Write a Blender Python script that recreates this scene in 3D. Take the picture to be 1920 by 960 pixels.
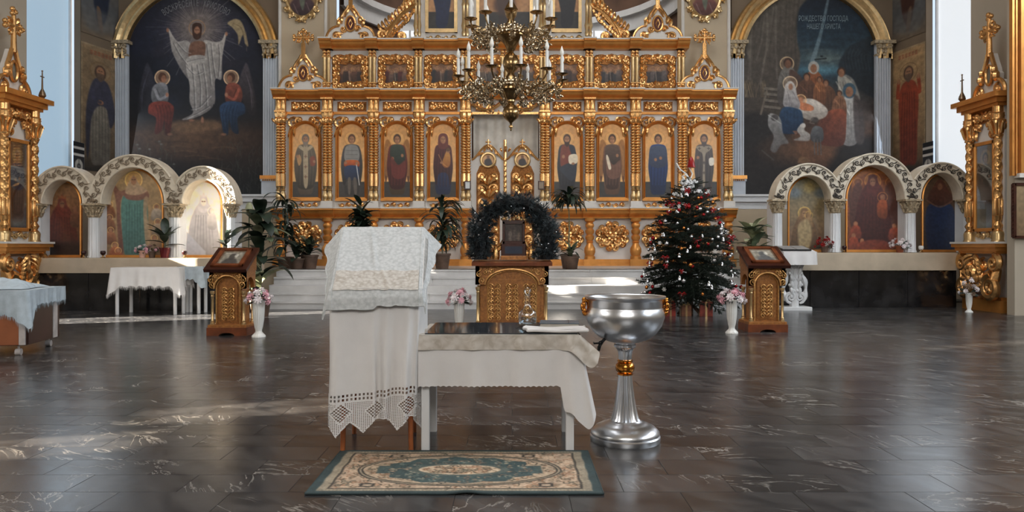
import bpy, bmesh, math, random
import numpy as np
from mathutils import Matrix, Vector, noise as mnoise
for _o in list(bpy.data.objects): bpy.data.objects.remove(_o)
SC = bpy.context.scene; COL = SC.collection
PI = math.pi; R = math.radians
random.seed(7); np.random.seed(7)
# ---------------------------------------------------------------- camera
F = 1400.0; CH = 1.315; HY = 462.0            # focal length in px, eye height, horizon row
cam = bpy.data.cameras.new('camera'); co = bpy.data.objects.new('camera', cam); COL.objects.link(co)
cam.sensor_width = 36; cam.lens = F/1920*36; cam.shift_y = -18/1920; cam.clip_end = 200; cam.clip_start = .05
co.location = (0, 0, CH); co.rotation_euler = (PI/2, 0, 0); SC.camera = co
SC.view_settings.view_transform = 'Standard'; SC.view_settings.look = 'None'
SC.view_settings.gamma = 1; SC.view_settings.use_curve_mapping = False
SC.view_settings.exposure = 0.0
# ---------------------------------------------------------------- world, sun, window light, added fill
w = bpy.data.worlds.new('sky'); SC.world = w; w.use_nodes = True
bg = w.node_tree.nodes['Background']; bg.inputs[0].default_value = (.62, .76, 1, 1); bg.inputs[1].default_value = 1.2
SUN_D = Vector((.93, .35, -.355)).normalized()
s = bpy.data.lights.new('sun', 'SUN'); s.energy = 80.0; s.angle = R(.6); s.color = (1, .93, .82)
so = bpy.data.objects.new('sun', s); COL.objects.link(so); so.rotation_euler = SUN_D.to_track_quat('-Z', 'Y').to_euler(); so.location = (-20, -5, 12)
def area(name, loc, to, sx, sy, power, col):
    l = bpy.data.lights.new(name, 'AREA'); l.shape = 'RECTANGLE'; l.size = sx; l.size_y = sy; l.energy = power; l.color = col
    o = bpy.data.objects.new(name, l); COL.objects.link(o); o.location = loc
    o.rotation_euler = (Vector(to)-Vector(loc)).to_track_quat('-Z', 'Z').to_euler(); return o
COOL = (.80, .90, 1.0); NEUT = (1, .97, .93)
area('light_nave_window_right', (10.9, 9.0, 6.5), (0, 10.5, 3), 2.2, 7.5, 750, COOL)
area('light_nave_window_right', (10.9, 2.5, 6.5), (0, 6, 2), 2.2, 7.5, 450, COOL)
area('light_nave_window_left', (-10.7, 3.4, 6.5), (0, 8, 2.5), 2.2, 7.5, 380, NEUT)
area('fill_light_west', (0, -8.6, 7.5), (0, 14, 2.5), 6, 6, 1150, NEUT)  # added frontal fill; the back wall holds no window
area('light_dome_drum', (0, 8.5, 14.4), (0, 8.5, 0), 7, 7, 900, (.95, .97, 1))
area('light_bay_window_right', (10.75, 18.6, 4.8), (0, 16, 3), 1.6, 6.5, 70, COOL)
area('light_bay_window_left', (-11.1, 18.5, 4.8), (0, 16, 3), 1.6, 6.5, 60, COOL)
# ---------------------------------------------------------------- helpers
def wx(px, Y): return (px-960)*Y/F
def wz(py, Y): return CH-(py-HY)*Y/F
def P(px, py, Y): return Vector((wx(px, Y), Y, wz(py, Y)))
def lin(c):
    c = c/255.0
    return c/12.92 if c <= .04045 else ((c+.055)/1.055)**2.4
def L(r, g, b): return (lin(r), lin(g), lin(b), 1)
ROOTM = {}
class MB:
    def __init__(s): s.v = []; s.f = []
    def add(s, vs, fs):
        n = len(s.v); s.v += [tuple(p) for p in vs]; s.f += [tuple(i+n for i in f) for f in fs]; return s
    def box(s, x0, x1, y0, y1, z0, z1):
        return s.add([(x0,y0,z0),(x1,y0,z0),(x1,y1,z0),(x0,y1,z0),(x0,y0,z1),(x1,y0,z1),(x1,y1,z1),(x0,y1,z1)],
                     [(0,3,2,1),(4,5,6,7),(0,1,5,4),(1,2,6,5),(2,3,7,6),(3,0,4,7)])
    def bbox(s, x0, x1, y0, y1, z0, z1, b):      # box with chamfered vertical + top edges
        q = lambda x0,x1,y0,y1,b: [(x0+b,y0),(x1-b,y0),(x1,y0+b),(x1,y1-b),(x1-b,y1),(x0+b,y1),(x0,y1-b),(x0,y0+b)]
        vs = [(x,y,z0) for x,y in q(x0,x1,y0,y1,b)]+[(x,y,z1-b) for x,y in q(x0,x1,y0,y1,b)]+[(x,y,z1) for x,y in q(x0+b,x1-b,y0+b,y1-b,b*.4)]
        fs = [tuple(range(7,-1,-1)), tuple(range(16,24))]
        for k in (0, 8):
            for i in range(8): j = (i+1)%8; fs.append((k+i,k+j,k+8+j,k+8+i))
        return s.add(vs, fs)
    def lathe(s, prof, n=20, o=(0,0,0), flute=0, fd=.1, twist=0):
        vs = []; fs = []; m = len(prof); z0 = prof[0][1]
        for r, z in prof:
            for i in range(n):
                a = 2*PI*i/n
                rr = r*(1-fd*(.5+.5*math.cos(flute*(a)+twist*(z-z0)))) if flute else r
                vs.append((o[0]+rr*math.cos(a), o[1]+rr*math.sin(a), o[2]+z))
        for k in range(m-1):
            for i in range(n):
                j = (i+1)%n; fs.append((k*n+i,k*n+j,(k+1)*n+j,(k+1)*n+i))
        fs.append(tuple(range(n-1,-1,-1))); fs.append(tuple((m-1)*n+i for i in range(n)))
        return s.add(vs, fs)
    def tube(s, pts, r, n=6, cap=True):
        pts = [Vector(p) for p in pts]; m = len(pts); vs = []; fs = []; up = None
        for k, p in enumerate(pts):
            t = (pts[min(k+1,m-1)]-pts[max(k-1,0)])
            t = t.normalized() if t.length > 1e-9 else Vector((0,0,1))
            if up is None: up = t.orthogonal().normalized()
            up = (up-t*up.dot(t)); up = up.normalized() if up.length > 1e-6 else t.orthogonal().normalized()
            b = t.cross(up); rr = r[k] if hasattr(r, '__len__') else r
            for i in range(n):
                a = 2*PI*i/n; vs.append(p+up*(rr*math.cos(a))+b*(rr*math.sin(a)))
        for k in range(m-1):
            for i in range(n):
                j = (i+1)%n; fs.append((k*n+i,k*n+j,(k+1)*n+j,(k+1)*n+i))
        if cap: fs.append(tuple(range(n-1,-1,-1))); fs.append(tuple((m-1)*n+i for i in range(n)))
        return s.add(vs, fs)
    def ball(s, c, r, n=10, m=6, sc=(1,1,1)):
        vs = [(c[0],c[1],c[2]-r*sc[2])]; fs = []
        for k in range(1, m):
            t = -PI/2+PI*k/m
            for i in range(n):
                a = 2*PI*i/n; vs.append((c[0]+r*sc[0]*math.cos(t)*math.cos(a), c[1]+r*sc[1]*math.cos(t)*math.sin(a), c[2]+r*sc[2]*math.sin(t)))
        vs.append((c[0],c[1],c[2]+r*sc[2])); e = len(vs)-1
        for i in range(n):
            j = (i+1)%n; fs.append((0,1+j,1+i)); fs.append((e,e-n+i,e-n+j))
        for k in range(m-2):
            for i in range(n):
                j = (i+1)%n; fs.append((1+k*n+i,1+k*n+j,1+(k+1)*n+j,1+(k+1)*n+i))
        return s.add(vs, fs)
    def prism(s, poly, T, d0, d1):               # poly in (a,b); T(a,b,d) -> world, d towards the viewer
        n = len(poly); vs = [T(a,b,d1) for a,b in poly]+[T(a,b,d0) for a,b in poly]
        fs = [tuple(range(n)), tuple(range(2*n-1,n-1,-1))]
        for i in range(n): j = (i+1)%n; fs.append((i,i+n,j+n,j))
        return s.add(vs, fs)
    def strip(s, A, B, T, d0, d1, closed=False): # band between two outlines A (outer) and B (inner)
        n = len(A); vs = []
        for a, b in zip(A, B): vs += [T(a[0],a[1],d1), T(b[0],b[1],d1), T(b[0],b[1],d0), T(a[0],a[1],d0)]
        fs = []
        for i in range(n if closed else n-1):
            j = (i+1)%n
            for q in range(4): r_ = (q+1)%4; fs.append((i*4+q,i*4+r_,j*4+r_,j*4+q))
        if not closed: fs += [(0,3,2,1), ((n-1)*4,(n-1)*4+1,(n-1)*4+2,(n-1)*4+3)]
        return s.add(vs, fs)
    def sweep(s, A, N, prof, T, closed=False):   # moulding: outline A (a,b), outward normals N, profile [(offset,d)]
        m = len(prof); n = len(A); vs = []; fs = []
        for (a,b),(na,nb) in zip(A,N):
            for o,d in prof: vs.append(T(a+na*o, b+nb*o, d))
        for i in range(n if closed else n-1):
            j = (i+1)%n
            for k in range(m-1): fs.append((i*m+k,i*m+k+1,j*m+k+1,j*m+k))
        return s.add(vs, fs)
    def quadgrid(s, fn, nu, nv, skip=None):
        vs = [fn(i/nu, j/nv) for j in range(nv+1) for i in range(nu+1)]
        fs = [(j*(nu+1)+i, j*(nu+1)+i+1, (j+1)*(nu+1)+i+1, (j+1)*(nu+1)+i) for j in range(nv) for i in range(nu) if not (skip and skip(i,j))]
        return s.add(vs, fs)
    def join(s, o, M=None):
        return s.add([M @ Vector(p) for p in o.v] if M else o.v, o.f)
    def xf(s, M): s.v = [tuple(M @ Vector(p)) for p in s.v]; return s
    def mesh(s, name, mat, smooth=True, ang=40):
        me = bpy.data.meshes.new(name); me.from_pydata([tuple(p) for p in s.v], [], s.f)
        bm = bmesh.new(); bm.from_mesh(me); bmesh.ops.recalc_face_normals(bm, faces=bm.faces); bm.to_mesh(me); bm.free()
        if smooth:
            me.shade_smooth(); me.set_sharp_from_angle(angle=R(ang))
        if mat: me.materials.append(mat)
        return me
    def build(s, name, mat, parent=None, smooth=True, label=None, ang=40, kind=None):
        """mesh given in world space; hangs under parent (local space worked out)"""
        if parent is not None and parent.name in ROOTM:
            M = ROOTM[parent.name].inverted(); s.xf(M)
        o = bpy.data.objects.new(name, s.mesh(name, mat, smooth, ang)); COL.objects.link(o)
        if parent is not None:
            o.parent = parent
            if parent.name in ROOTM: ROOTM[o.name] = ROOTM[parent.name]
        if label: o['label'] = label
        if kind: o['kind'] = kind
        return o
def tag(o, label, cat, group=None, kind=None):
    if label: o['label'] = label
    if cat: o['category'] = cat
    if group: o['group'] = group
    if kind: o['kind'] = kind
    return o
def thing(name, label, cat, loc=(0,0,0), rz=0, group=None):
    o = bpy.data.objects.new(name, None); COL.objects.link(o); o.empty_display_size = .1
    o.location = loc; o.rotation_euler = (0,0,rz)
    ROOTM[o.name] = Matrix.Translation(loc) @ Matrix.Rotation(rz, 4, 'Z')
    return tag(o, label, cat, group)
def struct(name, mb, mat, parent=None, smooth=False):
    o = mb.build(name, mat, parent, smooth)
    if parent is None: o['kind'] = 'structure'
    return o
def part_copy(o, parent, loc=(0,0,0), rot=(0,0,0), sc=(1,1,1)):
    c = o.copy(); COL.objects.link(c); c.parent = parent; c.location = loc; c.rotation_euler = rot; c.scale = sc
    return c
KIDS = {}
def copy_tree(o, loc, rz=None, label=None, sc=None):
    def rec(o, par):
        c = o.copy(); COL.objects.link(c)
        if par is not None: c.parent = par
        for ch in list(o.children): rec(ch, c)
        return c
    c = rec(o, None); c.location = loc
    if rz is not None: c.rotation_euler = (0,0,rz)
    if sc: c.scale = (sc,sc,sc)
    if label: c['label'] = label
    return c
def leaf_obj(name, me, parent, M):
    o = bpy.data.objects.new(name, me); COL.objects.link(o); o.parent = parent; o.matrix_local = M; return o
# ---------------------------------------------------------------- materials
MATS = {}
def nmat(name):
    m = bpy.data.materials.new(name); m.use_nodes = True; nt = m.node_tree
    return m, nt, nt.nodes['Principled BSDF'], nt.nodes, nt.links
def pbr(name, col, rough=.5, metal=0, var=.12, vscale=8, bump=0, bscale=40, col2=None, spec=None, coat=0, **kw):
    if name in MATS: return MATS[name]
    m, nt, b, N, K = nmat(name)
    tc = N.new('ShaderNodeTexCoord')
    nz = N.new('ShaderNodeTexNoise'); nz.inputs['Scale'].default_value = vscale; nz.inputs['Detail'].default_value = 4
    K.new(tc.outputs['Object'], nz.inputs['Vector'])
    cr = N.new('ShaderNodeValToRGB'); c = list(col)
    lo = [x*(1-var*1.6) for x in c[:3]]+[1]; hi = [min(1, x*(1+var)) for x in c[:3]]+[1]
    if col2: lo = c; hi = list(col2)
    cr.color_ramp.elements[0].color = lo; cr.color_ramp.elements[1].color = hi
    cr.color_ramp.elements[0].position = .3; cr.color_ramp.elements[1].position = .7
    K.new(nz.outputs['Fac'], cr.inputs['Fac']); K.new(cr.outputs['Color'], b.inputs['Base Color'])
    b.inputs['Roughness'].default_value = rough; b.inputs['Metallic'].default_value = metal
    if spec is not None: b.inputs['Specular IOR Level'].default_value = spec
    if coat: b.inputs['Coat Weight'].default_value = coat; b.inputs['Coat Roughness'].default_value = .12
    if bump:
        n2 = N.new('ShaderNodeTexNoise'); n2.inputs['Scale'].default_value = bscale; n2.inputs['Detail'].default_value = 3
        K.new(tc.outputs['Object'], n2.inputs['Vector'])
        bp = N.new('ShaderNodeBump'); bp.inputs['Strength'].default_value = bump; bp.inputs['Distance'].default_value = .02
        K.new(n2.outputs['Fac'], bp.inputs['Height']); K.new(bp.outputs['Normal'], b.inputs['Normal'])
    for k, v in kw.items(): b.inputs[k.replace('_', ' ')].default_value = v
    MATS[name] = m; return m
GOLD = pbr('gold_leaf', L(226,174,112), .27, .88, .12, 6, .12, 60)
GOLDC = pbr('gold_cornice', L(214,146,74), .36, .6, .1, 5, .05, 40)
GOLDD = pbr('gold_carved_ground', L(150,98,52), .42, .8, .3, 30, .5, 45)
GOLDP = pbr('gold_pale', L(212,180,130), .28, .8, .12, 10, .1, 60)
IVORY = pbr('ivory_paint', L(214,208,200), .5, 0, .05, 3)
CREAM = pbr('cream_plaster', L(190,172,146), .8, 0, .06, 1.5)
TAUPE = pbr('taupe_plaster', L(120,104,86), .85, 0, .08, 1.2)
WALLB = pbr('beige_wall', L(178,166,148), .8, 0, .06, 1)
WHITEP = pbr('white_paint', L(214,214,214), .45, 0, .04, 4)
FLUTE = pbr('pilaster_white', L(196,202,210), .5, 0, .04, 4)
STUCCO = pbr('stucco_cream', L(214,202,182), .6, 0, .08, 8, .15, 30)
STUCCOD = pbr('stucco_relief', L(128,112,92), .6, 0, .2, 20)
CAPM = pbr('capital_bronze_cream', L(176,158,130), .5, .1, .35, 25, .4, 40)
MARBLEW = pbr('white_marble', L(200,198,196), .3, 0, .1, 2.5)
MARBLEB = pbr('beige_marble', L(188,172,150), .3, 0, .14, 2)
BLACKM = pbr('black_marble', L(34,33,34), .12, 0, .5, 3)
WOOD = pbr('red_brown_wood', L(112,58,30), .35, 0, .25, 9)
WOODD = pbr('dark_wood', L(62,30,20), .3, 0, .25, 9)
WOODL = pbr('gilded_oak', L(162,106,54), .4, .3, .25, 30, .15, 60)
WOODC = pbr('gilded_oak_carving', L(206,156,94), .3, .6, .2, 30, .15, 60)
CHAIRW = pbr('orange_wood_leg', L(150,84,44), .35, 0, .2, 12)
CLOTH = pbr('white_linen', L(218,215,213), .85, 0, .03, 6, .1, 200)
CLOTHB = pbr('grey_blue_cloth', L(176,188,196), .85, 0, .08, 12, .2, 120)
SILVER = pbr('silver_metal', L(224,226,230), .3, 1, .06, 5, .03, 30)
BRASS = pbr('chandelier_brass', L(172,140,96), .24, 1, .2, 10)
FILI = pbr('chandelier_filigree', L(188,170,142), .26, 1, .15, 20)
BLACK = pbr('black_iron', L(22,22,24), .4, .5, .2, 8)
CERAM = pbr('white_ceramic', L(226,224,218), .3, 0, .03, 5)
LEAFD = pbr('leaf_dark', L(38,52,40), .45, 0, .4, 6)
LEAFM = pbr('leaf_mid', L(100,112,88), .4, 0, .35, 5)
LEAFL = pbr('leaf_pale', L(158,160,126), .45, 0, .3, 5)  # pale tone stands in for sunlit leaves; also colours the arum head
NEEDLE = pbr('fir_needles', L(42,52,42), .5, 0, .45, 5)
NEEDLEB = pbr('garland_needles', L(50,58,60), .5, 0, .4, 9)
BARK = pbr('bark', L(84,62,46), .8, 0, .3, 20)
TERRA = pbr('brown_pot', L(96,74,60), .6, 0, .2, 8)
REDM = pbr('red_gloss', L(150,26,28), .2, 0, .15, 6)
REDB = pbr('red_bauble', L(150,22,26), .12, .6, .1, 6)
SILB = pbr('silver_bauble', L(220,220,222), .12, .9, .05, 6)
GOLB = pbr('gold_bauble', L(220,140,70), .15, .8, .05, 6)
PETALW = pbr('petal_white', L(236,226,226), .7, 0, .06, 20)
PETALP = pbr('petal_pink', L(226,172,182), .7, 0, .12, 20)
BULBM = pbr('frosted_bulb', L(240,236,226), .25, 0, .02, 20)
GREYF = pbr('grey_fabric', L(150,146,142), .85, 0, .15, 4)
CURTM = pbr('gate_curtain', L(214,206,194), .8, 0, .08, 5)
DARKIN = pbr('apse_plaster', L(92,68,54), .85, 0, .25, 1.2)
GREYB = pbr('grey_blue_wall', L(130,134,136), .85, 0, .12, 1.5)
def painted(name, rough=.6, coat=0, coat_rough=.15):
    m, nt, b, N, K = nmat(name)
    a = N.new('ShaderNodeVertexColor'); a.layer_name = 'Col'
    K.new(a.outputs['Color'], b.inputs['Base Color']); b.inputs['Roughness'].default_value = rough
    if coat: b.inputs['Coat Weight'].default_value = coat; b.inputs['Coat Roughness'].default_value = coat_rough
    MATS[name] = m; return m
PAINT = painted('painted_surface', .7)
PAINTG = painted('painted_glazed', .5, .2, .2)
def emit(name, col, st):
    m, nt, b, N, K = nmat(name)
    b.inputs['Base Color'].default_value = (*col[:3], 1); b.inputs['Emission Color'].default_value = (*col[:3], 1)
    b.inputs['Emission Strength'].default_value = st; b.inputs['Roughness'].default_value = .3; return m
def glassmat(name, tint=(1,1,1), dens=.08):
    m = bpy.data.materials.new(name); m.use_nodes = True; nt = m.node_tree; N = nt.nodes; K = nt.links
    N.remove(N['Principled BSDF']); out = N['Material Output']
    t = N.new('ShaderNodeBsdfTransparent'); t.inputs[0].default_value = (*tint, 1)
    g = N.new('ShaderNodeBsdfGlossy'); g.inputs['Roughness'].default_value = .03
    fr = N.new('ShaderNodeLayerWeight'); fr.inputs['Blend'].default_value = .25
    ma = N.new('ShaderNodeMath'); ma.operation = 'ADD'; ma.inputs[1].default_value = dens
    K.new(fr.outputs['Facing'], ma.inputs[0]); mp = N.new('ShaderNodeMath'); mp.operation = 'MULTIPLY'; mp.inputs[1].default_value = .6; mp.use_clamp = True
    K.new(ma.outputs[0], mp.inputs[0]); mx = N.new('ShaderNodeMixShader'); K.new(mp.outputs[0], mx.inputs[0])
    K.new(t.outputs[0], mx.inputs[1]); K.new(g.outputs[0], mx.inputs[2]); K.new(mx.outputs[0], out.inputs[0]); return m
GLASS = glassmat('clear_glass', (.93,.96,.97), .1)
WINL = emit('window_pane_left', L(168,194,214), .6)
WINR = emit('window_pane_right', L(226,232,238), .82)
def marble_tile():
    m, nt, b, N, K = nmat('floor_marble')
    geo = N.new('ShaderNodeNewGeometry'); sep = N.new('ShaderNodeSeparateXYZ'); K.new(geo.outputs['Position'], sep.inputs[0])
    def M_(op, a, bb=None):
        n = N.new('ShaderNodeMath'); n.operation = op
        for i, v in enumerate((a, bb)):
            if v is None: continue
            if isinstance(v, (int, float)): n.inputs[i].default_value = v
            else: K.new(v, n.inputs[i])
        return n.outputs[0]
    row = M_('FLOOR', M_('DIVIDE', M_('ADD', sep.outputs['Y'], 20.0), TH))
    off = M_('MULTIPLY', M_('MODULO', row, 2.0), TW/2)
    colm = M_('FLOOR', M_('DIVIDE', M_('ADD', M_('ADD', sep.outputs['X'], 60.0), off), TW))
    cv = N.new('ShaderNodeCombineXYZ'); K.new(colm, cv.inputs[0]); K.new(row, cv.inputs[1])
    wn = N.new('ShaderNodeTexWhiteNoise'); wn.noise_dimensions = '2D'; K.new(cv.outputs[0], wn.inputs['Vector'])
    sc = N.new('ShaderNodeVectorMath'); sc.operation = 'MULTIPLY_ADD'; K.new(wn.outputs['Color'], sc.inputs[0]); sc.inputs[1].default_value = (37,53,0); K.new(geo.outputs['Position'], sc.inputs[2])
    rot = N.new('ShaderNodeVectorRotate'); rot.rotation_type = 'Z_AXIS'; K.new(sc.outputs[0], rot.inputs['Vector']); K.new(M_('MULTIPLY', wn.outputs['Value'], 1.3), rot.inputs['Angle'])
    mp = N.new('ShaderNodeMapping'); mp.inputs['Scale'].default_value = (1.0, 2.6, 1); K.new(rot.outputs[0], mp.inputs['Vector'])
    n1 = N.new('ShaderNodeTexNoise'); n1.inputs['Scale'].default_value = 1.7; n1.inputs['Detail'].default_value = 7; n1.inputs['Distortion'].default_value = 1.6; n1.inputs['Roughness'].default_value = .55
    K.new(mp.outputs[0], n1.inputs['Vector'])
    v = M_('ABSOLUTE', M_('SUBTRACT', n1.outputs['Fac'], .5))
    vr = N.new('ShaderNodeValToRGB'); vr.color_ramp.elements[0].position = 0; vr.color_ramp.elements[0].color = (1,1,1,1)
    vr.color_ramp.elements[1].position = .018; vr.color_ramp.elements[1].color = (0,0,0,1); K.new(v, vr.inputs['Fac'])
    n3 = N.new('ShaderNodeTexNoise'); n3.inputs['Scale'].default_value = 1.3; K.new(rot.outputs[0], n3.inputs['Vector'])
    mk = N.new('ShaderNodeValToRGB'); mk.color_ramp.elements[0].position = .47; mk.color_ramp.elements[1].position = .66; K.new(n3.outputs['Fac'], mk.inputs['Fac'])
    vein = M_('MULTIPLY', vr.outputs['Color'], mk.outputs['Color'])
    n2 = N.new('ShaderNodeTexNoise'); n2.inputs['Scale'].default_value = 2.2; n2.inputs['Detail'].default_value = 6; n2.inputs['Distortion'].default_value = .8; K.new(mp.outputs[0], n2.inputs['Vector'])
    base = N.new('ShaderNodeValToRGB'); e = base.color_ramp.elements
    e[0].position = .3; e[0].color = L(36,36,38); e[1].position = .75; e[1].color = L(72,71,71)
    K.new(n2.outputs['Fac'], base.inputs['Fac'])
    hs = N.new('ShaderNodeHueSaturation'); K.new(base.outputs['Color'], hs.inputs['Color']); K.new(M_('ADD', M_('MULTIPLY', wn.outputs['Value'], .7), .65), hs.inputs['Value'])
    mx = N.new('ShaderNodeMix'); mx.data_type = 'RGBA'; K.new(M_('MULTIPLY', vein, .75), mx.inputs['Factor']); K.new(hs.outputs['Color'], mx.inputs[6]); mx.inputs[7].default_value = L(176,170,162)
    K.new(mx.outputs[2], b.inputs['Base Color'])
    rr = N.new('ShaderNodeMapRange'); rr.inputs[3].default_value = .16; rr.inputs[4].default_value = .3; K.new(n2.outputs['Fac'], rr.inputs[0]); K.new(rr.outputs[0], b.inputs['Roughness'])
    b.inputs['Specular IOR Level'].default_value = .5
    nb = N.new('ShaderNodeTexNoise'); nb.inputs['Scale'].default_value = 5; K.new(geo.outputs['Position'], nb.inputs['Vector'])
    bp = N.new('ShaderNodeBump'); bp.inputs['Strength'].default_value = .06; bp.inputs['Distance'].default_value = .02; K.new(nb.outputs['Fac'], bp.inputs['Height']); K.new(bp.outputs['Normal'], b.inputs['Normal'])
    return m
TW, TH = .6, .3
FLOORM = marble_tile()
# ---------------------------------------------------------------- painter (flat pictures: colour per vertex of a fine grid)
def crom(pts, closed=True, k=8):
    pts = [np.array(p, float) for p in pts]; n = len(pts); out = []
    for i in range(n if closed else n-1):
        g = (lambda j: pts[j % n]) if closed else (lambda j: pts[max(0, min(n-1, j))])
        p0,p1,p2,p3 = g(i-1),g(i),g(i+1),g(i+2)
        for t in np.linspace(0,1,k,endpoint=False):
            out.append(.5*((2*p1)+(-p0+p2)*t+(2*p0-5*p1+4*p2-p3)*t*t+(-p0+3*p1-3*p2+p3)*t**3))
    if not closed: out.append(pts[-1])
    return np.array(out)
class Canvas:
    def __init__(s, x0, y0, x1, y1, step=1.0, col=(0,0,0)):
        s.nx = int(round((x1-x0)/step))+1; s.ny = int(round((y1-y0)/step))+1
        s.xs = np.linspace(x0,x1,s.nx); s.ys = np.linspace(y0,y1,s.ny); s.step = step
        s.X, s.Y = np.meshgrid(s.xs, s.ys); s.c = np.zeros((s.ny,s.nx,3)); s.c[:] = np.array(col)/255.
    def _bb(s, x0,y0,x1,y1):
        i0,i1 = np.searchsorted(s.xs,[x0,x1]); j0,j1 = np.searchsorted(s.ys,[y0,y1]); return slice(max(0,j0-1),j1+1), slice(max(0,i0-1),i1+1)
    def _mix(s, sl, a, col):
        s.c[sl] = s.c[sl]*(1-a[...,None])+(np.array(col)/255.)*a[...,None]
    def vgrad(s, stops):
        ys = [p[0] for p in stops]
        for k in range(3): s.c[...,k] = np.interp(s.Y, ys, [p[1][k]/255. for p in stops])
    def poly(s, pts, col, a=1, soft=1.0, smooth=True, col2=None, gd=(0,1)):
        p = crom(pts) if smooth else np.array(pts, float)
        m = soft+1; sl = s._bb(p[:,0].min()-m,p[:,1].min()-m,p[:,0].max()+m,p[:,1].max()+m); X=s.X[sl]; Y=s.Y[sl]
        if X.size == 0: return
        ins = np.zeros(X.shape,bool); d = np.full(X.shape,1e9); n = len(p)
        for i in range(n):
            ax,ay = p[i]; bx,by = p[(i+1)%n]
            if ay != by: ins ^= ((ay>Y)!=(by>Y)) & (X < (bx-ax)*(Y-ay)/(by-ay)+ax)
            dx,dy = bx-ax,by-ay; q = dx*dx+dy*dy+1e-9
            t = np.clip(((X-ax)*dx+(Y-ay)*dy)/q,0,1); d = np.minimum(d,(X-ax-t*dx)**2+(Y-ay-t*dy)**2)
        d = np.sqrt(d)*np.where(ins,1,-1); al = np.clip(.5+d/(2*soft),0,1)*a
        if col2 is not None:
            g = X*gd[0]+Y*gd[1]; g = np.clip((g-g[ins].min())/(np.ptp(g[ins])+1e-6),0,1)[...,None] if ins.any() else 0
            cc = np.array(col)/255.*(1-g)+np.array(col2)/255.*g; s.c[sl] = s.c[sl]*(1-al[...,None])+cc*al[...,None]
        else: s._mix(sl, al, col)
    def ell(s, cx, cy, rx, ry, col, a=1, soft=1.0, rot=0):
        m = max(rx,ry)+soft*2+1; sl = s._bb(cx-m,cy-m,cx+m,cy+m); X=s.X[sl]-cx; Y=s.Y[sl]-cy
        c_,s_ = math.cos(rot),math.sin(rot); u=(X*c_+Y*s_)/rx; v=(-X*s_+Y*c_)/ry
        d = (1-np.sqrt(u*u+v*v))*min(rx,ry); s._mix(sl, np.clip(.5+d/(2*soft),0,1)*a, col)
    def ring(s, cx, cy, r, w, col, a=1, soft=.7):
        m = r+w+soft*2; sl = s._bb(cx-m,cy-m,cx+m,cy+m); d = np.abs(np.hypot(s.X[sl]-cx,s.Y[sl]-cy)-r)
        s._mix(sl, np.clip(.5+(w/2-d)/(2*soft),0,1)*a, col)
    def glow(s, cx, cy, r, col, a=1, ex=1.5, ry=None):
        ry = ry or r; sl = s._bb(cx-r,cy-ry,cx+r,cy+ry)
        d = np.clip(1-np.hypot((s.X[sl]-cx)/r,(s.Y[sl]-cy)/ry),0,1)**ex; s._mix(sl, d*a, col)
    def line(s, pts, wd, col, a=1, soft=.7, smooth=True):
        p = crom(pts,False) if smooth and len(pts)>2 else np.array(pts,float)
        m = wd+soft*2; sl = s._bb(p[:,0].min()-m,p[:,1].min()-m,p[:,0].max()+m,p[:,1].max()+m); X=s.X[sl]; Y=s.Y[sl]
        if X.size == 0: return
        d = np.full(X.shape,1e9)
        for i in range(len(p)-1):
            ax,ay = p[i]; dx,dy = p[i+1]-p[i]; q = dx*dx+dy*dy+1e-9
            t = np.clip(((X-ax)*dx+(Y-ay)*dy)/q,0,1); d = np.minimum(d,(X-ax-t*dx)**2+(Y-ay-t*dy)**2)
        s._mix(sl, np.clip(.5+(wd/2-np.sqrt(d))/(2*soft),0,1)*a, col)
    def rect(s, x0,y0,x1,y1,col,a=1,soft=.6): s.poly([(x0,y0),(x1,y0),(x1,y1),(x0,y1)],col,a,soft,False)
    def grain(s, amp, cell):
        nx = max(2,int(np.ptp(s.xs)/cell)); ny = max(2,int(np.ptp(s.ys)/cell)); g = np.random.rand(ny+2,nx+2)
        u = np.linspace(0,nx,s.nx); v = np.linspace(0,ny,s.ny); i=u.astype(int); j=v.astype(int); fu=(u-i)[None,:,None]; fv=(v-j)[:,None,None]; g=g[...,None]
        a = g[j][:,i]*(1-fu)*(1-fv)+g[j][:,i+1]*fu*(1-fv)+g[j+1][:,i]*(1-fu)*fv+g[j+1][:,i+1]*fu*fv
        s.c = np.clip(s.c*(1+amp*(a-.5)*2),0,1)
    def mesh(s, name, mat, T, mask=None, gain=1.0):
        nx,ny = s.nx,s.ny
        vs = [T(x,y) for y in s.ys for x in s.xs]
        I = np.arange(nx*ny).reshape(ny,nx)
        F4 = np.stack([I[:-1,:-1],I[1:,:-1],I[1:,1:],I[:-1,1:]],-1)
        if mask is not None:
            mx = (s.X[:-1,:-1]+s.step/2); my = (s.Y[:-1,:-1]+s.step/2); F4 = F4[mask(mx,my)]
        F4 = F4.reshape(-1,4); used,F4 = np.unique(F4,return_inverse=True); F4 = F4.reshape(-1,4); vs = [vs[i] for i in used]
        me = bpy.data.meshes.new(name); me.from_pydata(vs,[],F4.tolist())
        c = s.c.reshape(-1,3)[used]; c = np.where(c<=.04045,c/12.92,((c+.055)/1.055)**2.4)*gain
        at = me.color_attributes.new('Col','FLOAT_COLOR','POINT'); buf = np.ones((len(used),4),np.float32); buf[:,:3] = np.clip(c,0,1)
        at.data.foreach_set('color', buf.ravel()); me.shade_smooth(); me.materials.append(mat); return me
def place(name, me, parent=None, label=None):
    if parent is not None and parent.name in ROOTM: me.transform(ROOTM[parent.name].inverted())
    o = bpy.data.objects.new(name, me); COL.objects.link(o)
    if parent is not None: o.parent = parent; ROOTM[o.name] = ROOTM.get(parent.name, Matrix())
    if label: o['label'] = label
    return o
# ================================================================ the building
YI = 20.5                                        # plane of the icon screen
SI = YI/F
def wall(name, boxes, mat):
    mb = MB()
    for b in boxes: mb.box(*b)
    return struct(name, mb, mat)
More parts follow.
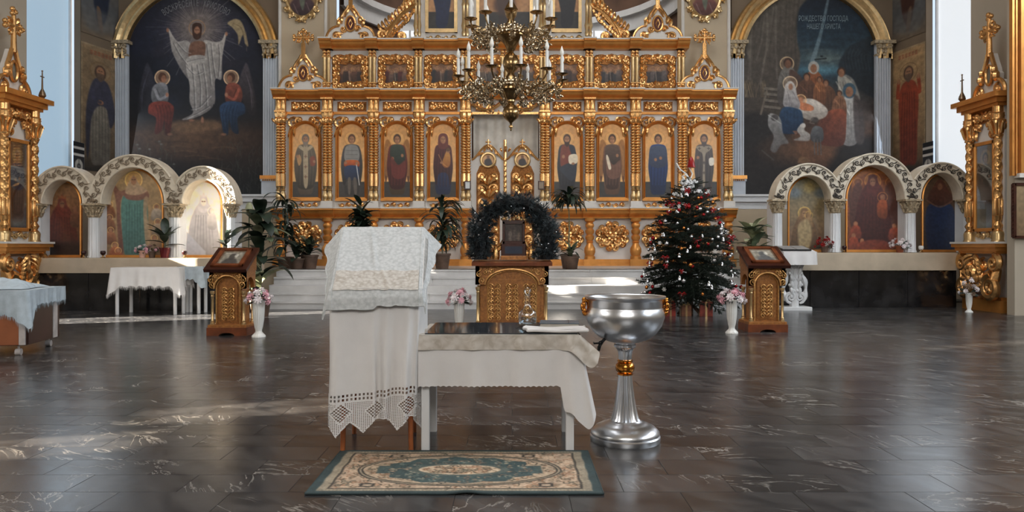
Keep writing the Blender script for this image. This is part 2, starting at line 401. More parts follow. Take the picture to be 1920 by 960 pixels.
# floor: base bed, 300 nearest slabs one by one, the rest joined
fl = struct('floor', MB().box(-12.5,12.5,-9,26,-.1,-.004), pbr('floor_joint', L(46,44,43), .5))
cells = []
for r_ in range(int(17.0/TH)+1):
    y0 = 2.6+0*TH + r_*TH
    row = int(math.floor((y0+20.0+1e-4)/TH)); off = (row % 2)*TW/2
    y0 = row*TH-20.0
    c0 = int(math.floor((60-12+off)/TW))
    for c_ in range(c0, c0+42):
        x0 = c_*TW-60.0-off; xm = x0+TW/2; ym = y0+TH/2
        if abs(xm) > 12.3: continue
        lim = 12.4
        if abs(xm) < lim: cells.append((ym*ym*.3+abs(xm)*.05+(1e4 if abs(xm) > .70*ym+.5 else 0), x0, y0))
cells.sort(key=lambda c: c[0])
near = cells[:300]; far = cells[300:]
j_ = .0013
tile_me = MB().bbox(j_, TW-j_, j_, TH-j_, -.02, 0, .0008).mesh('tile', FLOORM, False)
for _, x0, y0 in near:
    o = bpy.data.objects.new('tile', tile_me); COL.objects.link(o); o.parent = fl; o.location = (x0, y0, random.uniform(-.0003,.0003))
mb = MB()
for _, x0, y0 in far: mb.box(x0+j_, x0+TW-j_, y0+j_, y0+TH-j_, -.02, 0)
# floor behind and beside the camera
mb.box(-12.4,12.4,-8.9,2.4,-.02,-.0005)
o = mb.build('tiles', FLOORM, fl, False); o['kind'] = 'stuff'
# side walls of the nave with unseen left openings shaped to cast the sun patches
XL, XR = -11.0, 11.2
def holed(name, y0, y1, holes, X0, X1, mat):
    """long wall with rectangular openings (ya, yb, za, zb), listed in order along y"""
    bs = []; y = y0
    ys = sorted({v for h in holes for v in h[:2]}|{y0,y1})
    for a,b in zip(ys,ys[1:]):
        hs = sorted([h for h in holes if h[0] <= a+1e-6 and h[1] >= b-1e-6],key=lambda h:h[2]); z = 0
        for h in hs: bs.append((X0,X1,a,b,z,h[2])); z = h[3]
        bs.append((X0,X1,a,b,z,15))
    return bs
HOLES = [(1.55,2.2,2.7,3.35),(2.3,2.95,3.1,3.75),(3.25,3.6,6.2,7.3),(11.3,11.62,4.9,5.8),(11.3,12.55,.75,3.2),(13.4,13.9,2.6,5.0)]
wall('wall_left', holed('', -9, 13.92, HOLES, XL-.25, XL, WALLB)+[(XL-.5,-10.4,13.92,16.0,0,15),(-11.9,-11.4,16.0,17.2,0,15),(-11.9,-11.4,17.2,19.75,0,2.9),(-11.9,-11.4,17.2,19.75,9.5,15)], WALLB)
# unseen tinted panes added in three small openings to weaken their sun patches
for k,h in enumerate(HOLES[:3]):
    st = struct('window_%d'%(5+k), MB().box(XL-.2,XL-.19,h[0],h[1],h[2],h[3]), glassmat('dimming_pane_%d'%k,(.64,.61,.57),.1))
    m = MB(); ym = (h[0]+h[1])/2; m.box(XL-.22,XL-.17,ym-.012,ym+.012,h[2],h[3]); m.build('window_frame', WHITEP, st, False)
wall('wall_right', [(XR,XR+.5,-9,14.2,0,15),(9.56,XR+.5,14.2,14.42,0,15),(10.2,XR+.5,14.42,16.6,0,15),(10.95,11.5,16.6,17.3,0,15),(10.95,11.5,17.3,19.75,0,3.0),(10.95,11.5,17.3,19.75,9.5,15)], WALLB)
wall('wall_back', [(-12,12,-9.3,-9,0,15)], WALLB)
wall('ceiling', [(-12,12,-9.3,26,15,15.3)], CREAM)
# frosted daylight panes of the bay windows + splayed reveals
for nm, X0, sx, mat, ya, yb, zb in (('window_1', -11.4, -1, WINL, 17.2, 19.75, 2.9), ('window_2', 10.95, 1, WINR, 17.3, 19.75, 3.0)):
    fr = struct(nm, MB().box(min(X0+sx*.3,X0+sx*.34),max(X0+sx*.3,X0+sx*.34),ya,yb,zb,9.5), mat)
    m = MB()
    for a in (.0, 1.0):
        y = ya+.03+(yb-ya-.06)*a; m.box(min(X0+sx*.24,X0+sx*.3),max(X0+sx*.24,X0+sx*.3),y-.025,y+.025,zb,9.5)
    for z in (zb+.03, zb+6.2): m.box(min(X0+sx*.24,X0+sx*.3),max(X0+sx*.24,X0+sx*.3),ya,yb,z-.025,z+.025)
    m.build('window_frame', WHITEP, fr, False)
    MB().box(min(X0-sx*.06,X0+sx*.24),max(X0-sx*.06,X0+sx*.24),ya-.02,yb+.02,zb-.08,zb).build('window_sill', MARBLEW, fr, False)
for nm, sx, X0, yy in (('trim_1', -1, -11.4, 16.9), ('trim_2', 1, 10.95, 17.05)):
    pass
# back walls carrying the murals, one each side of the icon screen
BW = 21.0
wall('wall_far_left', [(-11.3,wx(505,BW)+.3,BW,BW+.3,0,15)], TAUPE)
wall('wall_far_right', [(wx(1372,BW),10.95,BW,BW+.3,0,15)], TAUPE)
# splayed corner walls with painted figures
def splay(name, a, b, th):
    (x0,y0),(x1,y1) = a,b; d = Vector((x1-x0,y1-y0)).normalized(); n = Vector((-d.y,d.x))*th
    m = MB().add([(x0,y0,0),(x1,y1,0),(x1+n.x,y1+n.y,0),(x0+n.x,y0+n.y,0),(x0,y0,15),(x1,y1,15),(x1+n.x,y1+n.y,15),(x0+n.x,y0+n.y,15)],
        [(0,1,2,3),(4,5,6,7),(0,1,5,4),(1,2,6,5),(2,3,7,6),(3,0,4,7)])
    return struct(name, m, TAUPE)
SPL = ((-11.4,19.72),(-11.08,21.0)); SPR = ((10.95,19.75),(10.72,21.0))
splay('wall_corner_left', SPL[0], SPL[1], .2); splay('wall_corner_right', SPR[0], SPR[1], -.2)
# chancel behind the screen: apse wall, its pale cornice, and a bright window
m = MB(); n = 24; R0 = 5.0
for i in range(n):
    a0, a1 = PI*i/n, PI*(i+1)/n
    q = [(R0*math.cos(a),21.6+R0*.85*math.sin(a)) for a in (a0,a1)]
    m.add([(q[0][0],q[0][1],0),(q[1][0],q[1][1],0),(q[1][0],q[1][1],15),(q[0][0],q[0][1],15)],[(0,1,2,3)])
struct('wall_apse', m, DARKIN)
m = MB()
for i in range(n):
    a0, a1 = PI*i/n, PI*(i+1)/n
    for (z0,z1,e) in ((8.3,8.75,.12),(8.75,8.95,.3)):
        q = [((R0-.02)*math.cos(a),21.6+(R0-.02)*.85*math.sin(a),(R0-.02-e)*math.cos(a),21.6+(R0-.02-e)*.85*math.sin(a)) for a in (a0,a1)]
        m.add([(q[0][0],q[0][1],z0),(q[1][0],q[1][1],z0),(q[1][2],q[1][3],z0),(q[0][2],q[0][3],z0),(q[0][0],q[0][1],z1),(q[1][0],q[1][1],z1),(q[1][2],q[1][3],z1),(q[0][2],q[0][3],z1)],[(0,1,2,3),(4,5,6,7),(3,2,6,7)])
struct('trim_apse_cornice', m, WHITEP)
for sx in (-1,1):
    x = sx*3.0+(-.3 if sx<0 else -.35)
    o = struct('window_%d'%(4 if sx>0 else 3), MB().box(x-.3,x+.3,24.2,24.23,7.6,8.3), WINR)
    MB().box(x-.03,x+.03,24.13,24.2,7.6,8.3).build('window_frame', WHITEP, o, False)
wall('wall_chancel', [(-6.5,-5.0,21.04,21.3,0,15),(4.95,6.15,21.04,21.3,0,15)], CREAM)
area('light_chancel_window', (0, 22.6, 11.5), (0, 24, 6), 5, 1.5, 160, NEUT)
# cream piers of the chancel arch, each with pale corner beads
for nm, xa, xb in (('trim_pier_left', 522, 613), ('trim_pier_right', 1279, 1370)):
    st = struct(nm, MB().box(wx(xa,YI+.25),wx(xb,YI+.25),YI+.25,BW+.35,0,15), CREAM)
    for px in (xa+2, xb-3):
        MB().tube([(wx(px,YI+.2),YI+.24,5.5),(wx(px,YI+.2),YI+.24,14.9)], .045, 8).build('bead_moulding', IVORY, st)
# altar steps of white marble and the raised platform
PZ = CH-36*YI/F
st = struct('floor_platform', MB().box(-5.35,5.35,16.95,26,PZ-.3,PZ), MARBLEW)
MB().box(-11,11,17.6,21.2,0,.02).build('lower_floor', pbr('dim_stone', L(70,66,62), .5), st, False)
steps = struct('floor_altar_steps', MB().box(-5.2,5.2,16.0,17.0,-.02,PZ-.32), MARBLEW)
NS = 5
for i in range(NS):
    y0 = 15.6+i*.33; z1 = PZ*(i+1)/NS; z0 = PZ*i/NS
    xh = 5.3-(.0 if i else -.02)
    for k in range(6):                            # each step is laid from six slabs
        xa = -xh+k*2*xh/6; xb = xa+2*xh/6
        m = MB().box(xa+.002,xb-.002,y0+.02,y0+.7 if i<NS-1 else y0+.5,z0,z1-.035); m.bbox(xa+.0015,xb-.0015,y0,y0+.7 if i<NS-1 else y0+.5,z1-.035,z1,.006)
        m.build('step_slab', MARBLEW, steps, False)
# ---------------------------------------------------------------- fluted wall pilasters and mural arches
def pilaster(name, px, side, yb=365):
    Y = BW-.12; x0, x1 = wx(px-14,Y), wx(px+14,Y); z0, z1 = wz(yb-33,Y), wz(105,Y)
    pr = struct(name, MB().box(x0,x1,Y,BW,z0-.3,z1+.4), FLUTE)
    m = MB(); nf = 6
    for i in range(nf):                            # fillets standing between the flutes
        c = x0+(x1-x0)*(i+.5)/nf; m.box(c-.017,c+.017,Y-.035,Y,z0+.05,z1-.03)
    m.build('fluting', FLUTE, pr, False)
    # capital: bell, two rows of leaves, corner scrolls, abacus
    xc = (x0+x1)/2; h = wz(77,Y)-z1; c = MB()
    c.box(x0-.01,x1+.01,Y-.06,BW,z1,z1+.05); c.box(x0-.09,x1+.09,Y-.14,BW,z1+h-.09,z1+h)
    for row,(n_,zz,ll) in enumerate(((4,z1+.05,.17),(3,z1+.16,.2))):
        for i in range(n_):
            cx = x0+(x1-x0)*(i+.5)/n_; c.ball((cx,Y-.05,zz+ll*.5),.055,8,5,(1,.8,ll/.11))
            c.ball((cx,Y-.11,zz+ll*.95),.04,6,4)
    for sx in (-1,1):
        pts = [(xc+sx*(.14+.07*math.cos(t)*(1-t/9)),Y-.1,z1+h-.17+.07*math.sin(t)*(1-t/9)) for t in np.linspace(0,7,16)]
        c.tube(pts,.022,5)
    c.build('capital', CAPM, pr)
    b = MB().box(x0-.05,x1+.05,Y-.08,BW,z0-.12,z0); b.box(x0-.03,x1+.03,Y-.05,BW,wz(yb,Y),z0-.12)
    b.build('base_block', FLUTE, pr, False)
    b = MB().box(x0-.06,x1+.06,Y-.1,BW,z0-.06,z0+.04)
    for i in range(7): b.ball((x0+(x1-x0)*(i+.5)/7,Y-.09,z0-.09),.026,6,4)
    b.build('gilded_band', GOLDC, pr, False)
    return pr
pilaster('column_pilaster', 225, -1); pilaster('column_pilaster', 507, 1); pilaster('column_pilaster', 1381, -1); pilaster('column_pilaster', 1656, 1)
TB = lambda a,b,d: (wx(a,BW), BW-d, wz(b,BW))
for cx, rr, nm in ((367,129,'trim_arch_left'), (1517,125,'trim_arch_right')):
    A = [(cx-math.cos(t)*rr,112-math.sin(t)*rr) for t in np.linspace(0,PI,41)]; A = [(cx-rr,104)]+A+[(cx+rr,104)]
    N_ = [(-1,0)]+[(-math.cos(t),-math.sin(t)) for t in np.linspace(0,PI,41)]+[(1,0)]
    m = MB().sweep(A,N_,[(0,0),(0,.16),(4,.2),(7,.2),(9,.12),(13,.16),(17,.22),(22,.22),(24,.1),(28,.12),(30,.06),(30,0)],TB)
    st = struct(nm, m, GOLDP); 
    A2 = [(cx-rr,365)]+A+[(cx+rr,365)]; N2 = [(-1,0)]+N_+[(1,0)]
    MB().sweep(A2,N2,[(0,.02),(0,.1),(2.5,.13),(5,.1),(5,.0)],TB).build('inner_bead', CREAM, st, True)
    # dado under the painting
    m = MB()
    for (ya,yb,d) in ((365,369,.2),(369,374,.13),(374,379,.16),(379,392,.06)): m.box(wx(cx-rr-28,BW),wx(cx+rr+28,BW),BW-d,BW,wz(yb,BW),wz(ya,BW))
    m.build('dado_moulding', WHITEP, st, False)
    MB().box(wx(cx-rr-28,BW),wx(cx+rr+28,BW),BW-.05,BW,.02,wz(392,BW)).build('dado_panel', CREAM, st, False)
# ================================================================ icon screen
TI = lambda a,b,d: (wx(a,YI), YI-d, wz(b,YI))
def scroll(mb, T, cx, cy, Rr, a0, turns, hand, r0, d=.05, n=5, seg=16, bulge=1.0):
    pts = []; rad = []
    for k in range(seg+1):
        t = k/seg; a = a0+hand*turns*2*PI*t; q = Rr*(1-.82*t)
        pts.append(T(cx+math.cos(a)*q, cy+math.sin(a)*q, d+.02*t)); rad.append(r0*(.55+.6*math.sin(PI*min(1,t*1.3+.1)))*bulge if t < .75 else r0*.7)
    mb.tube(pts, rad, n); mb.ball(pts[-1], r0*1.25, 6, 4)
def lobe(mb, T, x, y, ang, ln, wd, d=.05, curl=.6, n=5, lift=.03):
    pts = []; rad = []; a = ang; px, py = x, y
    for k in range(6):
        t = k/5; pts.append(T(px,py,d+lift*math.sin(PI*t))); rad.append(wd*(.35+math.sin(PI*(t*.85+.08))*.75))
        px += math.cos(a)*ln/5; py += math.sin(a)*ln/5; a += curl/5
    rad[-1] = wd*.15; mb.tube(pts, rad, n)
def frieze(mb, T, x0, x1, y0, y1, d=.04, r0=.035):
    cx, cy = (x0+x1)/2, (y0+y1)/2; h = (y1-y0)/2; w_ = (x1-x0)/2
    for s_ in (-1,1):
        scroll(mb,T,cx+s_*w_*.28,cy,h*.75,PI/2 if s_>0 else PI/2,1.3,s_,r0,d)
        scroll(mb,T,cx+s_*w_*.72,cy,h*.8,-PI/2,1.4,-s_,r0,d)
        for k in range(3): lobe(mb,T,cx+s_*w_*(.45+.1*k),cy+h*.5*(1 if k%2 else -1),(0 if s_>0 else PI)+.5*(k-1),w_*.28,r0*.8,d)
        lobe(mb,T,cx+s_*w_*.9,cy,PI/2,h*.7,r0*.8,d); lobe(mb,T,cx+s_*w_*.9,cy,-PI/2,h*.7,r0*.8,d)
    lobe(mb,T,cx,cy+h*.6,-PI/2,h*1.3,r0*1.2,d)
    for s_ in (-1,1): lobe(mb,T,cx,cy+h*.5,-PI/2+s_*.7,h,r0,d)
def spandrel(mb, T, cx, w_, y0, y1, sides=(-1,1)):
    h = (y1-y0)
    for s_ in sides:
        scroll(mb,T,cx+s_*w_*.72,y0+h*.42,h*.36,PI if s_>0 else 0,1.3,s_,.035,.04)
        scroll(mb,T,cx+s_*w_*.36,y0+h*.28,h*.24,PI/2,1.2,-s_,.03,.04)
        lobe(mb,T,cx+s_*w_*.6,y0+h*.6,PI/2-s_*.3,h*.55,.035,.04,s_*.5); lobe(mb,T,cx+s_*w_*.9,y0+h*.6,PI/2,h*.6,.035,.04)
        lobe(mb,T,cx+s_*w_*.2,y0+h*.2,(0 if s_>0 else PI),w_*.4,.026,.04,s_*.8)
def cartouche(mb, T, cx, cy, rx, ry, r0=.045, d=.06):
    for k in range(12):
        a = 2*PI*k/12+.26; x = cx+math.cos(a)*rx*.8; y = cy+math.sin(a)*ry*.8
        scroll(mb,T,x,y,rx*.22,a+PI,1.2,1 if k%2 else -1,r0*.8,d)
        lobe(mb,T,cx+math.cos(a+.2)*rx*.55,cy+math.sin(a+.2)*ry*.5,a+.5,rx*.42,r0*.8,d,.9 if k%2 else -.9)
    for k in range(8):
        a = 2*PI*k/8; lobe(mb,T,cx,cy,a,rx*.48,r0*1.0,d+.03,.7)
    for s_ in (-1,1):
        scroll(mb,T,cx+s_*rx*.34,cy-ry*.35,rx*.22,0 if s_<0 else PI,1.3,s_,r0,d+.02); scroll(mb,T,cx+s_*rx*.34,cy+ry*.35,rx*.22,0 if s_<0 else PI,1.3,-s_,r0,d+.02)
    mb.ball(T(cx,cy,d+.06), r0*2, 8, 6)
def squareframe(mb, T, cx, cy, hx, hy, ix, iy, r0=.042, d=.05):
    nx_, ny_ = 5, 4
    ring = [(cx-hx*.86+2*hx*.86*i/(nx_-1),cy+s_*hy*.8,0) for i in range(nx_) for s_ in (-1,1)]+[(cx+s_*hx*.86,cy-hy*.6+1.2*hy*i/(ny_-1),1) for i in range(ny_) for s_ in (-1,1)]
    for k,(x,y,v) in enumerate(ring):
        a = math.atan2(y-cy,x-cx)
        scroll(mb,T,x,y,hx*.2,a+PI,1.25,1 if k%2 else -1,r0*.8,d)
        lobe(mb,T,x,y,a+PI+(1 if k%2 else -1)*.9,hx*.34,r0*.75,d,.8); lobe(mb,T,x,y,a+PI/2,hx*.3,r0*.7,d,-.8)
    for s_ in (-1,1):
        scroll(mb,T,cx+s_*hx*.22,cy-hy*.82,hx*.2,PI/2,1.1,s_,r0,d+.03)
        lobe(mb,T,cx,cy+hy*.9,-PI/2+s_*.6,hy*.42,r0,d+.03)
    lobe(mb,T,cx,cy+hy*.95,-PI/2,hy*.4,r0*1.1,d+.04); lobe(mb,T,cx,cy-hy*.95,PI/2,hy*.3,r0*1.1,d+.04)
def wave(mb, T, x0, x1, cy, h, r0=.028, d=.03, n=4):
    for i in range(n):
        x = x0+(x1-x0)*(i+.5)/n; s_ = 1 if i%2 else -1
        scroll(mb,T,x,cy,h,PI if s_>0 else PI,1.2,s_,r0,d,5,12)
        lobe(mb,T,x-(x1-x0)/n*.5,cy+s_*h*.3,-s_*.6,(x1-x0)/n,r0*.8,d,s_*1.2)
COLX = [530,617,702.5,787.5,874,1021,1104.5,1190,1277,1362]
ICX = [573.5,660,745,831,1063,1147.5,1233.5,1319.5]
ico = thing('icon_screen','tall white and gilded carved icon screen across the back of the church','icon screen',(0,YI,PZ))
def bx(mb, x0,x1,y0,y1,d0,d1): a = TI(x0,y1,d0); b = TI(x1,y0,d1); return mb.box(a[0],b[0],b[1],a[1],a[2],b[2])
# boards (with the middle doorway left open)
m = MB()
for xa,xb,ya,yb in ((520,884,188,500),(1011,1372,188,500),(884,1011,188,214),(610,1282,95,172)): bx(m,xa,xb,ya,yb,-.18,0)
for xa,xb in ((786,893),(999,1104)): bx(m,xa,xb,-60,80,-.1,0)
m.build('board', IVORY, ico, False)
def cornice(mb, x0, x1, yt, yb, big=.34, small=.1, extra=0):
    h = yb-yt; prof = [(0,-.15),(0,big+extra),(h*.16,big+extra),(h*.2,big-.05+extra),(h*.5,big-.08+extra),(h*.62,small+.12+extra),(h*.8,small+.06+extra),(h*.84,small+.09+extra),(h,small+.07+extra),(h,-.15)]
    vs = [TI(x,yt+dy,d) for x in (x0,x1) for dy,d in prof]; n = len(prof)
    mb.add(vs, [tuple(range(n)), tuple(range(2*n-1,n-1,-1))]+[(i,(i+1)%n,n+(i+1)%n,n+i) for i in range(n)])
for x0,x1,yt,yb,cols,hb in ((517,1377,173,188,COLX,13),(612,1281,80,95,[615,700,786,872,1018,1104,1189,1277],11),(517,878,392,410,COLX[:5],13),(1017,1377,392,410,COLX[5:],13)):
    m = MB(); cornice(m,x0,x1,yt,yb)
    for c in cols: cornice(m,c-hb,c+hb,yt,yb,.34,.1,.1)
    if yt == 392: 
        pass
    m.build('cornice', GOLDC, ico, False)
    m = MB()
    bx(m,x0-1,x1+1,yt-2.2,yt,-.15,.36)
    for c in cols: bx(m,c-hb-1,c+hb+1,yt-2.4,yt,-.15,.47)
    m.build('cornice_top', IVORY, ico, False)
for x0,x1 in ((518,878),(1017,1376)):
    m = MB(); bx(m,x0,x1,486,490,-.1,.16); bx(m,x0,x1,490,495,-.1,.2); bx(m,x0,x1,495,498.5,-.1,.26)
    for c in COLX:
        if x0 <= c <= x1: bx(m,c-12,c+12,486,498.5,0,.34)
    m.build('plinth', GOLDC, ico, False)
for x0,x1 in ((520,884),(1011,1372)):
    m = MB(); bx(m,x0,x1,210.5,215,0,.07); m.build('gilded_band', GOLDC, ico, False)
# tier one columns
def column_tier1(c):
    m = MB()
    for s_ in (-4.2,4.2):
        o = TI(c+s_,350,.17); prof = [(.075,0),(.075,.34)]
        zt = wz(236,YI)-o[2]; z = .36; nb = 17; hb = (zt-.36)/nb
        for k in range(nb):
            for q,rr in ((0,.05),(.25,.075),(.5,.082),(.75,.075)): prof.append((rr,z+hb*(k+q)))
        prof.append((.05,zt)); m.lathe(prof,8,o)
    col = m.build('column', GOLD, ico)
    m = MB()
    for s_ in (-4.4,4.4):
        o = TI(c+s_,212,.17); m.lathe([(.075,0),(.085,.02),(.085,.32),(.07,.35)],10,o)
        o = TI(c+s_,236,.17); m.lathe([(.06,0),(.1,.03),(.07,.07),(.085,.2),(.12,.3),(.1,.35)],8,o)
        for k in range(4):
            lobe(m,TI,c+s_+(-3+2*k)*1.3,234,-PI/2+(k-1.5)*.3,12,.035,.24,(k-1.5)*.4)
    bx(m,c-10,c+10,210,213,0,.29); bx(m,c-11,c+11,186.5,189,0,.3)
    m.build('capital', GOLD, col)
    m = MB()
    for s_ in (-4.4,4.4):
        o = TI(c+s_,378,.17); m.lathe([(.085,0),(.06,.05),(.085,.14),(.055,.24),(.05,.28),(.08,.3),(.045,.33),(.07,.4)],10,o)
    m.build('base', GOLDP, col)
    m = MB(); bx(m,c-10.5,c+10.5,378,392,0,.3); bx(m,c-9,c+9,213,392,-.02,.05); m.build('pedestal', IVORY, col, False)
    return col
def baluster(c):
    m = MB(); o = TI(c,486,.17)
    m.lathe([(.16,0),(.16,.08),(.13,.1),(.17,.2),(.165,.3),(.1,.4),(.085,.44),(.12,.47),(.085,.5),(.13,.56),(.135,.62),(.09,.67),(.13,.73),(.135,.79),(.09,.84),(.13,.9),(.13,.95),(.09,1.0),(.15,1.04),(.16,1.13)],12,o,4,.1)
    return m.build('baluster', GOLDC, ico)
c0 = column_tier1(COLX[0]); b0 = baluster(COLX[0])
def offs(x): return (SI*x, 0, 0)
def dup_part(o, dx):
    c = part_copy(o, ico, offs(dx))
    for ch in list(o.children): part_copy(ch, c)
for c in COLX[1:]: dup_part(c0, c-COLX[0]); dup_part(b0, c-COLX[0])
# tier one carvings, one of each kind then repeated
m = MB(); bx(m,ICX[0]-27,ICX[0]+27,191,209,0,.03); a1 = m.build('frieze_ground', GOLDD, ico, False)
m = MB(); frieze(m,TI,ICX[0]-26,ICX[0]+26,191,209); a2 = m.build('carving', GOLD, a1)
m = MB(); spandrel(m,TI,ICX[0],31,217,252,(-1,)); a3 = m.build('spandrel_carving', GOLD, ico); m = MB(); spandrel(m,TI,ICX[0],31,217,252,(1,)); a3b = m.build('spandrel_carving', GOLD, ico)
m = MB(); wave(m,TI,ICX[0]-25,ICX[0]+25,384.5,4.2,.026); a4 = m.build('scroll_strip', GOLD, ico)
oval = [(ICX[0]+math.cos(t)*(26+2*math.cos(8*t)),443+math.sin(t)*(21+2*math.cos(8*t))) for t in np.linspace(0,2*PI,48,endpoint=False)]
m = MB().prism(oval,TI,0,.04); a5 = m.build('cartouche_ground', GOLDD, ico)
m = MB(); cartouche(m,TI,ICX[0],443,32,27); a6 = m.build('cartouche', GOLD, a5)
for x in ICX[1:]:
    for o in (a1,a3,a3b,a4,a5): dup_part(o, x-ICX[0])
# tier two
C2 = [615,700,786,872,946,1018,1104,1189,1275]
def column_tier2(c):
    m = MB()
    for s_ in (-4,3.5):
        o = TI(c+s_,158,.14); m.lathe([(.055,0),(.05,.04),(.05,.66),(.055,.7)],10,o)
    col = m.build('small_column', GOLDP, ico)
    m = MB()
    for s_ in (-4,3.5):
        for y in (100,106,162,168): m.ball(TI(c+s_,y,.16),.06,8,6)
    bx(m,c-8,c+8,108.5,110.5,0,.2); bx(m,c-8,c+8,157,159,0,.2)
    m.build('beaded_capital', GOLD, col)
    m = MB(); bx(m,c-8,c+8,96,172,0,.06); m.build('backing', IVORY, col, False)
    return col
k0 = column_tier2(C2[0])
for c in C2[1:]: dup_part(k0, c-C2[0])
SQ = [657.5,743,829,913,981,1062,1146.5,1232]
def sqring(cx, hx, hy, ix, iy, n=56):
    A=[];B=[]
    for k in range(n):
        t = 2*PI*k/n; c_,s_ = math.cos(t),math.sin(t); q = 1/max(abs(c_),abs(s_)); q = q*.8+.2*1.15
        wob = 1+.05*math.cos(12*t); wob2 = 1+.09*math.cos(8*t+.6)
        A.append((cx+c_*q*hx*wob,136+s_*q*hy*wob)); B.append((cx+c_*q*ix*wob2,138+s_*q*iy*wob2))
    return A,B
A,B = sqring(SQ[0],33,32,20,17)
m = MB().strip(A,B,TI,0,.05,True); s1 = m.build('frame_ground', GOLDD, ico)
m = MB(); squareframe(m,TI,SQ[0],136,32,31,20,17); s2 = m.build('scroll_frame', GOLD, s1)
for x in SQ[1:]: dup_part(s1, x-SQ[0])
# tier three columns and scroll strips
def column_tier3(c):
    m = MB()
    for s_ in (-3.2,3.2):
        o = TI(c+s_,79,.1); m.lathe([(.05,0),(.05,.12),(.035,.14),(.06,.22),(.035,.3),(.065,.42),(.045,.55),(.04,.95),(.06,1.0),(.035,1.08),(.05,1.2),(.04,1.9)],8,o)
    bx(m,c-7,c+7,70,79,0,.02)
    return m.build('slender_column', GOLDP, ico)
t0 = column_tier3(783.5)
for c in (873,1017,1103): dup_part(t0, c-783.5)
m = MB(); wave(m,TI,800,858,71,4,.026); w0 = m.build('scroll_strip', GOLDP, ico); dup_part(w0,235); dup_part(w0,88); dup_part(w0,147)
# big acanthus volutes standing on the upper cornice
def volute(sx, nm):
    m = MB(); x0 = 783 if sx<0 else 1105; X = lambda v: x0+sx*v
    for q,(a,b,r0) in enumerate((((4,-8),(70,70),.07),((8,-12),(76,76),.05),((2,10),(58,74),.05))):
        pts = []; rad = []
        for t in np.linspace(0,1,16):
            bxv = a[0]+(b[0]-a[0])*t; byv = a[1]+(b[1]-a[1])*(t**.75) + 16*math.sin(PI*t)*(-1 if q==2 else .2)
            pts.append(TI(X(bxv),byv,.08+.03*q)); rad.append(r0*(.6+.6*math.sin(PI*t)))
        m.tube(pts,rad,6)
    for (vx,vy,rr,h) in ((66,68,11,1),(44,58,13,-1),(26,34,12,1),(14,8,12,-1),(30,70,8,1)): scroll(m,TI,X(vx),vy,rr,PI/2,1.4,h*sx,.05,.1,6,18)
    for k in range(11):
        t = k/10; lobe(m,TI,X(6+56*t),4+58*t**.8,(-.2 if sx>0 else PI+.2)-sx*(.9-.5*t),20,.05,.1,-sx*1.0)
        lobe(m,TI,X(4+50*t),18+52*t**.8,(.9 if sx>0 else PI-.9),14,.04,.1,sx*.8)
    m.build('volute', GOLD, ico)
volute(-1,'l'); volute(1,'r')
# ---- gable crosses
def gable_cross(name, label, cx, yb):
    Y_ = YI-.12; root = thing(name,label,'cross',(wx(cx,Y_),Y_,wz(yb,YI)))
    T = lambda a,b,d: (wx(cx+a,YI),Y_-d,wz(yb-172+b,YI))
    q = []
    for a in np.linspace(PI,PI/2,8): q.append((-22+24*math.cos(a),171+27*math.sin(-a)))
    q += [(-24,133),(-21,129),(-18,132),(-17,127),(-13,120),(-7,112),(-4,106)]
    out = q+[(-x,y) for x,y in reversed(q)]; out = [(-46,172)]+out+[(46,172)]
    MB().prism(out,T,-.05,.04).build('gable_board', IVORY, root, False)
    m = MB()
    m.tube([T(x,y,.05) for x,y in q],.035,6); m.tube([T(-x,y,.05) for x,y in q],.035,6)
    for s_ in (-1,1):
        scroll(m,T,s_*27,163,9,PI/2,1.3,s_,.035,.06); lobe(m,T,s_*14,158,0 if s_>0 else PI,20,.03,.06,s_*.6); scroll(m,T,s_*13,150,6,0,1.2,-s_,.03,.06)
        lobe(m,T,s_*23,146,-PI/2,15,.05,.05); lobe(m,T,s_*17,140,-PI/2,14,.05,.06); lobe(m,T,s_*11,128,-PI/2-s_*.4,20,.035,.06,-s_*.5)
    m.tube([T(9*math.cos(t),140+14*math.sin(t),.07) for t in np.linspace(0,2*PI,21)],.03,6)
    m.build('gilded_carving', GOLD, root)
    m = MB(); m.prism([(7*math.cos(t),140+12*math.sin(t)) for t in np.linspace(0,2*PI,20,endpoint=False)],T,.04,.06)
    ov = m.build('oval_panel', pbr('dark_red_panel', L(88,36,28), .4), root)
    m = MB(); m.tube([T(x,y,.075) for x,y in ((0,132),(3.5,140),(0,148),(-3.5,140),(0,132))],.016,5); m.build('diamond', GOLD, ov)
    m = MB(); m.tube([T(-2.2,112,.06),T(-2,84,.06)],.03,6); m.tube([T(2.2,112,.06),T(2,84,.06)],.03,6); m.tube([T(0,114,.06),T(0,60,.06)],.035,6)
    m.tube([T(-16,74,.06),T(16,74,.06)],.035,6)
    for a,b in ((-17,74),(17,74),(0,60)):
        m.ball(T(a,b,.06),.055,8,6)
        for s_ in (-1,1): m.ball(T(a+(0 if a else s_*4),b+(s_*4 if a else 3),.06),.045,6,4)
    for sx in (-1,1):
        for sy in (-1,1): scroll(m,T,sx*7,74+sy*7,6,PI if sx>0 else 0,1.0,sx*sy,.022,.05); lobe(m,T,sx*3,74+sy*3,math.atan2(sy,sx),13,.022,.05)
    m.build('cross_top', GOLD, root)
    return root
gable_cross('gable_cross','gilded cross gable on the lower cornice at the left end of the icon screen',572,172)
gable_cross('gable_cross','gilded cross gable on the lower cornice at the right end, above the decorated tree',1318,172)
gable_cross('gable_cross','gilded cross gable on the upper cornice, left one, cut off by the picture top',660,80)
gable_cross('gable_cross','gilded cross gable on the upper cornice, right one, cut off by the picture top',1231,80)
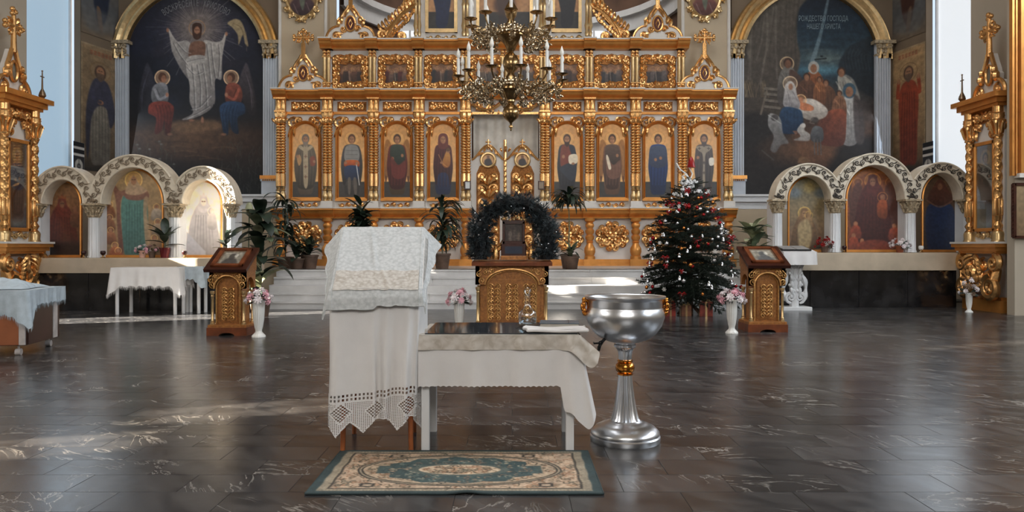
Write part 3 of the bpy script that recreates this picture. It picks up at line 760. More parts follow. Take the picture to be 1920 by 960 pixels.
# ---- icons: carved frame + painting, each a thing
def arch_out(cx, hw, yc, yb, r=None, n=14):
    r = r or hw
    return [(cx-hw,yb)]+[(cx-math.cos(t)*hw,yc-math.sin(t)*r) for t in np.linspace(0,PI,n)]+[(cx+hw,yb)]
def arch_nrm(n=14): return [(-1,0)]+[(-math.cos(t),-math.sin(t)) for t in np.linspace(0,PI,n)]+[(1,0)]
SK = (150,104,72); HAIR = (64,42,30)
def saint(c, cx, yt, yb, kind):
    """half-flat figure of an icon, feet at yb, crown of head at yt"""
    h = yb-yt; u = h/120.0
    def p(*q): return [(cx+a*u, yt+b*u) for a,b in q]
    def E(a,b,rx,ry,col,al=1,s_=.6): c.ell(cx+a*u,yt+b*u,rx*u,ry*u,col,al,s_)
    def Pl(col,*q,a=1,soft=.7,col2=None,gd=(0,1)): c.poly(p(*q),col,a,soft,True,col2,gd)
    def Ln(col,wd,*q,a=.7): c.line(p(*q),wd*u,col,a,.5)
    robe,inner,dark = kind['robe'],kind['inner'],tuple(int(x*.5) for x in kind['robe'])
    c.ring(cx,yt+9*u,14*u,1.0,(176,110,50),.5)
    c.ell(cx,yt+9*u,13.5*u,13.5*u,(226,176,104),.35)
    if kind.get('wings'):
        for s_ in (-1,1):
            Pl((150,100,50),(s_*10,30),(s_*16,12),(s_*23,14),(s_*26,40),(s_*26,70),(s_*22,96),(s_*15,60),a=.95,col2=(84,52,34))
            for k in range(4): Ln((196,144,82),.8,(s_*(16+k*2.4),20+k*4),(s_*(20+k*1.5),50+k*6),(s_*(19+k*1.2),82),a=.5)
    # lower robe, torso, mantle
    Pl(inner,(-15,60),(15,60),(16,90),(13,116),(0,119),(-13,116),(-16,90),col2=tuple(int(x*.65) for x in inner))
    wd = kind.get('w',20)
    Pl(robe,(-6,20),(6,20),(15,25),(wd,45),(wd+1,70),(wd-4,100),(8,kind.get('rl',108)),(-8,kind.get('rl',108)),(-wd+4,100),(-wd-1,70),(-wd,45),(-15,25),col2=dark)
    for k in range(5):
        x = -12+6*k; Ln(dark,1.2,(x*.7,30),(x*1.05,62),(x,104),a=.55)
        Ln(tuple(min(255,int(v*1.45)) for v in robe),.8,(x*.7+2,30),(x*1.05+2.5,62),(x+1,100),a=.4)
    f = kind.get('f')
    if f == 'bishop':
        Pl((160,142,114),(-4,24),(4,24),(4.5,98),(-3.5,98),soft=.5); Pl((160,142,114),(-14,26),(0,34),(14,26),(10,22),(0,28),(-10,22),soft=.5)
        for y in (44,64,84): Ln((90,50,36),1.4,(-2.5,y),(3,y)); Ln((90,50,36),1.4,(0,y-3),(0,y+3))
        Pl((170,130,84),(-17,48),(-12,40),(-8,52),(-13,62)); E(-16,44,2.6,3.4,SK); Pl((120,60,40),(9,46),(18,44),(19,60),(10,62)); E(17,54,2.6,3,SK)
    if f == 'warrior':
        Pl((126,124,120),(-11,24),(11,24),(13,52),(-13,52)); 
        for y in (32,40,48): Ln((84,80,76),1,(-11,y),(11,y))
        Pl((186,92,42),(-12,52),(12,52),(13,64),(-13,64),col2=(140,60,30)); Pl((38,54,84),(-13,64),(13,64),(12,88),(-12,88),col2=(26,36,58))
        Ln((200,200,196),1.6,(9,58),(15,100),a=.95); Ln((170,110,50),1.4,(6,60),(13,57),a=.9)
        Pl((90,82,74),(-8,88),(-2,88),(-3,116),(-7,116)); Pl((90,82,74),(3,88),(9,88),(10,116),(5,116)); E(-12,56,2.6,3,SK); E(10,57,2.6,3,SK)
    if f == 'virgin':
        Pl((96,46,40),(-8,2),(0,-2),(8,2),(10,16),(7,28),(-7,28),(-10,16)); Pl((184,132,66),(2,44),(8,32),(14,42),(13,62),(4,66),(-2,58),col2=(140,84,40)); E(10,32,4.2,5,SK); E(10,30,4.6,4,HAIR,.7); Ln((200,150,84),1.2,(-9,40),(0,58),(8,64))
        E(-3,56,3,2.4,SK)
    if f == 'christ':
        Pl((110,52,38),(-11,24),(8,24),(6,60),(-12,64)); Pl((40,44,54),(4,24),(14,27),(20,48),(18,64),(8,56),(-14,66),(-8,78),(10,92),(18,70)); Pl((210,196,170),(4,42),(19,40),(20,56),(5,58),soft=.5); E(-7,44,3,3.6,SK); E(12,58,3,2.4,SK)
    if f == 'angel':
        Pl(kind['torso'],(-12,24),(12,24),(14,56),(-10,58),col2=tuple(int(x*.6) for x in kind['torso'])); E(-9,48,2.8,3.4,SK); E(10,42,2.6,3.4,SK); Pl(robe,(-12,44),(2,60),(16,52),(14,84),(-8,84),a=.8)
        if kind.get('scroll'): Pl((206,190,166),(-12,44),(-8,43),(-2,66),(-7,68),soft=.5)
    if f == 'monk':
        Pl((66,76,96),(-14,26),(14,26),(17,58),(6,66),(-6,66),(-17,58),col2=(44,50,70)); E(-5,50,2.8,3.2,SK); E(5,47,2.8,3.2,SK)
    if f == 'crossrobe':
        Pl((140,126,106),(-14,24),(14,24),(11,32),(2,44),(2,98),(-3,98),(-2,44),(-11,32),soft=.5)
        for a,b in ((-9,28),(9,28),(0,56),(0,76)): Ln((50,40,36),1.6,(a-2.5,b),(a+2.5,b)); Ln((50,40,36),1.6,(a,b-2.5),(a,b+2.5))
        Pl((214,206,190),(10,48),(19,47),(19,60),(11,61),soft=.5); E(-12,46,2.8,3.4,SK)
    # head
    if f != 'virgin': E(0,9,7.4,9.4,kind.get('hair',HAIR))
    E(0,11,5.2,7.4,SK); E(1.5,12,3,5.6,(178,130,94),.5)
    for s_ in (-1,1): E(s_*2.2,9.4,1.3,.8,(50,32,24),.8)
    Ln((96,60,42),.8,(0.3,10),(0.3,13.4)); Ln((110,60,46),.8,(-1.6,15.6),(1.6,15.6))
    if kind.get('beard'): Pl(kind['beard'],(-5,12),(-3,15),(3,15),(5,12),(4.4,20),(0,25),(-4.4,20))
KINDS_ = [
 dict(robe=(98,84,66),inner=(110,94,76),f='bishop',beard=(120,106,92),hair=(96,84,74),w=21),
 dict(robe=(70,66,66),inner=(70,66,62),f='warrior',w=20,rl=92,hair=(84,52,34)),
 dict(robe=(104,44,38),inner=(92,70,46),f='angel',torso=(56,66,56),wings=1,w=19),
 dict(robe=(80,36,36),inner=(34,48,86),f='virgin',w=18,rl=78),
 dict(robe=(46,46,54),inner=(58,50,52),f='christ',beard=(58,38,28),w=18),
 dict(robe=(112,78,62),inner=(118,86,64),f='angel',torso=(92,72,60),wings=1,scroll=1,w=17),
 dict(robe=(38,60,112),inner=(30,48,92),f='monk',w=18,rl=114),
 dict(robe=(78,62,52),inner=(98,66,50),f='crossrobe',beard=(70,56,48),w=18)]
LAB1 = ['arched icon of a bearded bishop in brown vestments with pale stole, first from the left',
 'arched icon of a soldier saint with orange sash, blue skirt and sword',
 'arched icon of a winged figure in a dark red robe, beside the soldier saint',
 'arched icon of a woman in maroon mantle holding a child, left of the doorway',
 'arched icon of a bearded man with an open white book, right of the doorway',
 'arched icon of a brown-robed winged figure with a white scroll',
 'arched icon of a saint robed all in blue, behind the tree top',
 'arched icon of a bishop with crosses on his stole, behind the red bell']
for i,(cx,kd) in enumerate(zip(ICX,KINDS_)):
    rt = thing('icon',LAB1[i],'icon',(wx(cx,YI),YI-.02,wz(377,YI)),0,None)
    A = arch_out(cx,24,259,373,26,18); N_ = arch_nrm(18)
    m = MB().sweep(A,N_,[(0,.01),(0,.05),(1.2,.07),(2.2,.05),(3,.1),(5,.13),(6,.1),(6,.0)],TI)
    m.build('frame', GOLDC, rt); m = MB(); bx(m,cx-30,cx+30,371.5,377,0,.11); bx(m,cx-25,cx+25,370,372,0,.06); m.build('frame_foot', GOLDC, rt, False)
    c = Canvas(cx-25,232,cx+25,374,.8); c.vgrad([(232,(190,136,78)),(300,(214,164,104)),(340,(220,174,112))]); c.grain(.05,9)
    c.rect(cx-26,341,cx+26,376,(58,54,50)); c.rect(cx-26,341,cx+26,343,(44,40,36),.5); c.rect(cx-26,371,cx+26,372.2,(150,104,60),.6)
    saint(c,cx,252,366,kd); c.grain(.06,3)
    place('painting', c.mesh('painting',PAINTG,lambda x,y:(wx(x,YI),YI-.03,wz(y,YI)),None,1.25), rt)
# festal row: dark little scenes
SCN = [('small square icon of dark boats of figures, first in the festal row',[(96,62,48),(60,44,40),(120,84,66)]),
 ('small square icon of three figures, one in red, second in the festal row',[(92,40,36),(120,90,76),(60,50,48)]),
 ('small square icon with a central black-robed figure, third in the festal row',[(34,34,38),(70,46,40),(96,72,60)]),
 ('small square icon behind the left candles of the chandelier',[(84,74,66),(110,92,74),(60,50,44)]),
 ('small square icon just right of the chandelier stem',[(70,60,54),(96,80,66),(52,44,40)]),
 ('small square icon behind the right candles of the chandelier',[(66,44,38),(92,66,52),(44,36,36)]),
 ('small square icon of two pale standing figures, second from the right end',[(60,58,62),(104,90,84),(50,42,42)]),
 ('small square icon at the right end of the festal row',[(66,54,52),(110,96,90),(48,40,40)])]
for i,(cx,(lb,cols)) in enumerate(zip(SQ,SCN)):
    c = Canvas(cx-24,116,cx+24,160,.8,(110,74,54)); c.vgrad([(116,(140,100,64)),(136,(96,62,50)),(160,(52,38,36))])
    rnd = random.Random(40+i)
    for k in range(5):
        x = cx-15+7.5*k+rnd.uniform(-2,2); cc = cols[k%3]; y = 128+rnd.uniform(-4,4)
        c.poly([(x-4,158),(x-5,140),(x-2,y+6),(x+2,y+6),(x+5,140),(x+4,158)],cc,.95,.8,True,tuple(int(v*.5) for v in cc)); c.ell(x,y+3,2.6,3.2,(150,108,78)); c.ring(x,y+3,4.4,.8,(200,150,84),.6)
    c.line([(cx-3,134),(cx-1,156)],1.6,(170,150,130),.6); c.grain(.15,3)
    place('icon', c.mesh('painting',PAINTG,lambda x,y:(wx(x,YI),YI-.015,wz(y,YI))))
    tag(bpy.context.scene.objects[-1] if False else COL.objects[-1], lb, 'icon', None)
# upper row of framed icons
for cx,hw,lb,cc in ((828,30,'tall framed icon of a dark blue robed figure above the upper cornice, left',(26,36,66)),(946,53,'large framed icon behind the chandelier top',(52,40,36)),(1062,28,'tall framed icon of a black robed figure above the upper cornice, right',(34,33,36))):
    rt = thing('icon',lb,'icon',(wx(cx,YI),YI-.02,wz(62,YI)))
    A = [(cx-hw+6,56),(cx-hw+6,-55),(cx+hw-6,-55),(cx+hw-6,56)]; m = MB()
    bx(m,cx-hw,cx-hw+6,-60,62,0,.1); bx(m,cx+hw-6,cx+hw,-60,62,0,.1); bx(m,cx-hw,cx+hw,55,62,0,.09); bx(m,cx-hw,cx+hw,-60,-54,0,.1)
    m.build('frame', GOLDP, rt, False)
    c = Canvas(cx-hw+4,-56,cx+hw-4,58,1.0); c.vgrad([(-56,(176,130,88)),(22,(176,130,88)),(24,(52,48,44)),(58,(48,44,42))])
    c.poly([(cx-12,-40),(cx+12,-40),(cx+18,-10),(cx+15,20),(cx+9,50),(cx-9,50),(cx-11,20),(cx-16,-10)],cc,1,1,True,tuple(int(v*.9) for v in cc)); c.grain(.1,4)
    if hw > 40: c.ell(cx,0,30,24,(150,96,50),.6,8); c.ell(cx,10,20,20,(60,40,34),.8,4)
    place('painting', c.mesh('painting',PAINTG,lambda x,y:(wx(x,YI),YI-.03,wz(y,YI))), rt)
# ---- royal doors, curtain, doorway lintel drapery
def door_leaf(x0, x1, lb):
    cx = (x0+x1)/2; rt = thing('royal_door',lb,'door',(wx(cx,YI),YI+.05,PZ)); T = lambda a,b,d: (wx(a,YI),YI+.08-d,wz(b,YI))
    cv = [(x0,300)]+[(x0+(x1-x0)*t,300-28*math.sin(PI*t)**1.6) for t in np.linspace(.08,.92,15)]+[(x1,300)]
    MB().prism([(x0,497)]+cv+[(x1,497)],T,-.04,.03).build('door_board', IVORY, rt, False)
    ins = [(cx-22,485),(cx-22,325),(cx-16,311),(cx,305),(cx+16,311),(cx+22,325),(cx+22,485)]
    MB().prism(ins,T,.03,.05).build('carved_ground', GOLDD, rt, False)
    m = MB(); m.tube([T(a,b,.04) for a,b in cv],.03,6); rr = random.Random(int(cx))
    for k in range(7):
        y = 330+24*k
        for s_ in (-1,1):
            scroll(m,T,cx+s_*11,y,9,0 if s_<0 else PI,1.3,s_*(1 if k%2 else -1),.045,.08,6); lobe(m,T,cx+s_*3,y+14,-PI/2+s_*.5,22,.05,.09,s_*.9); lobe(m,T,cx+s_*18,y+12,-PI/2-s_*.3,18,.045,.08,-s_*.8)
        lobe(m,T,cx,y+16,-PI/2,18,.05,.1)
    for s_ in (-1,1): lobe(m,T,cx+s_*8,284,-PI/2-s_*.4,14,.03,.05,-s_*.6); lobe(m,T,cx+s_*20,292,-PI/2-s_*.9,14,.03,.05)
    m.tube([T(cx,280,.04),T(cx,261,.04)],.02,5); m.tube([T(cx-5,266,.04),T(cx+5,266,.04)],.02,5); m.ball(T(cx,274,.05),.05,8,6)
    m.build('carving', GOLD, rt)
    m = MB(); m.tube([T(cx+13*math.cos(t),300+13*math.sin(t),.07) for t in np.linspace(0,2*PI,25)],.04,6); m.build('medallion_frame', GOLDP, rt)
    c = Canvas(cx-13,287,cx+13,313,.7,(206,158,104)); c.poly([(cx-5,312),(cx-7,302),(cx-2,297),(cx+3,297),(cx+7,304),(cx+7,312)],(48,38,38)); c.ell(cx,294,2.8,3.4,(120,80,56))
    place('medallion', c.mesh('medallion',PAINTG,lambda x,y:(wx(x,YI),YI+.02,wz(y,YI)),lambda X,Y:np.hypot(X-cx,Y-300)<12.6), rt)
    return rt
door_leaf(884,946.5,'left leaf of the gilded royal doors behind the fir arch'); door_leaf(948,1011,'right leaf of the gilded royal doors behind the fir arch')
m = MB(); T = lambda a,b,d: (wx(a,YI),YI+.1-d,wz(b,YI))
m.tube([T(947,262,.06),T(947,480,.06)],.045,8)
for k in range(18): m.ball(T(947,300+k*10,.1),.05,6,4)
lobe(m,T,947,285,-PI/2,12,.05,.08); lobe(m,T,941,284,-PI/2-.5,8,.03,.08); lobe(m,T,953,284,-PI/2+.5,8,.03,.08)
o = m.build('door_post', GOLD, None); tag(o,'beaded gilded post where the royal doors meet','post')
m = MB()
def fn(u,v):
    x = 886+124*u; f_ = .05*math.sin(u*46+.8*math.sin(v*3))+.03*math.sin(u*19+1)
    return (wx(x,YI), YI+.42+f_*(.4+.6*v), wz(212+(78+6*abs(math.sin(u*PI*6)))*v*3.6,YI))
m.quadgrid(fn,124,10); o = m.build('doorway_curtain', CURTM); tag(o,'pale pleated curtain hanging inside the doorway above the royal doors','curtain')
m = MB(); 
for s_ in (-1,1):
    pts = [TI(947+s_*(62-58*t),196+16*math.sin(PI*t*.9)-10*t,.1) for t in np.linspace(0,1,12)]; m.tube(pts,.05,6)
    scroll(m,TI,947+s_*50,200,8,PI/2,1.3,s_,.04,.1); scroll(m,TI,947+s_*26,204,9,PI/2,1.3,-s_,.04,.1)
    for k in range(5): lobe(m,TI,947+s_*(12+10*k),208-2*k,PI/2,9,.03,.08)
bx(m,884,1011,211,215,0,.08)
m.build('doorway_carving', GOLD, ico)
# small framed notices on the inner columns
for cx,lb,cc in ((878,'small framed pale paper on the column left of the royal doors',(214,216,214)),(1014,'small framed icon on the column right of the royal doors',(150,130,110))):
    rt = thing('small_frame',lb,'frame',(wx(cx,YI),YI-.3,wz(357,YI)))
    m = MB(); m.box(wx(cx-6,YI),wx(cx+6,YI),YI-.3,YI-.26,wz(357,YI),wz(341,YI)); m.build('frame', WOODD, rt, False)
    m = MB(); m.box(wx(cx-4,YI),wx(cx+4,YI),YI-.308,YI-.3,wz(355,YI),wz(343,YI)); m.build('sheet', pbr('sheet_%d'%cx, L(*cc), .4), rt, False)
# ---- oval medallions on the cream piers
for cx,lb,cc in ((567,'carved medallion with a dark painted half figure on the left cream pier',(84,62,66)),(1321,'carved medallion with a reddish painted half figure on the right cream pier',(120,76,70))):
    Y_ = YI+.24; T = lambda a,b,d: (wx(a,Y_),Y_-d,wz(b,Y_))
    rt = thing('medallion',lb,'medallion',(wx(cx,Y_),Y_,wz(40,Y_)))
    c = Canvas(cx-34,-50,cx+34,38,1.0,(150,120,84)); c.poly([(cx-24,40),(cx-26,16),(cx-12,-4),(cx+12,-4),(cx+26,16),(cx+24,40)],cc,1,2,True,tuple(int(v*.6) for v in cc)); c.poly([(cx-5,0),(cx+5,0),(cx+1,20)],(96,100,86)); c.line([(cx-16,8),(cx-6,30)],2,(150,130,126),.5); c.line([(cx+8,6),(cx+16,26)],2,(150,130,126),.5); c.ell(cx,-14,8,11,SK); c.grain(.12,4)
    place('painting', c.mesh('painting',PAINT,lambda x,y:T(x,y,.03),lambda X,Y:((X-cx)/28)**2+((Y+8)/40)**2<1), rt)
    m = MB(); m.tube([T(cx+29*math.cos(t),-8+41*math.sin(t),.04) for t in np.linspace(0,2*PI,41)],.05,6)
    for k in range(16):
        t = 2*PI*k/16+.2; x,y = cx+33*math.cos(t),-8+45*math.sin(t); scroll(m,T,x,y,6,t,1.2,1 if k%2 else -1,.035,.05)
        lobe(m,T,x,y,t+.6,8,.03,.05)
    m.build('scroll_frame', GOLDP, rt)
# ================================================================ marble ledges with triple arcades of icons
def ledge(name, xa, xb, Y, ztop, zmid, label, tx):
    st = thing(name,label,'ledge',((xa+xb)/2,Y,0))
    MB().bbox(xa,xb,Y,Y+1.3,zmid,ztop,.012).build('ledge_slab', MARBLEB, st, False)
    MB().box(xa+.02,xb-.04,Y+.12,Y+1.2,0,zmid).build('plinth', BLACKM, st, False)
    n = 4
    for k in range(n):                             # facing slabs of polished black marble
        x0 = xa+.02+(xb-xa-.06)*k/n; x1 = xa+.02+(xb-xa-.06)*(k+1)/n
        MB().bbox(x0+.003,x1-.003,Y+.09,Y+.13,.005,zmid-.003,.004).build('facing_slab', BLACKM, st, False)
    return st
def column_fluted(m, x, y, r, z0, z1):
    m.lathe([(r*1.12,0),(r*1.12,.03),(r,.05),(r*.94,z1-z0-.02),(r,z1-z0)],36,(x,y,z0),12,.12)
def capital(x, y, r, z0, z1, nm, par, mat):
    h = z1-z0; m = MB().lathe([(r*.95,0),(r*1.05,h*.06),(r*.9,h*.12),(r*1.0,h*.5),(r*1.35,h*.85),(r*1.3,h*.86)],16,(x,y,z0))
    m.box(x-r*1.5,x+r*1.5,y-r*1.5,y+r*1.5,z1-h*.14,z1)
    for row,(zz,ll,rr_) in enumerate(((.1,.42,1.0),(.36,.45,1.15))):
        for k in range(8):
            a = 2*PI*k/8+row*PI/8; pts = []
            for t in np.linspace(0,1,5): q = r*rr_*(1+.12*t+.35*t**3); pts.append((x+math.cos(a)*q,y+math.sin(a)*q,z0+h*(zz+ll*t-.1*t**4)))
            m.tube(pts,[r*.2,r*.24,r*.22,r*.2,r*.12],5)
    for k in range(4):
        a = PI/4+k*PI/2; cx,cy = x+math.cos(a)*r*1.45,y+math.sin(a)*r*1.45
        pts = [(cx+math.cos(a)*r*.34*math.cos(t)*(1-t/9),cy+math.sin(a)*r*.34*math.cos(t)*(1-t/9),z0+h*.72+r*.34*math.sin(t)*(1-t/9)) for t in np.linspace(0,6.5,12)]; m.tube(pts,r*.12,5)
    return m.build(nm, mat, par)
def arcade(name, label, Y, yl, arches, cols, cy0, cy1, ends, mats, depth=.42):
    """arches: (cx, half width, inner top, outer half, outer top) in photo rows on the plane Y"""
    body, relief = mats; zl = wz(yl,Y); rt = thing(name,label,'icon arcade',(wx((ends[0]+ends[1])/2,Y),Y+.1,zl))
    T = lambda a,b,d: (wx(a,Y),Y-d,wz(b,Y))
    def top(x):
        best = cy0-6
        for cx,hw,it,oh,ot in arches:
            u = (x-cx)/oh
            if abs(u) < 1: best = min(best, cy0-(cy0-ot)*math.sqrt(1-u*u))
        return best
    def bot(x):
        for cx,hw,it,oh,ot in arches:
            u = (x-cx)/hw
            if abs(u) <= 1: return cy0-(cy0-it)*math.sqrt(max(0,1-u*u))
        return cy0
    xs = set(np.linspace(ends[0],ends[1],140))
    for cx,hw,it,oh,ot in arches:
        for t in np.linspace(0,PI,49): xs.add(round(cx-hw*math.cos(t),3)); xs.add(round(cx-oh*math.cos(t),3))
    xs = sorted(x for x in xs if ends[0] <= x <= ends[1]); vs = []; fs = []
    for x in xs: vs += [T(x,top(x),0),T(x,bot(x),0),T(x,bot(x),-depth),T(x,top(x),-depth)]
    for i in range(len(xs)-1):
        for q in range(4): r_ = (q+1)%4; fs.append((i*4+q,i*4+r_,i*4+4+r_,i*4+4+q))
    n4 = (len(xs)-1)*4; fs += [(0,3,2,1),(n4,n4+1,n4+2,n4+3)]
    ar = MB().add(vs,fs).build('arches', body, rt)
    m = MB(); b = MB()
    for i,(cx,hw,it,oh,ot) in enumerate(arches):
        ts = np.linspace(.02,PI-.02,40); pin = [(cx-math.cos(t)*(hw+1.5),cy0-math.sin(t)*(cy0-it+1.5)) for t in ts]; pout = [(cx-math.cos(t)*(oh-1.5),cy0-math.sin(t)*(cy0-ot-1.5)) for t in ts]
        b.tube([T(x,y,.01) for x,y in pin],.022,6)
        seg = [p for p in pout if p[1] <= top(p[0])+3 and ends[0] < p[0] < ends[1]]; 
        if len(seg) > 3: b.tube([T(x,y,.01) for x,y in seg],.024,6)
        mid = (hw+oh)/2; midt = (it+ot)/2; nsc = int(mid*PI/9.5)
        for k in range(nsc):
            t = PI*(k+.5)/nsc; x = cx-math.cos(t)*mid; y = cy0-math.sin(t)*(cy0-midt); w_ = (oh-hw)*.25
            if y-w_ < top(x)+1 or not ends[0]+4 < x < ends[1]-4: continue
            a = -PI/2+(t-PI/2)
            sg = 1 if k%2 else -1; x += math.cos(a)*w_*.35*sg; y += math.sin(a)*w_*.35*sg
            scroll(m,T,x,y,w_*.8,a+(PI if sg>0 else 0),1.3,sg,.010,.012,5,12)
            lobe(m,T,x-math.cos(a)*w_*.6*sg,y-math.sin(a)*w_*.6*sg,a+PI/2+sg*.5,w_*1.7,.011,.012,sg*.9,5,.01)
            if k%3 == 0: lobe(m,T,x,y,a+sg*.3,w_*1.2,.010,.012,.8*sg,5,.01)
    for cx,hw_ in cols:
        for s_ in (-1,0,1): lobe(m,T,cx,cy0-3,-PI/2+s_*.8,9,.018,.012,s_*.8,5,.01)
    b.build('archivolt_bead', body, ar); m.build('scroll_relief', relief, ar)
    z0,zc,z1 = zl,wz(cy1,Y),wz(cy0,Y)
    for cx,hw_ in cols:
        x = wx(cx,Y); r = hw_*Y/F
        m = MB(); column_fluted(m,x,Y+.02,r,z0,zc); cl = m.build('column', WHITEP, rt)
        capital(x,Y+.02,r,zc,z1,'capital',cl,CAPM)
        MB().box(x-r*.8,x+r*.8,Y+.03,Y+depth,z0,z1).build('pier', WHITEP, cl, False)
    return rt
def niche_icon(c, Y, cx, hw, it, cy0, yl, label, gain=1.3):
    rt = thing('icon',label,'icon',(wx(cx,Y),Y,wz(yl,Y)))
    A = arch_out(cx,hw-1,cy0,yl-1,cy0-it-1,22); N_ = arch_nrm(22); Tn = lambda a,b,d: (wx(a,Y),Y-d,wz(b,Y))
    MB().sweep(A,[(-a,-b) for a,b in N_],[(0,-.02),(0,.04),(2,.05),(3.2,.02),(3.2,0)],Tn).build('frame', GOLDC, rt)
    m = MB(); m.box(wx(cx-hw+1,Y),wx(cx+hw-1,Y),Y-.06,Y,wz(yl-.2,Y),wz(yl-5,Y)); m.build('frame_foot', GOLDC, rt, False)
    place('painting', c.mesh('painting',PAINTN,lambda x,y:(wx(x,Y),Y-.01,wz(y,Y)),lambda X,Y_:(Y_>cy0)|(((X-cx)/hw)**2+((Y_-cy0)/(cy0-it))**2<1),gain), rt)
    return rt
PAINTN = painted('painted_niche_icon', .45, .35, .12)
ledge('marble_ledge',-9.75,-5.47,15.2,wz(484,15.2),wz(512,15.2),'beige marble ledge on black marble under the left icon arcade',0)
ledge('marble_ledge',5.35,9.62,16.0,wz(474,16.0),wz(507,16.0),'beige marble ledge on black marble under the right icon arcade',1)
LY,RY = 15.5,16.25
LA = [(117,38,337,62,311),(249.5,59,314,85,289.5),(380.5,38,337,61,311)]
RA = [(1516.5,41,329,63.5,306),(1640,56,309.5,80,287),(1765,39,324,62,304)]
arcade('icon_arcade','three arched cream stucco icon arcade with brown scroll relief, on the left ledge',LY,483.2,LA,[(66,10),(175,10.5),(327,11),(433,8.5)],382,408,(50,441.5),(STUCCO,STUCCOD))
arcade('icon_arcade','three arched ivory icon arcade with black scroll relief, on the right ledge',RY,473.0,RA,[(1458,9.5),(1566.5,10.5),(1707,10.5),(1816,10)],374,400,(1453,1828),(STUCCO,pbr('black_relief',L(58,52,46),.6,0,.2,20)))
# --- the six niche icons
def virgin(c, cx, hy, s, robe, child=None, crown=None, hal=(190,140,84), face=(150,104,76), veil=None):
    q = lambda *z: [(cx+a*s,hy+b*s) for a,b in z]; veil = veil or robe; dk = tuple(int(v*.55) for v in robe)
    c.ring(cx,hy,13*s,1.3,tuple(min(255,int(v*1.15)) for v in hal),.8); c.ell(cx,hy,12.5*s,12.5*s,hal,.45)
    c.poly(q((-9,4),(9,4),(20,22),(27,50),(29,100),(-29,100),(-27,50),(-20,22)),robe,.97,1.2,True,dk)
    for k in range(7): c.line(q((-14+4.6*k,26),(-17+5.6*k,60),(-20+6.6*k,98)),1.4*s,dk,.5)
    c.poly(q((-8,-2),(-6,-9),(0,-11),(6,-9),(8,-2),(11,12),(5,20),(-5,20),(-11,12)),veil,.98,.9); c.ell(cx,hy+1*s,4.6*s,6.8*s,face)
    for s_ in (-1,1): c.ell(cx+s_*1.9*s,hy-.2*s,1.1*s,.7*s,(56,34,26))
    if crown: c.poly(q((-7,-9),(-8,-16),(-4,-12),(0,-18),(4,-12),(8,-16),(7,-9)),crown,.95,.8,False)
    if child:
        x,y,col = child; c.ring(cx+x*s,hy+y*s,8*s,1,hal,.8); c.ell(cx+x*s,hy+y*s,4.2*s,5*s,face); c.poly(q((x-5,y+5),(x+5,y+5),(x+8,y+16),(x+6,y+34),(x-7,y+32),(x-9,y+16)),col,.97,1,True,tuple(int(v*.6) for v in col))
    return c
def ncanv(A, yl, bg, s=.8):
    cx,hw,it,oh,ot = A; c = Canvas(cx-hw,it-1,cx+hw,yl,s); c.vgrad([(it,bg[0]),((it+yl)/2,bg[1]),(yl,bg[2])]); c.grain(.08,10); return c
c = ncanv(LA[0],483,[(120,88,56),(104,68,44),(40,28,24)]); virgin(c,117,382,1.0,(92,40,30),(24,10,(110,70,48)),(120,66,36),(120,84,50),(112,74,52)); c.rect(80,455,155,483,(30,24,24),.8,6); c.line([(84,400),(90,450)],2,(140,100,60),.4); c.grain(.14,3)
niche_icon(c,LY+.36,*[117,38],337,382,483,'dark red arched icon of a crowned woman with child, behind the left gilded case',1.5)
c = ncanv(LA[1],483,[(160,134,96),(150,124,90),(110,84,58)]); c.ring(251,338,15.5,2.4,(226,184,112)); c.ell(251,338,14,14,(196,150,86),.7)
c.poly([(232,366),(270,366),(278,420),(268,480),(236,480),(228,420)],(78,118,110),.98,1.5,True,(56,84,80)); 
for k in range(6): c.line([(238+5*k,384),(237+5.4*k,474)],1.6,(44,70,68),.5)
c.poly([(212,350),(216,346),(226,358),(244,352),(258,352),(276,358),(280,370),(270,374),(258,376),(240,374),(230,368),(226,400),(232,470),(224,470),(220,420),(218,380)],(122,84,70),.97,1.2,True,(84,54,46)); c.poly([(240,346),(251,330),(262,346),(276,358),(256,366),(236,362)],(166,140,112),.95,1.2); c.poly([(270,374),(279,372),(276,400),(284,450),(276,474),(270,420)],(150,126,98),.9,1.2)
c.ell(251,339,5.4,8,(150,108,78)); c.ell(248.8,337,1.2,.8,(60,40,30)); c.ell(253.2,337,1.2,.8,(60,40,30))
for x,y,col in ((206,384,(132,80,54)),(206,408,(120,74,50)),(208,432,(140,88,62)),(216,460,(150,84,54)),(294,388,(176,164,150)),(296,416,(166,146,124)),(290,446,(150,124,100)),(222,470,(134,76,50))):
    c.ring(x,y,6,1.2,(214,170,104),.8); c.ell(x,y,3.4,4.2,(140,98,72)); c.poly([(x-7,y+5),(x+7,y+5),(x+10,y+24),(x-10,y+24)],col,.85,1.5,True,tuple(int(v*.6) for v in col))
c.grain(.1,3); niche_icon(c,LY+.36,249.5,59,314,382,483,'large arched icon of a veiled woman in a teal robe, middle of the left arcade',1.5)
c = ncanv(LA[2],483,[(232,214,184),(226,208,184),(214,200,184)]); virgin(c,382,378,1.0,(178,172,172),(16,18,(196,188,182)),(186,180,178),(236,216,186),(206,190,178)); c.poly([(350,434),(386,472),(386,482),(350,482)],(132,132,138),.8,1,False); c.grain(.05,4)  # sun glare painted as pale tones, cast shadow as grey lower corner
niche_icon(c,LY+.36,380.5,38,337,382,483,'arched icon with sun glare painted into its colours, right end of the left arcade',1.9)
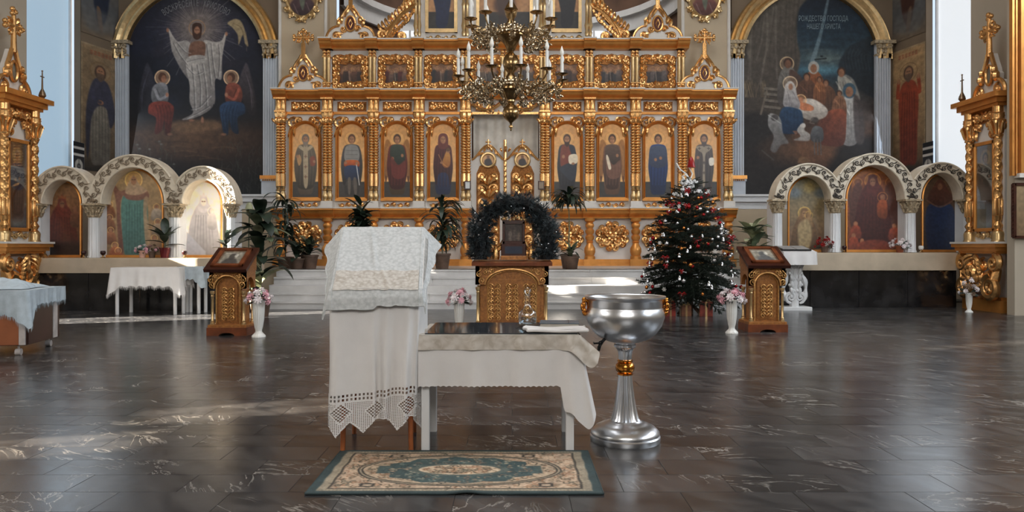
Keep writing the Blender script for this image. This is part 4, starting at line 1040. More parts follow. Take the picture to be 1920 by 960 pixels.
c = ncanv(RA[0],473,[(112,104,72),(118,100,72),(92,64,48)]); c.ell(1490,362,12,10,(84,98,112),.7,4); c.ell(1540,362,12,10,(84,98,112),.7,4); c.ell(1516,352,10,10,(150,128,70),.8,3); virgin(c,1508,400,.9,(112,82,52),(9,4,(140,110,74)),None,(188,148,72),(140,106,70)); c.poly([(1496,424),(1514,412),(1522,440),(1514,470),(1500,470)],(160,142,104),.7,2); c.grain(.14,3)
niche_icon(c,RY+.36,1516.5,41,329,374,473,'arched icon of a woman and child cheek to cheek, left niche of the right arcade',1.25)
c = ncanv(RA[1],473,[(150,92,44),(130,68,40),(84,42,30)]); c.poly([(1592,440),(1600,360),(1612,330),(1668,330),(1680,360),(1688,440)],(112,62,36),.8,3)
for s_ in (-1,1): 
    c.ring(1638+s_*30,342,8,1.4,(180,120,60),.8); c.ell(1638+s_*30,343,4,5,(126,80,56)); c.poly([(1638+s_*22,350),(1638+s_*38,350),(1638+s_*46,400),(1638+s_*36,440),(1638+s_*22,420)],(84,48,40),.9,1.5,True,(60,36,32)); c.poly([(1638+s_*42,336),(1638+s_*50,360),(1638+s_*44,390)],(70,44,36),.8,1.5)
virgin(c,1636,340,1.15,(82,36,32),(16,26,(150,74,40)),None,(188,124,56),(134,88,62))
for x,y in ((1604,420),(1676,424),(1600,442),(1684,446),(1616,452)): c.ell(x,y,4,5,(140,92,64)); c.poly([(x-7,y+5),(x+7,y+5),(x+10,y+26),(x-10,y+26)],(150,66,40),.85,1.5,True,(90,44,34))
c.poly([(1618,452),(1660,452),(1664,472),(1614,472)],(104,48,34),.9,1.5); c.grain(.14,3)
niche_icon(c,RY+.36,1640,56,309.5,374,473,'large orange and dark red arched icon of an enthroned woman, middle of the right arcade',1.25)
c = ncanv(RA[2],473,[(92,68,48),(84,62,46),(44,40,42)]); c.ring(1762,350,12,1.2,(130,96,58),.7); c.poly([(1738,388),(1786,388),(1784,472),(1742,472)],(34,50,84),.97,1.5,True,(26,36,58)); c.poly([(1752,346),(1762,336),(1772,346),(1786,376),(1762,386),(1738,376)],(96,52,40),.97,1.2,True,(64,38,32)); c.line([(1738,376),(1762,388),(1790,374)],3,(120,90,70),.6); c.ell(1762,350,4.6,6.6,(120,82,60)); c.grain(.14,3)
niche_icon(c,RY+.36,1765,39,324,374,473,'dark arched icon of a blue skirted figure, partly behind the right gilded case',1.25)
# ================================================================ gilded icon cases (kiots) against the side piers
def kiot(label, loc, rz, kd, lbl_icon):
    rt = thing('icon_case',label,'icon case',loc,rz); M = ROOTM[rt.name]
    S = lambda mb: mb.xf(M)
    T = lambda a,b,d: (a,-d,b)
    m = MB().box(-.62,.62,-.12,.48,0,.24); m.box(-.56,.56,-.06,.48,.24,.3); S(m).build('plinth', GOLDC, rt, False)
    m = MB().box(-.5,.5,.06,.48,.3,1.18); S(m).build('base_board', IVORY, rt, False)
    m = MB()                                        # big volutes of the base
    for s_ in (-1,1):
        for (a,b,r,h,rt_) in ((.52,.98,.17,-1,.07),(.44,.5,.27,1,.1)):
            pts = [];rad = []
            for t in np.linspace(0,1,24):
                an = (PI*.5)+s_*h*t*2*2*PI*.75; q = r*(1-.75*t); pts.append((s_*a+math.cos(an)*q,-.16-.05*t,b+math.sin(an)*q)); rad.append(rt_*(1-.55*t))
            m.tube(pts,rad,8); m.ball(pts[-1],rt_*.7,8,6)
        for k in range(5):
            pts = [(s_*(.58-.02*k+.1*t-.22*t*t),-.14-.04*k*.3,1.0-.5*t-.05*k) for t in np.linspace(0,1,7)]; m.tube(pts,[.02,.05,.06,.06,.06,.05,.02],6)
        for k in range(6): lobe(m,T,s_*(.1+.03*k),.45+.1*k,PI/2-s_*(.9-.25*k),.3,.05,.16+.02*k,s_*1.2,6,.06)
        scroll(m,T,s_*.2,.95,.13,PI/2,1.4,s_,.045,.18,6); scroll(m,T,s_*.16,.6,.13,-PI/2,1.4,-s_,.045,.2,6)
    for k in range(5): lobe(m,T,0,.42+.1*k,PI/2+(k-2)*.5,.28,.06,.2,0,6,.06)
    S(m).build('base_carving', GOLD, rt)
    m = MB()
    for (e,z0,z1) in ((.0,1.17,1.22),(.05,1.22,1.3),(.1,1.3,1.37)): m.box(-.62-e,.62+e,-.2-e,.48,z0,z1)
    S(m).build('shelf_cornice', GOLDC, rt, False); m = MB().box(-.74,.74,-.32,.48,1.37,1.41); S(m).build('shelf_top', IVORY, rt, False)
    m = MB().box(-.56,.56,0,.48,1.41,4.12); S(m).build('case_board', IVORY, rt, False)
    m = MB(); wave(m,T,-.3,.3,1.54,.075,.022,.02,4); 
    for s_ in (-1,1): m.lathe([(.13,0),(.11,.05),(.12,.16),(.1,.2)],10,(s_*.46,-.06,1.41))
    S(m).build('foot_carving', GOLDP, rt)
    for s_ in (-1,1):                               # columns: vase, fluted sleeve, twisted shaft
        prof = [(.1,0),(.06,.05),(.095,.12),(.05,.2),(.075,.24),(.075,.3),(.09,.32)]
        m = MB().lathe(prof,12,(s_*.46,-.06,1.61)); m.lathe([(.09,0),(.1,.02),(.1,.3),(.08,.33)],24,(s_*.46,-.06,1.93),12,.15)
        m.lathe([(.085,z) for z in np.linspace(0,1.28,48)],14,(s_*.46,-.06,2.26),3,.32,30)
        cl = S(m).build('column', GOLD, rt)
        m = MB().lathe([(.09,0),(.1,.03),(.08,.06),(.095,.2),(.15,.32),(.13,.34),(.12,.38),(.13,.4),(.12,.44),(.13,.46),(.105,.48),(.105,.62)],12,(s_*.46,-.06,3.5))
        for k in range(8):
            a = 2*PI*k/8; m.tube([(s_*.46+math.cos(a)*q,-.06+math.sin(a)*q,z) for q,z in ((.09,3.56),(.11,3.64),(.14,3.74),(.17,3.79),(.17,3.75))],[.02,.03,.03,.025,.015],5)
        S(m).build('capital', GOLD, cl)
    m = MB()
    for b in ((-.34,-.27,1.62,3.46),(.27,.34,1.62,3.46),(-.34,.34,1.62,1.69),(-.34,.34,3.39,3.46)): m.bbox(b[0],b[1],-.07,0,b[2],b[3],.015)
    S(m).build('icon_frame', GOLDC, rt, False)
    m = MB(); m.box(-.28,.28,-.045,-.04,1.68,3.4); S(m).build('glass', GLASS, rt, False)
    c = Canvas(0,0,56,172,1.2); c.vgrad([(0,(110,82,62)),(90,(120,88,66)),(140,(110,104,96)),(172,(90,92,92))]); saint(c,28,16,160,kd); c.ell(28,160,22,8,(190,180,170),.5,4); c.grain(.1,4)
    o = place('painting', c.mesh('painting',PAINT,lambda x,y:tuple(M@Vector((-.28+.56*x/56,-.02,3.4-1.72*y/172))),None,1.2), rt)
    for sd in (-1,1): m = MB(); spandrel(m,lambda a,b,d:(a,-d,3.86-b),0,.36,.0,.32,(sd,)); S(m).build('upper_carving', GOLD, rt)
    m = MB().box(-.34,.34,-.03,0,3.84,4.1); g = S(m).build('frieze_ground', GOLDD, rt, False); m = MB(); frieze(m,lambda a,b,d:(a,-d,b),-.33,.33,3.85,4.09,.04,.03); S(m).build('frieze_carving', GOLD, g)
    m = MB()
    for e,z0,z1 in ((.02,4.1,4.16),(.08,4.16,4.26),(.16,4.26,4.36)): m.box(-.58-e,.58+e,-.14-e,.48,z0,z1)
    S(m).build('cornice', GOLDC, rt, False)
    # gable with oval, cross
    q = [(-.5,4.36)]+[(-.24+.26*math.cos(a),4.36+.33*math.sin(a)) for a in np.linspace(PI,PI/2,8)]+[(-.25,4.82),(-.2,4.86),(-.19,4.92),(-.12,5.08),(-.05,5.26)]
    gb = S(MB().prism(q+[(-x,z) for x,z in reversed(q)],lambda a,b,d:(a,.2-d,b),0,.1)).build('gable_board', IVORY, rt, False)
    m = MB(); T2 = lambda a,b,d: (a,.08-d,b)
    for s_ in (-1,1):
        m.tube([T2(s_*x,z,.02) for x,z in q],.045,7); scroll(m,T2,s_*.3,4.5,.11,PI/2,1.3,s_,.035,.03,6); lobe(m,T2,s_*.24,4.66,PI/2,.2,.06,.03,0,6); lobe(m,T2,s_*.2,4.8,PI/2,.18,.05,.03,0,6)
    m.tube([T2(.1*math.cos(t),4.82+.2*math.sin(t),.03) for t in np.linspace(0,2*PI,21)],.03,6)
    m.tube([T2(0,5.2,.02),T2(0,6.0,.02)],[.06,.04],7); m.tube([T2(-.2,5.72,.02),T2(.2,5.72,.02)],.045,7)
    for a,b in ((-.22,5.72),(.22,5.72),(0,6.02)):
        for k in range(3): m.ball(T2(a+.05*math.cos(k*2.1),b+.05*math.sin(k*2.1),.02),.055,8,6)
    for sx in (-1,1):
        for sy in (-1,1): lobe(m,T2,sx*.04,5.72+sy*.05,math.atan2(sy,sx),.19,.03,.02); scroll(m,T2,sx*.1,5.72+sy*.1,.08,0,1,sx,.025,.02)
    S(m).build('gable_carving', GOLD, gb)
    m = MB(); m.prism([(.085*math.cos(t),4.82+.18*math.sin(t)) for t in np.linspace(0,2*PI,20,endpoint=False)],lambda a,b,d:(a,.1-d,b),0,.03); S(m).build('oval_panel', pbr('oval_grey',L(120,116,104),.4), gb)
    m = MB()                                        # small onion finial with a thin cross on the cornice corner
    fx = -.66 if rz < 0 else .66
    m.lathe([(.05,0),(.03,.04),(.075,.1),(.06,.16),(.02,.25),(.012,.6)],10,(fx,-.1,4.36)); m.tube([(fx-.06,-.1,4.86),(fx+.06,-.1,4.86)],.012,5); m.ball((fx,-.1,4.98),.02,6,4)
    S(m).build('finial', pbr('dull_bronze',L(120,100,78),.35,.8), rt)
    return rt
kiot('gilded icon case with twisted columns on the left pier, lit warm at its foot',(-9.92,14.95,0),PI/2,dict(robe=(120,84,70),inner=(130,100,84),f='monk',hair=(150,120,96),w=17),'')
kiot('gilded icon case with twisted columns on the right pier',(9.72,15.3,0),-PI/2,dict(robe=(98,70,60),inner=(110,84,70),f='angel',torso=(96,80,70),w=17),'')
# ================================================================ wall paintings
def text_faces(txt, size):
    cu = bpy.data.curves.new('lettering','FONT'); cu.body = txt; cu.size = size; cu.align_x = 'CENTER'; cu.resolution_u = 2
    o = bpy.data.objects.new('lettering',cu); COL.objects.link(o); dg = bpy.context.evaluated_depsgraph_get(); dg.update()
    me = o.evaluated_get(dg).to_mesh(); vs = [tuple(v.co) for v in me.vertices]; fs = [tuple(p.vertices) for p in me.polygons]
    o.evaluated_get(dg).to_mesh_clear(); bpy.data.objects.remove(o); bpy.data.curves.remove(cu); return vs, fs
LETTER = pbr('pale_lettering', L(120,120,122), .8, 0, .1, 20)
LETTER2 = pbr('pale_blue_lettering', L(126,142,150), .8, 0, .1, 20)
# ---- left: rising robed figure in a burst of rays
c = Canvas(236,-20,498,367,.9); c.vgrad([(-20,(14,16,26)),(60,(24,26,42)),(140,(20,22,32)),(220,(26,24,26)),(250,(52,38,30)),(290,(44,32,26)),(330,(22,20,20)),(367,(16,16,18))])
c.glow(370,55,120,(96,88,92),.85,1.6); c.glow(370,52,62,(150,132,116),.8,1.1)
rr = random.Random(3)
for k in range(64):
    a = 2*PI*k/64+rr.uniform(-.03,.03); r1 = rr.uniform(50,98); c.line([(370+math.cos(a)*22,52+math.sin(a)*22),(370+math.cos(a)*r1,52+math.sin(a)*r1)],rr.uniform(.6,1.6),(168,156,146),rr.uniform(.12,.4),.8)
for k in range(16): c.glow(rr.uniform(240,490),rr.uniform(80,210),rr.uniform(20,45),rr.choice([(30,34,52),(46,38,46),(16,18,26)]),.5,1.2,rr.uniform(10,24))
c.poly([(427,44),(440,36),(452,40),(460,58),(466,86),(460,82),(456,66),(448,84),(446,66),(436,52)],(158,138,102),.9,1.2); c.line([(438,44),(452,52),(458,70)],2,(112,92,64),.6); c.line([(462,60),(463,96)],1,(120,100,80),.5)
c.glow(360,260,130,(92,66,46),.8,1.0,48); c.poly([(322,232),(352,226),(400,226),(420,236),(400,246),(340,250)],(112,84,60),.7,4)
for k in range(12): x=rr.uniform(320,430); y=rr.uniform(232,320); c.line([(x-22,y),(x,y-2),(x+22,y+1)],1.6,rr.choice([(38,28,24),(110,82,58)]),.35,1.2)
# angels
def seated(hx,hy,s_,body,skirt,wing):
    q = lambda *z: [(hx+s_*a,hy+b) for a,b in z]
    c.poly(q((-14,10),(-24,-22),(-30,-26),(-38,0),(-46,44),(-44,70),(-30,62),(-20,36)),wing,.9,1.5,True,tuple(int(v*.45) for v in wing))
    for k in range(5): c.line(q((-26-3*k,-12+8*k),(-34-2*k,14+8*k),(-38,44+4*k)),1,tuple(int(v*1.5) for v in wing),.35)
    c.ring(hx,hy,13.5,2.4,(216,180,140),.95); c.ell(hx,hy,12.5,12.5,(180,140,104),.65)
    c.poly(q((-8,10),(6,11),(11,24),(9,46),(-14,50),(-21,36),(-18,18)),body,.97,1,True,tuple(int(v*.6) for v in body))
    c.poly(q((-22,48),(4,44),(18,50),(22,60),(18,84),(14,104),(6,106),(4,80),(-2,100),(-14,104),(-12,76),(-26,66)),skirt,.97,1.2,True,tuple(int(v*.45) for v in skirt),(.6,1))
    for k in range(5): c.line(q((-12+6*k,52),(-8+6*k,70),(-8+5*k,98)),1.6,tuple(int(v*.45) for v in skirt),.5)
    c.line(q((-14,22),(-6,40),(8,34)),5,tuple(int(v*1.15) for v in body),.8); c.line(q((-10,22),(-4,34)),1.2,tuple(int(v*.4) for v in body),.6); c.ell(hx+s_*9,hy+32,3,4,(150,104,82))
    c.ell(hx,hy-1,7.5,8.5,(76,48,34)); c.ell(hx+s_*2.5,hy+2,4.6,6.6,(142,96,72)); c.ell(hx+s_*14,hy+106,5,2.4,(120,84,64))
seated(305,146,1,(128,126,128),(122,52,40),(58,56,66)); seated(434,146,-1,(132,70,54),(44,66,96),(74,66,70))
# central figure
W1,W2 = (176,168,160),(104,98,96)
c.poly([(318,66),(316,58),(314,56),(318,55),(324,66),(334,78),(350,76),(358,84),(356,100),(352,128),(356,150),(345,138),(332,116),(323,96),(320,78)],W1,1,1,True,W2,(.2,1))
c.poly([(424,70),(426,64),(423,62),(416,76),(404,79),(384,76),(378,90),(384,120),(388,152),(398,192),(404,190),(404,150),(416,148),(417,110)],W1,1,1,True,W2,(.2,1))
c.poly([(358,82),(384,80),(384,108),(378,118),(356,118)],(118,84,66),1,1.2,True,(90,62,50))
c.poly([(352,108),(380,104),(390,118),(400,188),(396,204),(378,216),(356,224),(342,224),(362,212),(356,190),(356,160),(350,130)],W1,1,1,True,W2,(.7,.5))
for pts in (((352,116),(370,112),(384,110)),((360,124),(364,160),(366,206)),((370,122),(376,160),(376,200)),((380,120),(386,160),(388,198)),((352,128),(366,140),(380,136)),((358,206),(376,200),(394,180)),((350,222),(372,212),(392,200)),((326,82),(338,104),(352,122)),((332,80),(346,96),(356,100)),((410,84),(412,110),(410,144)),((396,82),(400,120),(404,146)),((388,84),(392,120),(396,160))):
    c.line(pts,1.8,(74,70,72),.55,.9); c.line([(x+2.4,y+.5) for x,y in pts],1.4,(206,198,190),.5,.8)
c.ring(370,53,15,1.4,(176,128,84),.7); c.poly([(361,56),(362,46),(370,43),(378,46),(379,58),(377,70),(370,75),(363,70)],(58,36,26)); c.ell(370,58,5.4,8,(150,106,82)); c.poly([(365,62),(370,64),(375,62),(374,71),(370,74),(366,71)],(66,42,30)); c.line([(367,56.5),(369,56.5)],1,(46,28,22),.8); c.line([(371,56.5),(373.4,56.5)],1,(46,28,22),.8)
c.ell(315,57,2.4,4,(150,106,82)); c.ell(425,64,2.4,4,(150,106,82)); c.ell(380,225,2.6,6,(130,90,70)); c.ell(360,226,5,2.2,(130,90,70))
# lilies and weeds in the dark foreground
for k in range(90):
    x = rr.uniform(410,492) if k%3 else rr.uniform(242,330); y = rr.uniform(270,362); c.line([(x,y+10),(x+rr.uniform(-3,3),y),(x+rr.uniform(-7,7),y-8)],1,(62,66,60),.5)
    if k%6 == 0: c.ell(x,y-7,2.4,1.6,(112,112,108),.6)
c.grain(.12,5); c.grain(.08,2)
mask = lambda cx,r: (lambda X,Y: (Y>112)&(np.abs(X-cx)<r) | (np.hypot(X-cx,Y-112)<r))
ml = place('mural', c.mesh('mural',PAINT,lambda x,y:(wx(x,BW),BW-.02,wz(y,BW)),mask(367.5,128.2),1.15)); ROOTM[ml.name] = Matrix()
tag(ml,'arched mural of a white robed figure rising between two winged figures','mural')
m = MB(); txt = 'ВОСКРЕСЕНIЕ ХРИСТОВО'
for k,ch in enumerate(txt):
    if ch == ' ': continue
    a = R(-33+66*k/(len(txt)-1)); vs,fs = text_faces(ch,1); cx_,cy_ = 368+104*math.sin(a),116-104*math.cos(a)
    pts = []
    for x,y,z in vs:
        u,v = x*9.0,-y*17; xx = cx_+u*math.cos(a)-v*math.sin(a); yy = cy_+u*math.sin(a)+v*math.cos(a); pts.append((wx(xx,BW),BW-.03,wz(yy,BW)))
    m.add(pts,fs)
m.build('lettering', LETTER, ml, False, kind='stuff')
# ---- right: night scene with a newborn child before a cave
c = Canvas(1388,-16,1646,366,.9); c.vgrad([(-16,(20,24,34)),(40,(28,44,58)),(100,(40,58,68)),(130,(40,66,82)),(165,(46,48,50)),(250,(70,50,40)),(310,(62,44,36)),(366,(28,26,28))])
c.glow(1546,112,80,(112,122,116),.8,1.3,26); c.glow(1540,132,60,(96,142,156),.85,1.2,14)
for k in range(16): x=rr.uniform(1500,1640); y=rr.uniform(60,125); c.line([(x-26,y),(x,y-3),(x+26,y)],3,rr.choice([(24,36,48),(92,100,98),(56,76,86)]),.35,2)
c.poly([(1572,120),(1588,92),(1606,80),(1642,76),(1646,180),(1600,160),(1580,142)],(34,44,52),.95,2,True,(26,32,38)); 
for k in range(8): c.line([(1590+6*k,84+3*k),(1584+6*k,106),(1588+6*k,130)],1.6,(58,66,70),.4)
c.poly([(1388,-16),(1530,-16),(1510,2),(1496,24),(1494,70),(1500,110),(1490,150),(1470,190),(1460,240),(1388,260)],(84,78,70),1,2,True,(58,50,44))
for k in range(22): x=1392+5*k; c.line([(x+rr.uniform(-4,8),rr.uniform(-10,20)),(x-4+rr.uniform(-6,6),70),(x-8+rr.uniform(-4,8),rr.uniform(110,160))],rr.uniform(1.5,4),rr.choice([(48,44,42),(112,104,94),(64,58,52)]),.5,1.6)
c.poly([(1552,-10),(1556,-10),(1540,70),(1524,124),(1516,124),(1536,60)],(120,140,148),.6,1.2)
c.poly([(1388,230),(1430,212),(1480,250),(1500,300),(1470,366),(1388,366)],(34,32,32),.85,6); c.glow(1500,280,90,(124,86,60),.7,1,40); c.glow(1560,290,90,(110,76,54),.6,1,30)
c.poly([(1580,270),(1640,262),(1646,366),(1500,366),(1540,330),(1560,300)],(22,22,24),.8,8)
for k in range(26): x=rr.uniform(1394,1436); c.line([(x,150+rr.uniform(0,10)),(x+rr.uniform(-8,8),182)],1.2,(130,112,84),.4)
for y in (166,176,188,200): c.line([(1434,y),(1461,y+3)],5,(112,104,94),.8); c.line([(1434,y+3.4),(1461,y+6.4)],1,(48,42,38),.8)
c.line([(1438,168),(1426,214)],4,(104,94,82),.8)
def person(x,y,h,rob,col2,wd=.28,head=(136,96,72),hood=None,lean=0):
    c.poly([(x-h*wd*.4,y+h*.16),(x+h*wd*.4,y+h*.16),(x+h*wd+lean,y+h*.45),(x+h*wd*.9+lean,y+h),(x-h*wd*.9+lean,y+h),(x-h*wd+lean,y+h*.45)],rob,.97,1,True,col2,(.3,1))
    for k in range(4): c.line([(x-h*wd*.5+k*h*wd*.33,y+h*.3),(x-h*wd*.6+k*h*wd*.42+lean,y+h*.94)],1.3,tuple(int(v*.55) for v in rob),.55)
    c.line([(x-h*wd*.6,y+h*.3),(x,y+h*.5)],2.6,tuple(min(255,int(v*1.3)) for v in rob),.5)
    if hood: c.ell(x,y+h*.07,h*.12,h*.14,hood)
    else: c.ell(x,y+h*.06,h*.1,h*.11,(60,42,34))
    c.ell(x,y+h*.09,h*.07,h*.095,head)
c.ring(1475,120,12.5,2,(190,164,128),.95); c.ell(1475,120,12,12,(140,116,92),.5); person(1477,113,84,(108,104,98),(62,56,54),.22,(108,76,58)); c.poly([(1480,132),(1504,148),(1512,180),(1490,186)],(74,54,46),.9,1.5)
person(1525,121,86,(140,84,52),(78,48,36),.24,hood=(160,158,152)); person(1512,140,66,(96,66,50),(62,44,38),.3); person(1548,152,60,(104,70,50),(60,44,36),.32); person(1536,146,50,(148,96,62),(90,58,42),.22)
person(1577,130,80,(150,146,136),(86,82,78),.2,lean=10); c.poly([(1582,142),(1600,150),(1612,186),(1600,180)],(168,162,150),.6,1.5); person(1592,163,104,(176,172,166),(110,106,104),.16,(140,100,76),(62,84,98)); c.poly([(1600,180),(1616,200),(1620,262),(1604,264)],(64,56,54),.9,2)
person(1573,172,50,(134,92,66),(90,62,48),.26)
c.poly([(1550,212),(1566,205),(1584,208),(1586,240),(1580,272),(1552,274),(1536,268),(1534,244)],(132,70,48),.97,1,True,(76,42,34)); c.poly([(1540,220),(1556,212),(1552,240),(1532,262),(1530,240)],(92,52,40),.8,2)
c.poly([(1498,190),(1524,186),(1550,204),(1546,220),(1520,226),(1498,214)],(206,198,188),.97,1.2,True,(150,140,130)); c.line([(1504,206),(1522,214),(1544,212)],1.4,(150,138,128),.7)
c.ring(1501,188,10,2,(220,176,128),.9); c.ell(1501,188,9,9,(170,124,86),.6); c.ell(1501,188,4.6,5.4,(186,128,96)); c.poly([(1496,194),(1508,193),(1524,200),(1522,208),(1502,206)],(180,112,78),.97,1)
c.ring(1481,157,13,2,(204,180,148),.95); c.ell(1481,157,12,12,(150,126,104),.5)
c.poly([(1472,160),(1481,152),(1490,160),(1494,178),(1500,196),(1494,206),(1478,204),(1468,196),(1470,176)],(190,184,178),.98,1,True,(128,124,126)); c.ell(1482,163,4.2,6,(150,110,88)); c.line([(1476,172),(1480,190),(1478,202)],1.4,(110,106,108),.6); c.line([(1486,172),(1494,188)],1.4,(110,106,108),.6)
c.poly([(1468,202),(1494,204),(1504,214),(1502,246),(1466,250),(1460,226)],(42,66,92),.98,1.2,True,(26,42,64)); 
for k in range(5): c.line([(1470+6*k,208),(1468+7*k,244)],1.5,(26,44,66),.5)
c.poly([(1486,246),(1496,246),(1492,252)],(130,90,70),.8)
c.poly([(1442,214),(1456,216),(1464,226),(1468,250),(1478,268),(1464,272),(1454,286),(1444,280),(1450,256),(1440,236)],(142,140,138),.9,1.2,True,(90,88,88)); c.ell(1452,221,7,6,(70,66,66)); c.line([(1440,216),(1464,232)],1.6,(170,168,164),.7); c.line([(1428,282),(1440,292),(1450,300)],3,(70,66,64),.7)
c.poly([(1494,244),(1503,232),(1509,233),(1508,244),(1518,252),(1516,264),(1496,264),(1488,262),(1500,256)],(196,190,182),.97,1,True,(130,124,120)); c.ell(1505,236,5,4,(206,200,192))
c.poly([(1522,242),(1530,236),(1542,242),(1542,264),(1524,266),(1519,256)],(96,98,100),.97,1,True,(60,60,62)); c.ell(1527,225,7,5,(72,66,62)); c.line([(1524,222),(1518,230),(1526,232)],2,(110,100,90),.7)
for x in (1526,1532,1538): c.line([(x,262),(x+1,290)],2,(84,80,78),.9)
c.poly([(1496,300),(1502,294),(1512,296),(1518,304),(1498,306)],(120,92,66),.7,1.5); c.ell(1540,106,2.5,1.6,(20,26,30)); c.line([(1528,112),(1548,110)],3,(24,30,34),.8)
c.grain(.12,5); c.grain(.08,2)
mr = place('mural', c.mesh('mural',PAINT,lambda x,y:(wx(x,BW),BW-.02,wz(y,BW)),mask(1517,124.3),1.15)); ROOTM[mr.name] = Matrix()
tag(mr,'arched mural of a night scene with shepherds around a newborn on white cloth','mural')
m = MB()
for txt,cx_,yb_,sz,wf in (('РОЖДЕСТВО ГОСПОДА',1543,40,14,.56),('НАШЕГО ХРИСТА',1543.5,55,14,.52)):
    vs,fs = text_faces(txt,1); m.add([(wx(cx_+x*sz*wf,BW),BW-.03,wz(yb_-y*sz,BW)) for x,y,z in vs],fs)
m.build('lettering', LETTER2, mr, False, kind='stuff')
# ---- saints on the splayed corner walls
def corner_saint(line, z0, z1, canvas, name, label, off):
    (x0,y0),(x1,y1) = line; d = Vector((x1-x0,y1-y0)); n = Vector((d.y,-d.x)).normalized()*off
    T = lambda a,b: (x0+d.x*a+n.x, y0+d.y*a+n.y, z1+(z0-z1)*b)
    o = place(name, canvas.mesh('painting',PAINT,lambda x,y:T(x/60,y/220),None,1.05)); tag(o,label,'wall painting'); return o
def corner_canvas(bgc, robe, robe2, mantle, flip, armsup=False):
    c = Canvas(0,0,60,220,1.0); c.vgrad([(0,tuple(int(v*1.1) for v in bgc)),(120,bgc),(190,tuple(int(v*.7) for v in bgc)),(220,(40,36,32))])
    c.rect(0,0,2,220,(150,136,110),.6); c.rect(58,0,60,220,(150,136,110),.6); c.rect(0,0,60,3,(150,136,110),.6)
    for k in range(6): c.rect(14+6*k,10,18+6*k,17,(136,62,40),.6); c.rect(15+6*k,12,17+6*k,15,bgc,.7)
    c.ring(30,44,16,1.5,(120,92,60),.8)
    c.poly([(20,62),(40,62),(48,90),(46,150),(44,204),(30,208),(16,204),(14,150),(12,90)],robe,.97,1.2,True,robe2,(.3,1))
    for k in range(6): c.line([(20+4*k,80),(18+5*k,140),(18+5*k,200)],1.8,tuple(int(v*.5) for v in robe),.5)
    if mantle: c.poly([(20,60),(40,60),(50,86),(54,120),(46,140),(40,108),(26,106),(16,130),(12,190),(8,190),(8,110)],mantle,.95,1.2,True,tuple(int(v*.6) for v in mantle))
    if armsup:
        for s_ in (-1,1): c.line([(30+s_*12,74),(30+s_*20,84),(30+s_*18,58)],6,robe,.95); c.ell(30+s_*18,56,3,5,(140,100,74))
    else: c.ell(30,98,5,4,(140,100,74)); c.line([(18,76),(20,94),(30,98)],5,mantle or robe,.8)
    c.ell(30,46,9,13,(70,50,38)); c.ell(30,45,6.4,9.4,(150,108,80)); c.poly([(24,48),(36,48),(34,58),(30,62),(26,58)],(92,74,60),.9); c.line([(27,43),(29,43)],1,(40,26,20)); c.line([(31,43),(33,43)],1,(40,26,20))
    c.grain(.12,6); c.grain(.08,2); return c
corner_saint(SPL,3.35,6.75,corner_canvas((120,100,76),(140,132,118),(88,82,74),(58,58,74),1),'wall_painting','painted saint in a grey robe and dark mantle beside the left bay window',.02)
corner_saint(SPR,3.35,6.75,corner_canvas((150,122,88),(140,58,34),(96,40,26),None,-1,True),'wall_painting','painted saint in a rust red robe beside the right bay window',-.02)
def upper_canvas(rob):
    c = Canvas(0,0,60,220,1.5); c.vgrad([(0,(120,104,84)),(120,(104,96,88)),(170,(84,86,88)),(220,(110,96,80))])
    c.poly([(18,0),(44,0),(48,90),(42,170),(34,196),(26,196),(18,150),(14,80)],rob,.97,1.5,True,tuple(int(v*.6) for v in rob)); c.poly([(24,170),(30,170),(34,204),(28,206)],(110,84,64)); c.poly([(4,150),(20,170),(50,176),(58,200),(10,210)],(96,98,100),.6,4); c.grain(.1,5); return c
corner_saint(SPL,7.0,10.4,upper_canvas((44,58,84)),'wall_painting','lower half of a blue robed painted figure above the grey robed saint',.02)
corner_saint(SPR,7.0,10.4,upper_canvas((92,52,40)),'wall_painting','lower half of a brown robed painted figure above the rust red saint',-.02)
# painted border blocks at the foot of each bay window
for X0,Y0,sx,lb in ((-11.38,19.6,-1,'dark ornamental border block at the lower corner of the left bay window'),(10.93,19.6,1,'dark ornamental border block at the lower corner of the right bay window')):
    c = Canvas(0,0,24,62,.8,(206,202,196)); c.rect(0,0,24,9,(24,24,28)); c.rect(0,14,24,22,(24,24,28)); c.rect(0,27,24,62,(44,44,48)); c.poly([(12,32),(20,40),(18,56),(6,56),(4,40)],(186,182,174)); c.ell(12,46,4,5,(44,44,48)); c.ell(12,46,1.6,2.4,(200,196,190)); c.line([(12,30),(12,60)],1,(44,44,48))
    o = place('border_block', c.mesh('border',PAINT,lambda x,y:(X0-sx*.03, Y0-.28+x/24*.5, 4.05-y/62*.85))); tag(o,lb,'ornament')
# gilt strips and ledge on the right front wall
m = MB()
for xa,xb,d in ((1893,1897,.08),(1901,1904,.06),(1908,1917,.1)): m.box(wx(xa,14.2),wx(xb,14.2),14.2-d,14.21,wz(330,14.2),12)
struct('trim_right_front', m, GOLDC)
struct('trim_right_ledge', MB().box(wx(1902,14.2),wx(1990,14.2),14.05,14.21,wz(334,14.2),wz(326,14.2)), IVORY)
rt = thing('framed_icon','dark framed icon on the front wall at the right picture edge','icon',(wx(1935,14.2),14.2,wz(446,14.2)))
m = MB(); x0,x1,z0,z1 = wx(1901,14.15),wx(1968,14.15),wz(445,14.15),wz(345,14.15)
for k in range(14):
    t = (k+.5)/14
    for (x,z) in ((x0,z0+(z1-z0)*t),(x1,z0+(z1-z0)*t)): m.ball((x,14.15,z),.035,6,4)
for b in ((x0-.02,x0+.03,z0,z1),(x1-.03,x1+.02,z0,z1),(x0,x1,z0-.02,z0+.03),(x0,x1,z1-.03,z1+.02)): m.box(b[0],b[1],14.12,14.2,b[2],b[3])
m.build('frame', WOODD, rt, False)
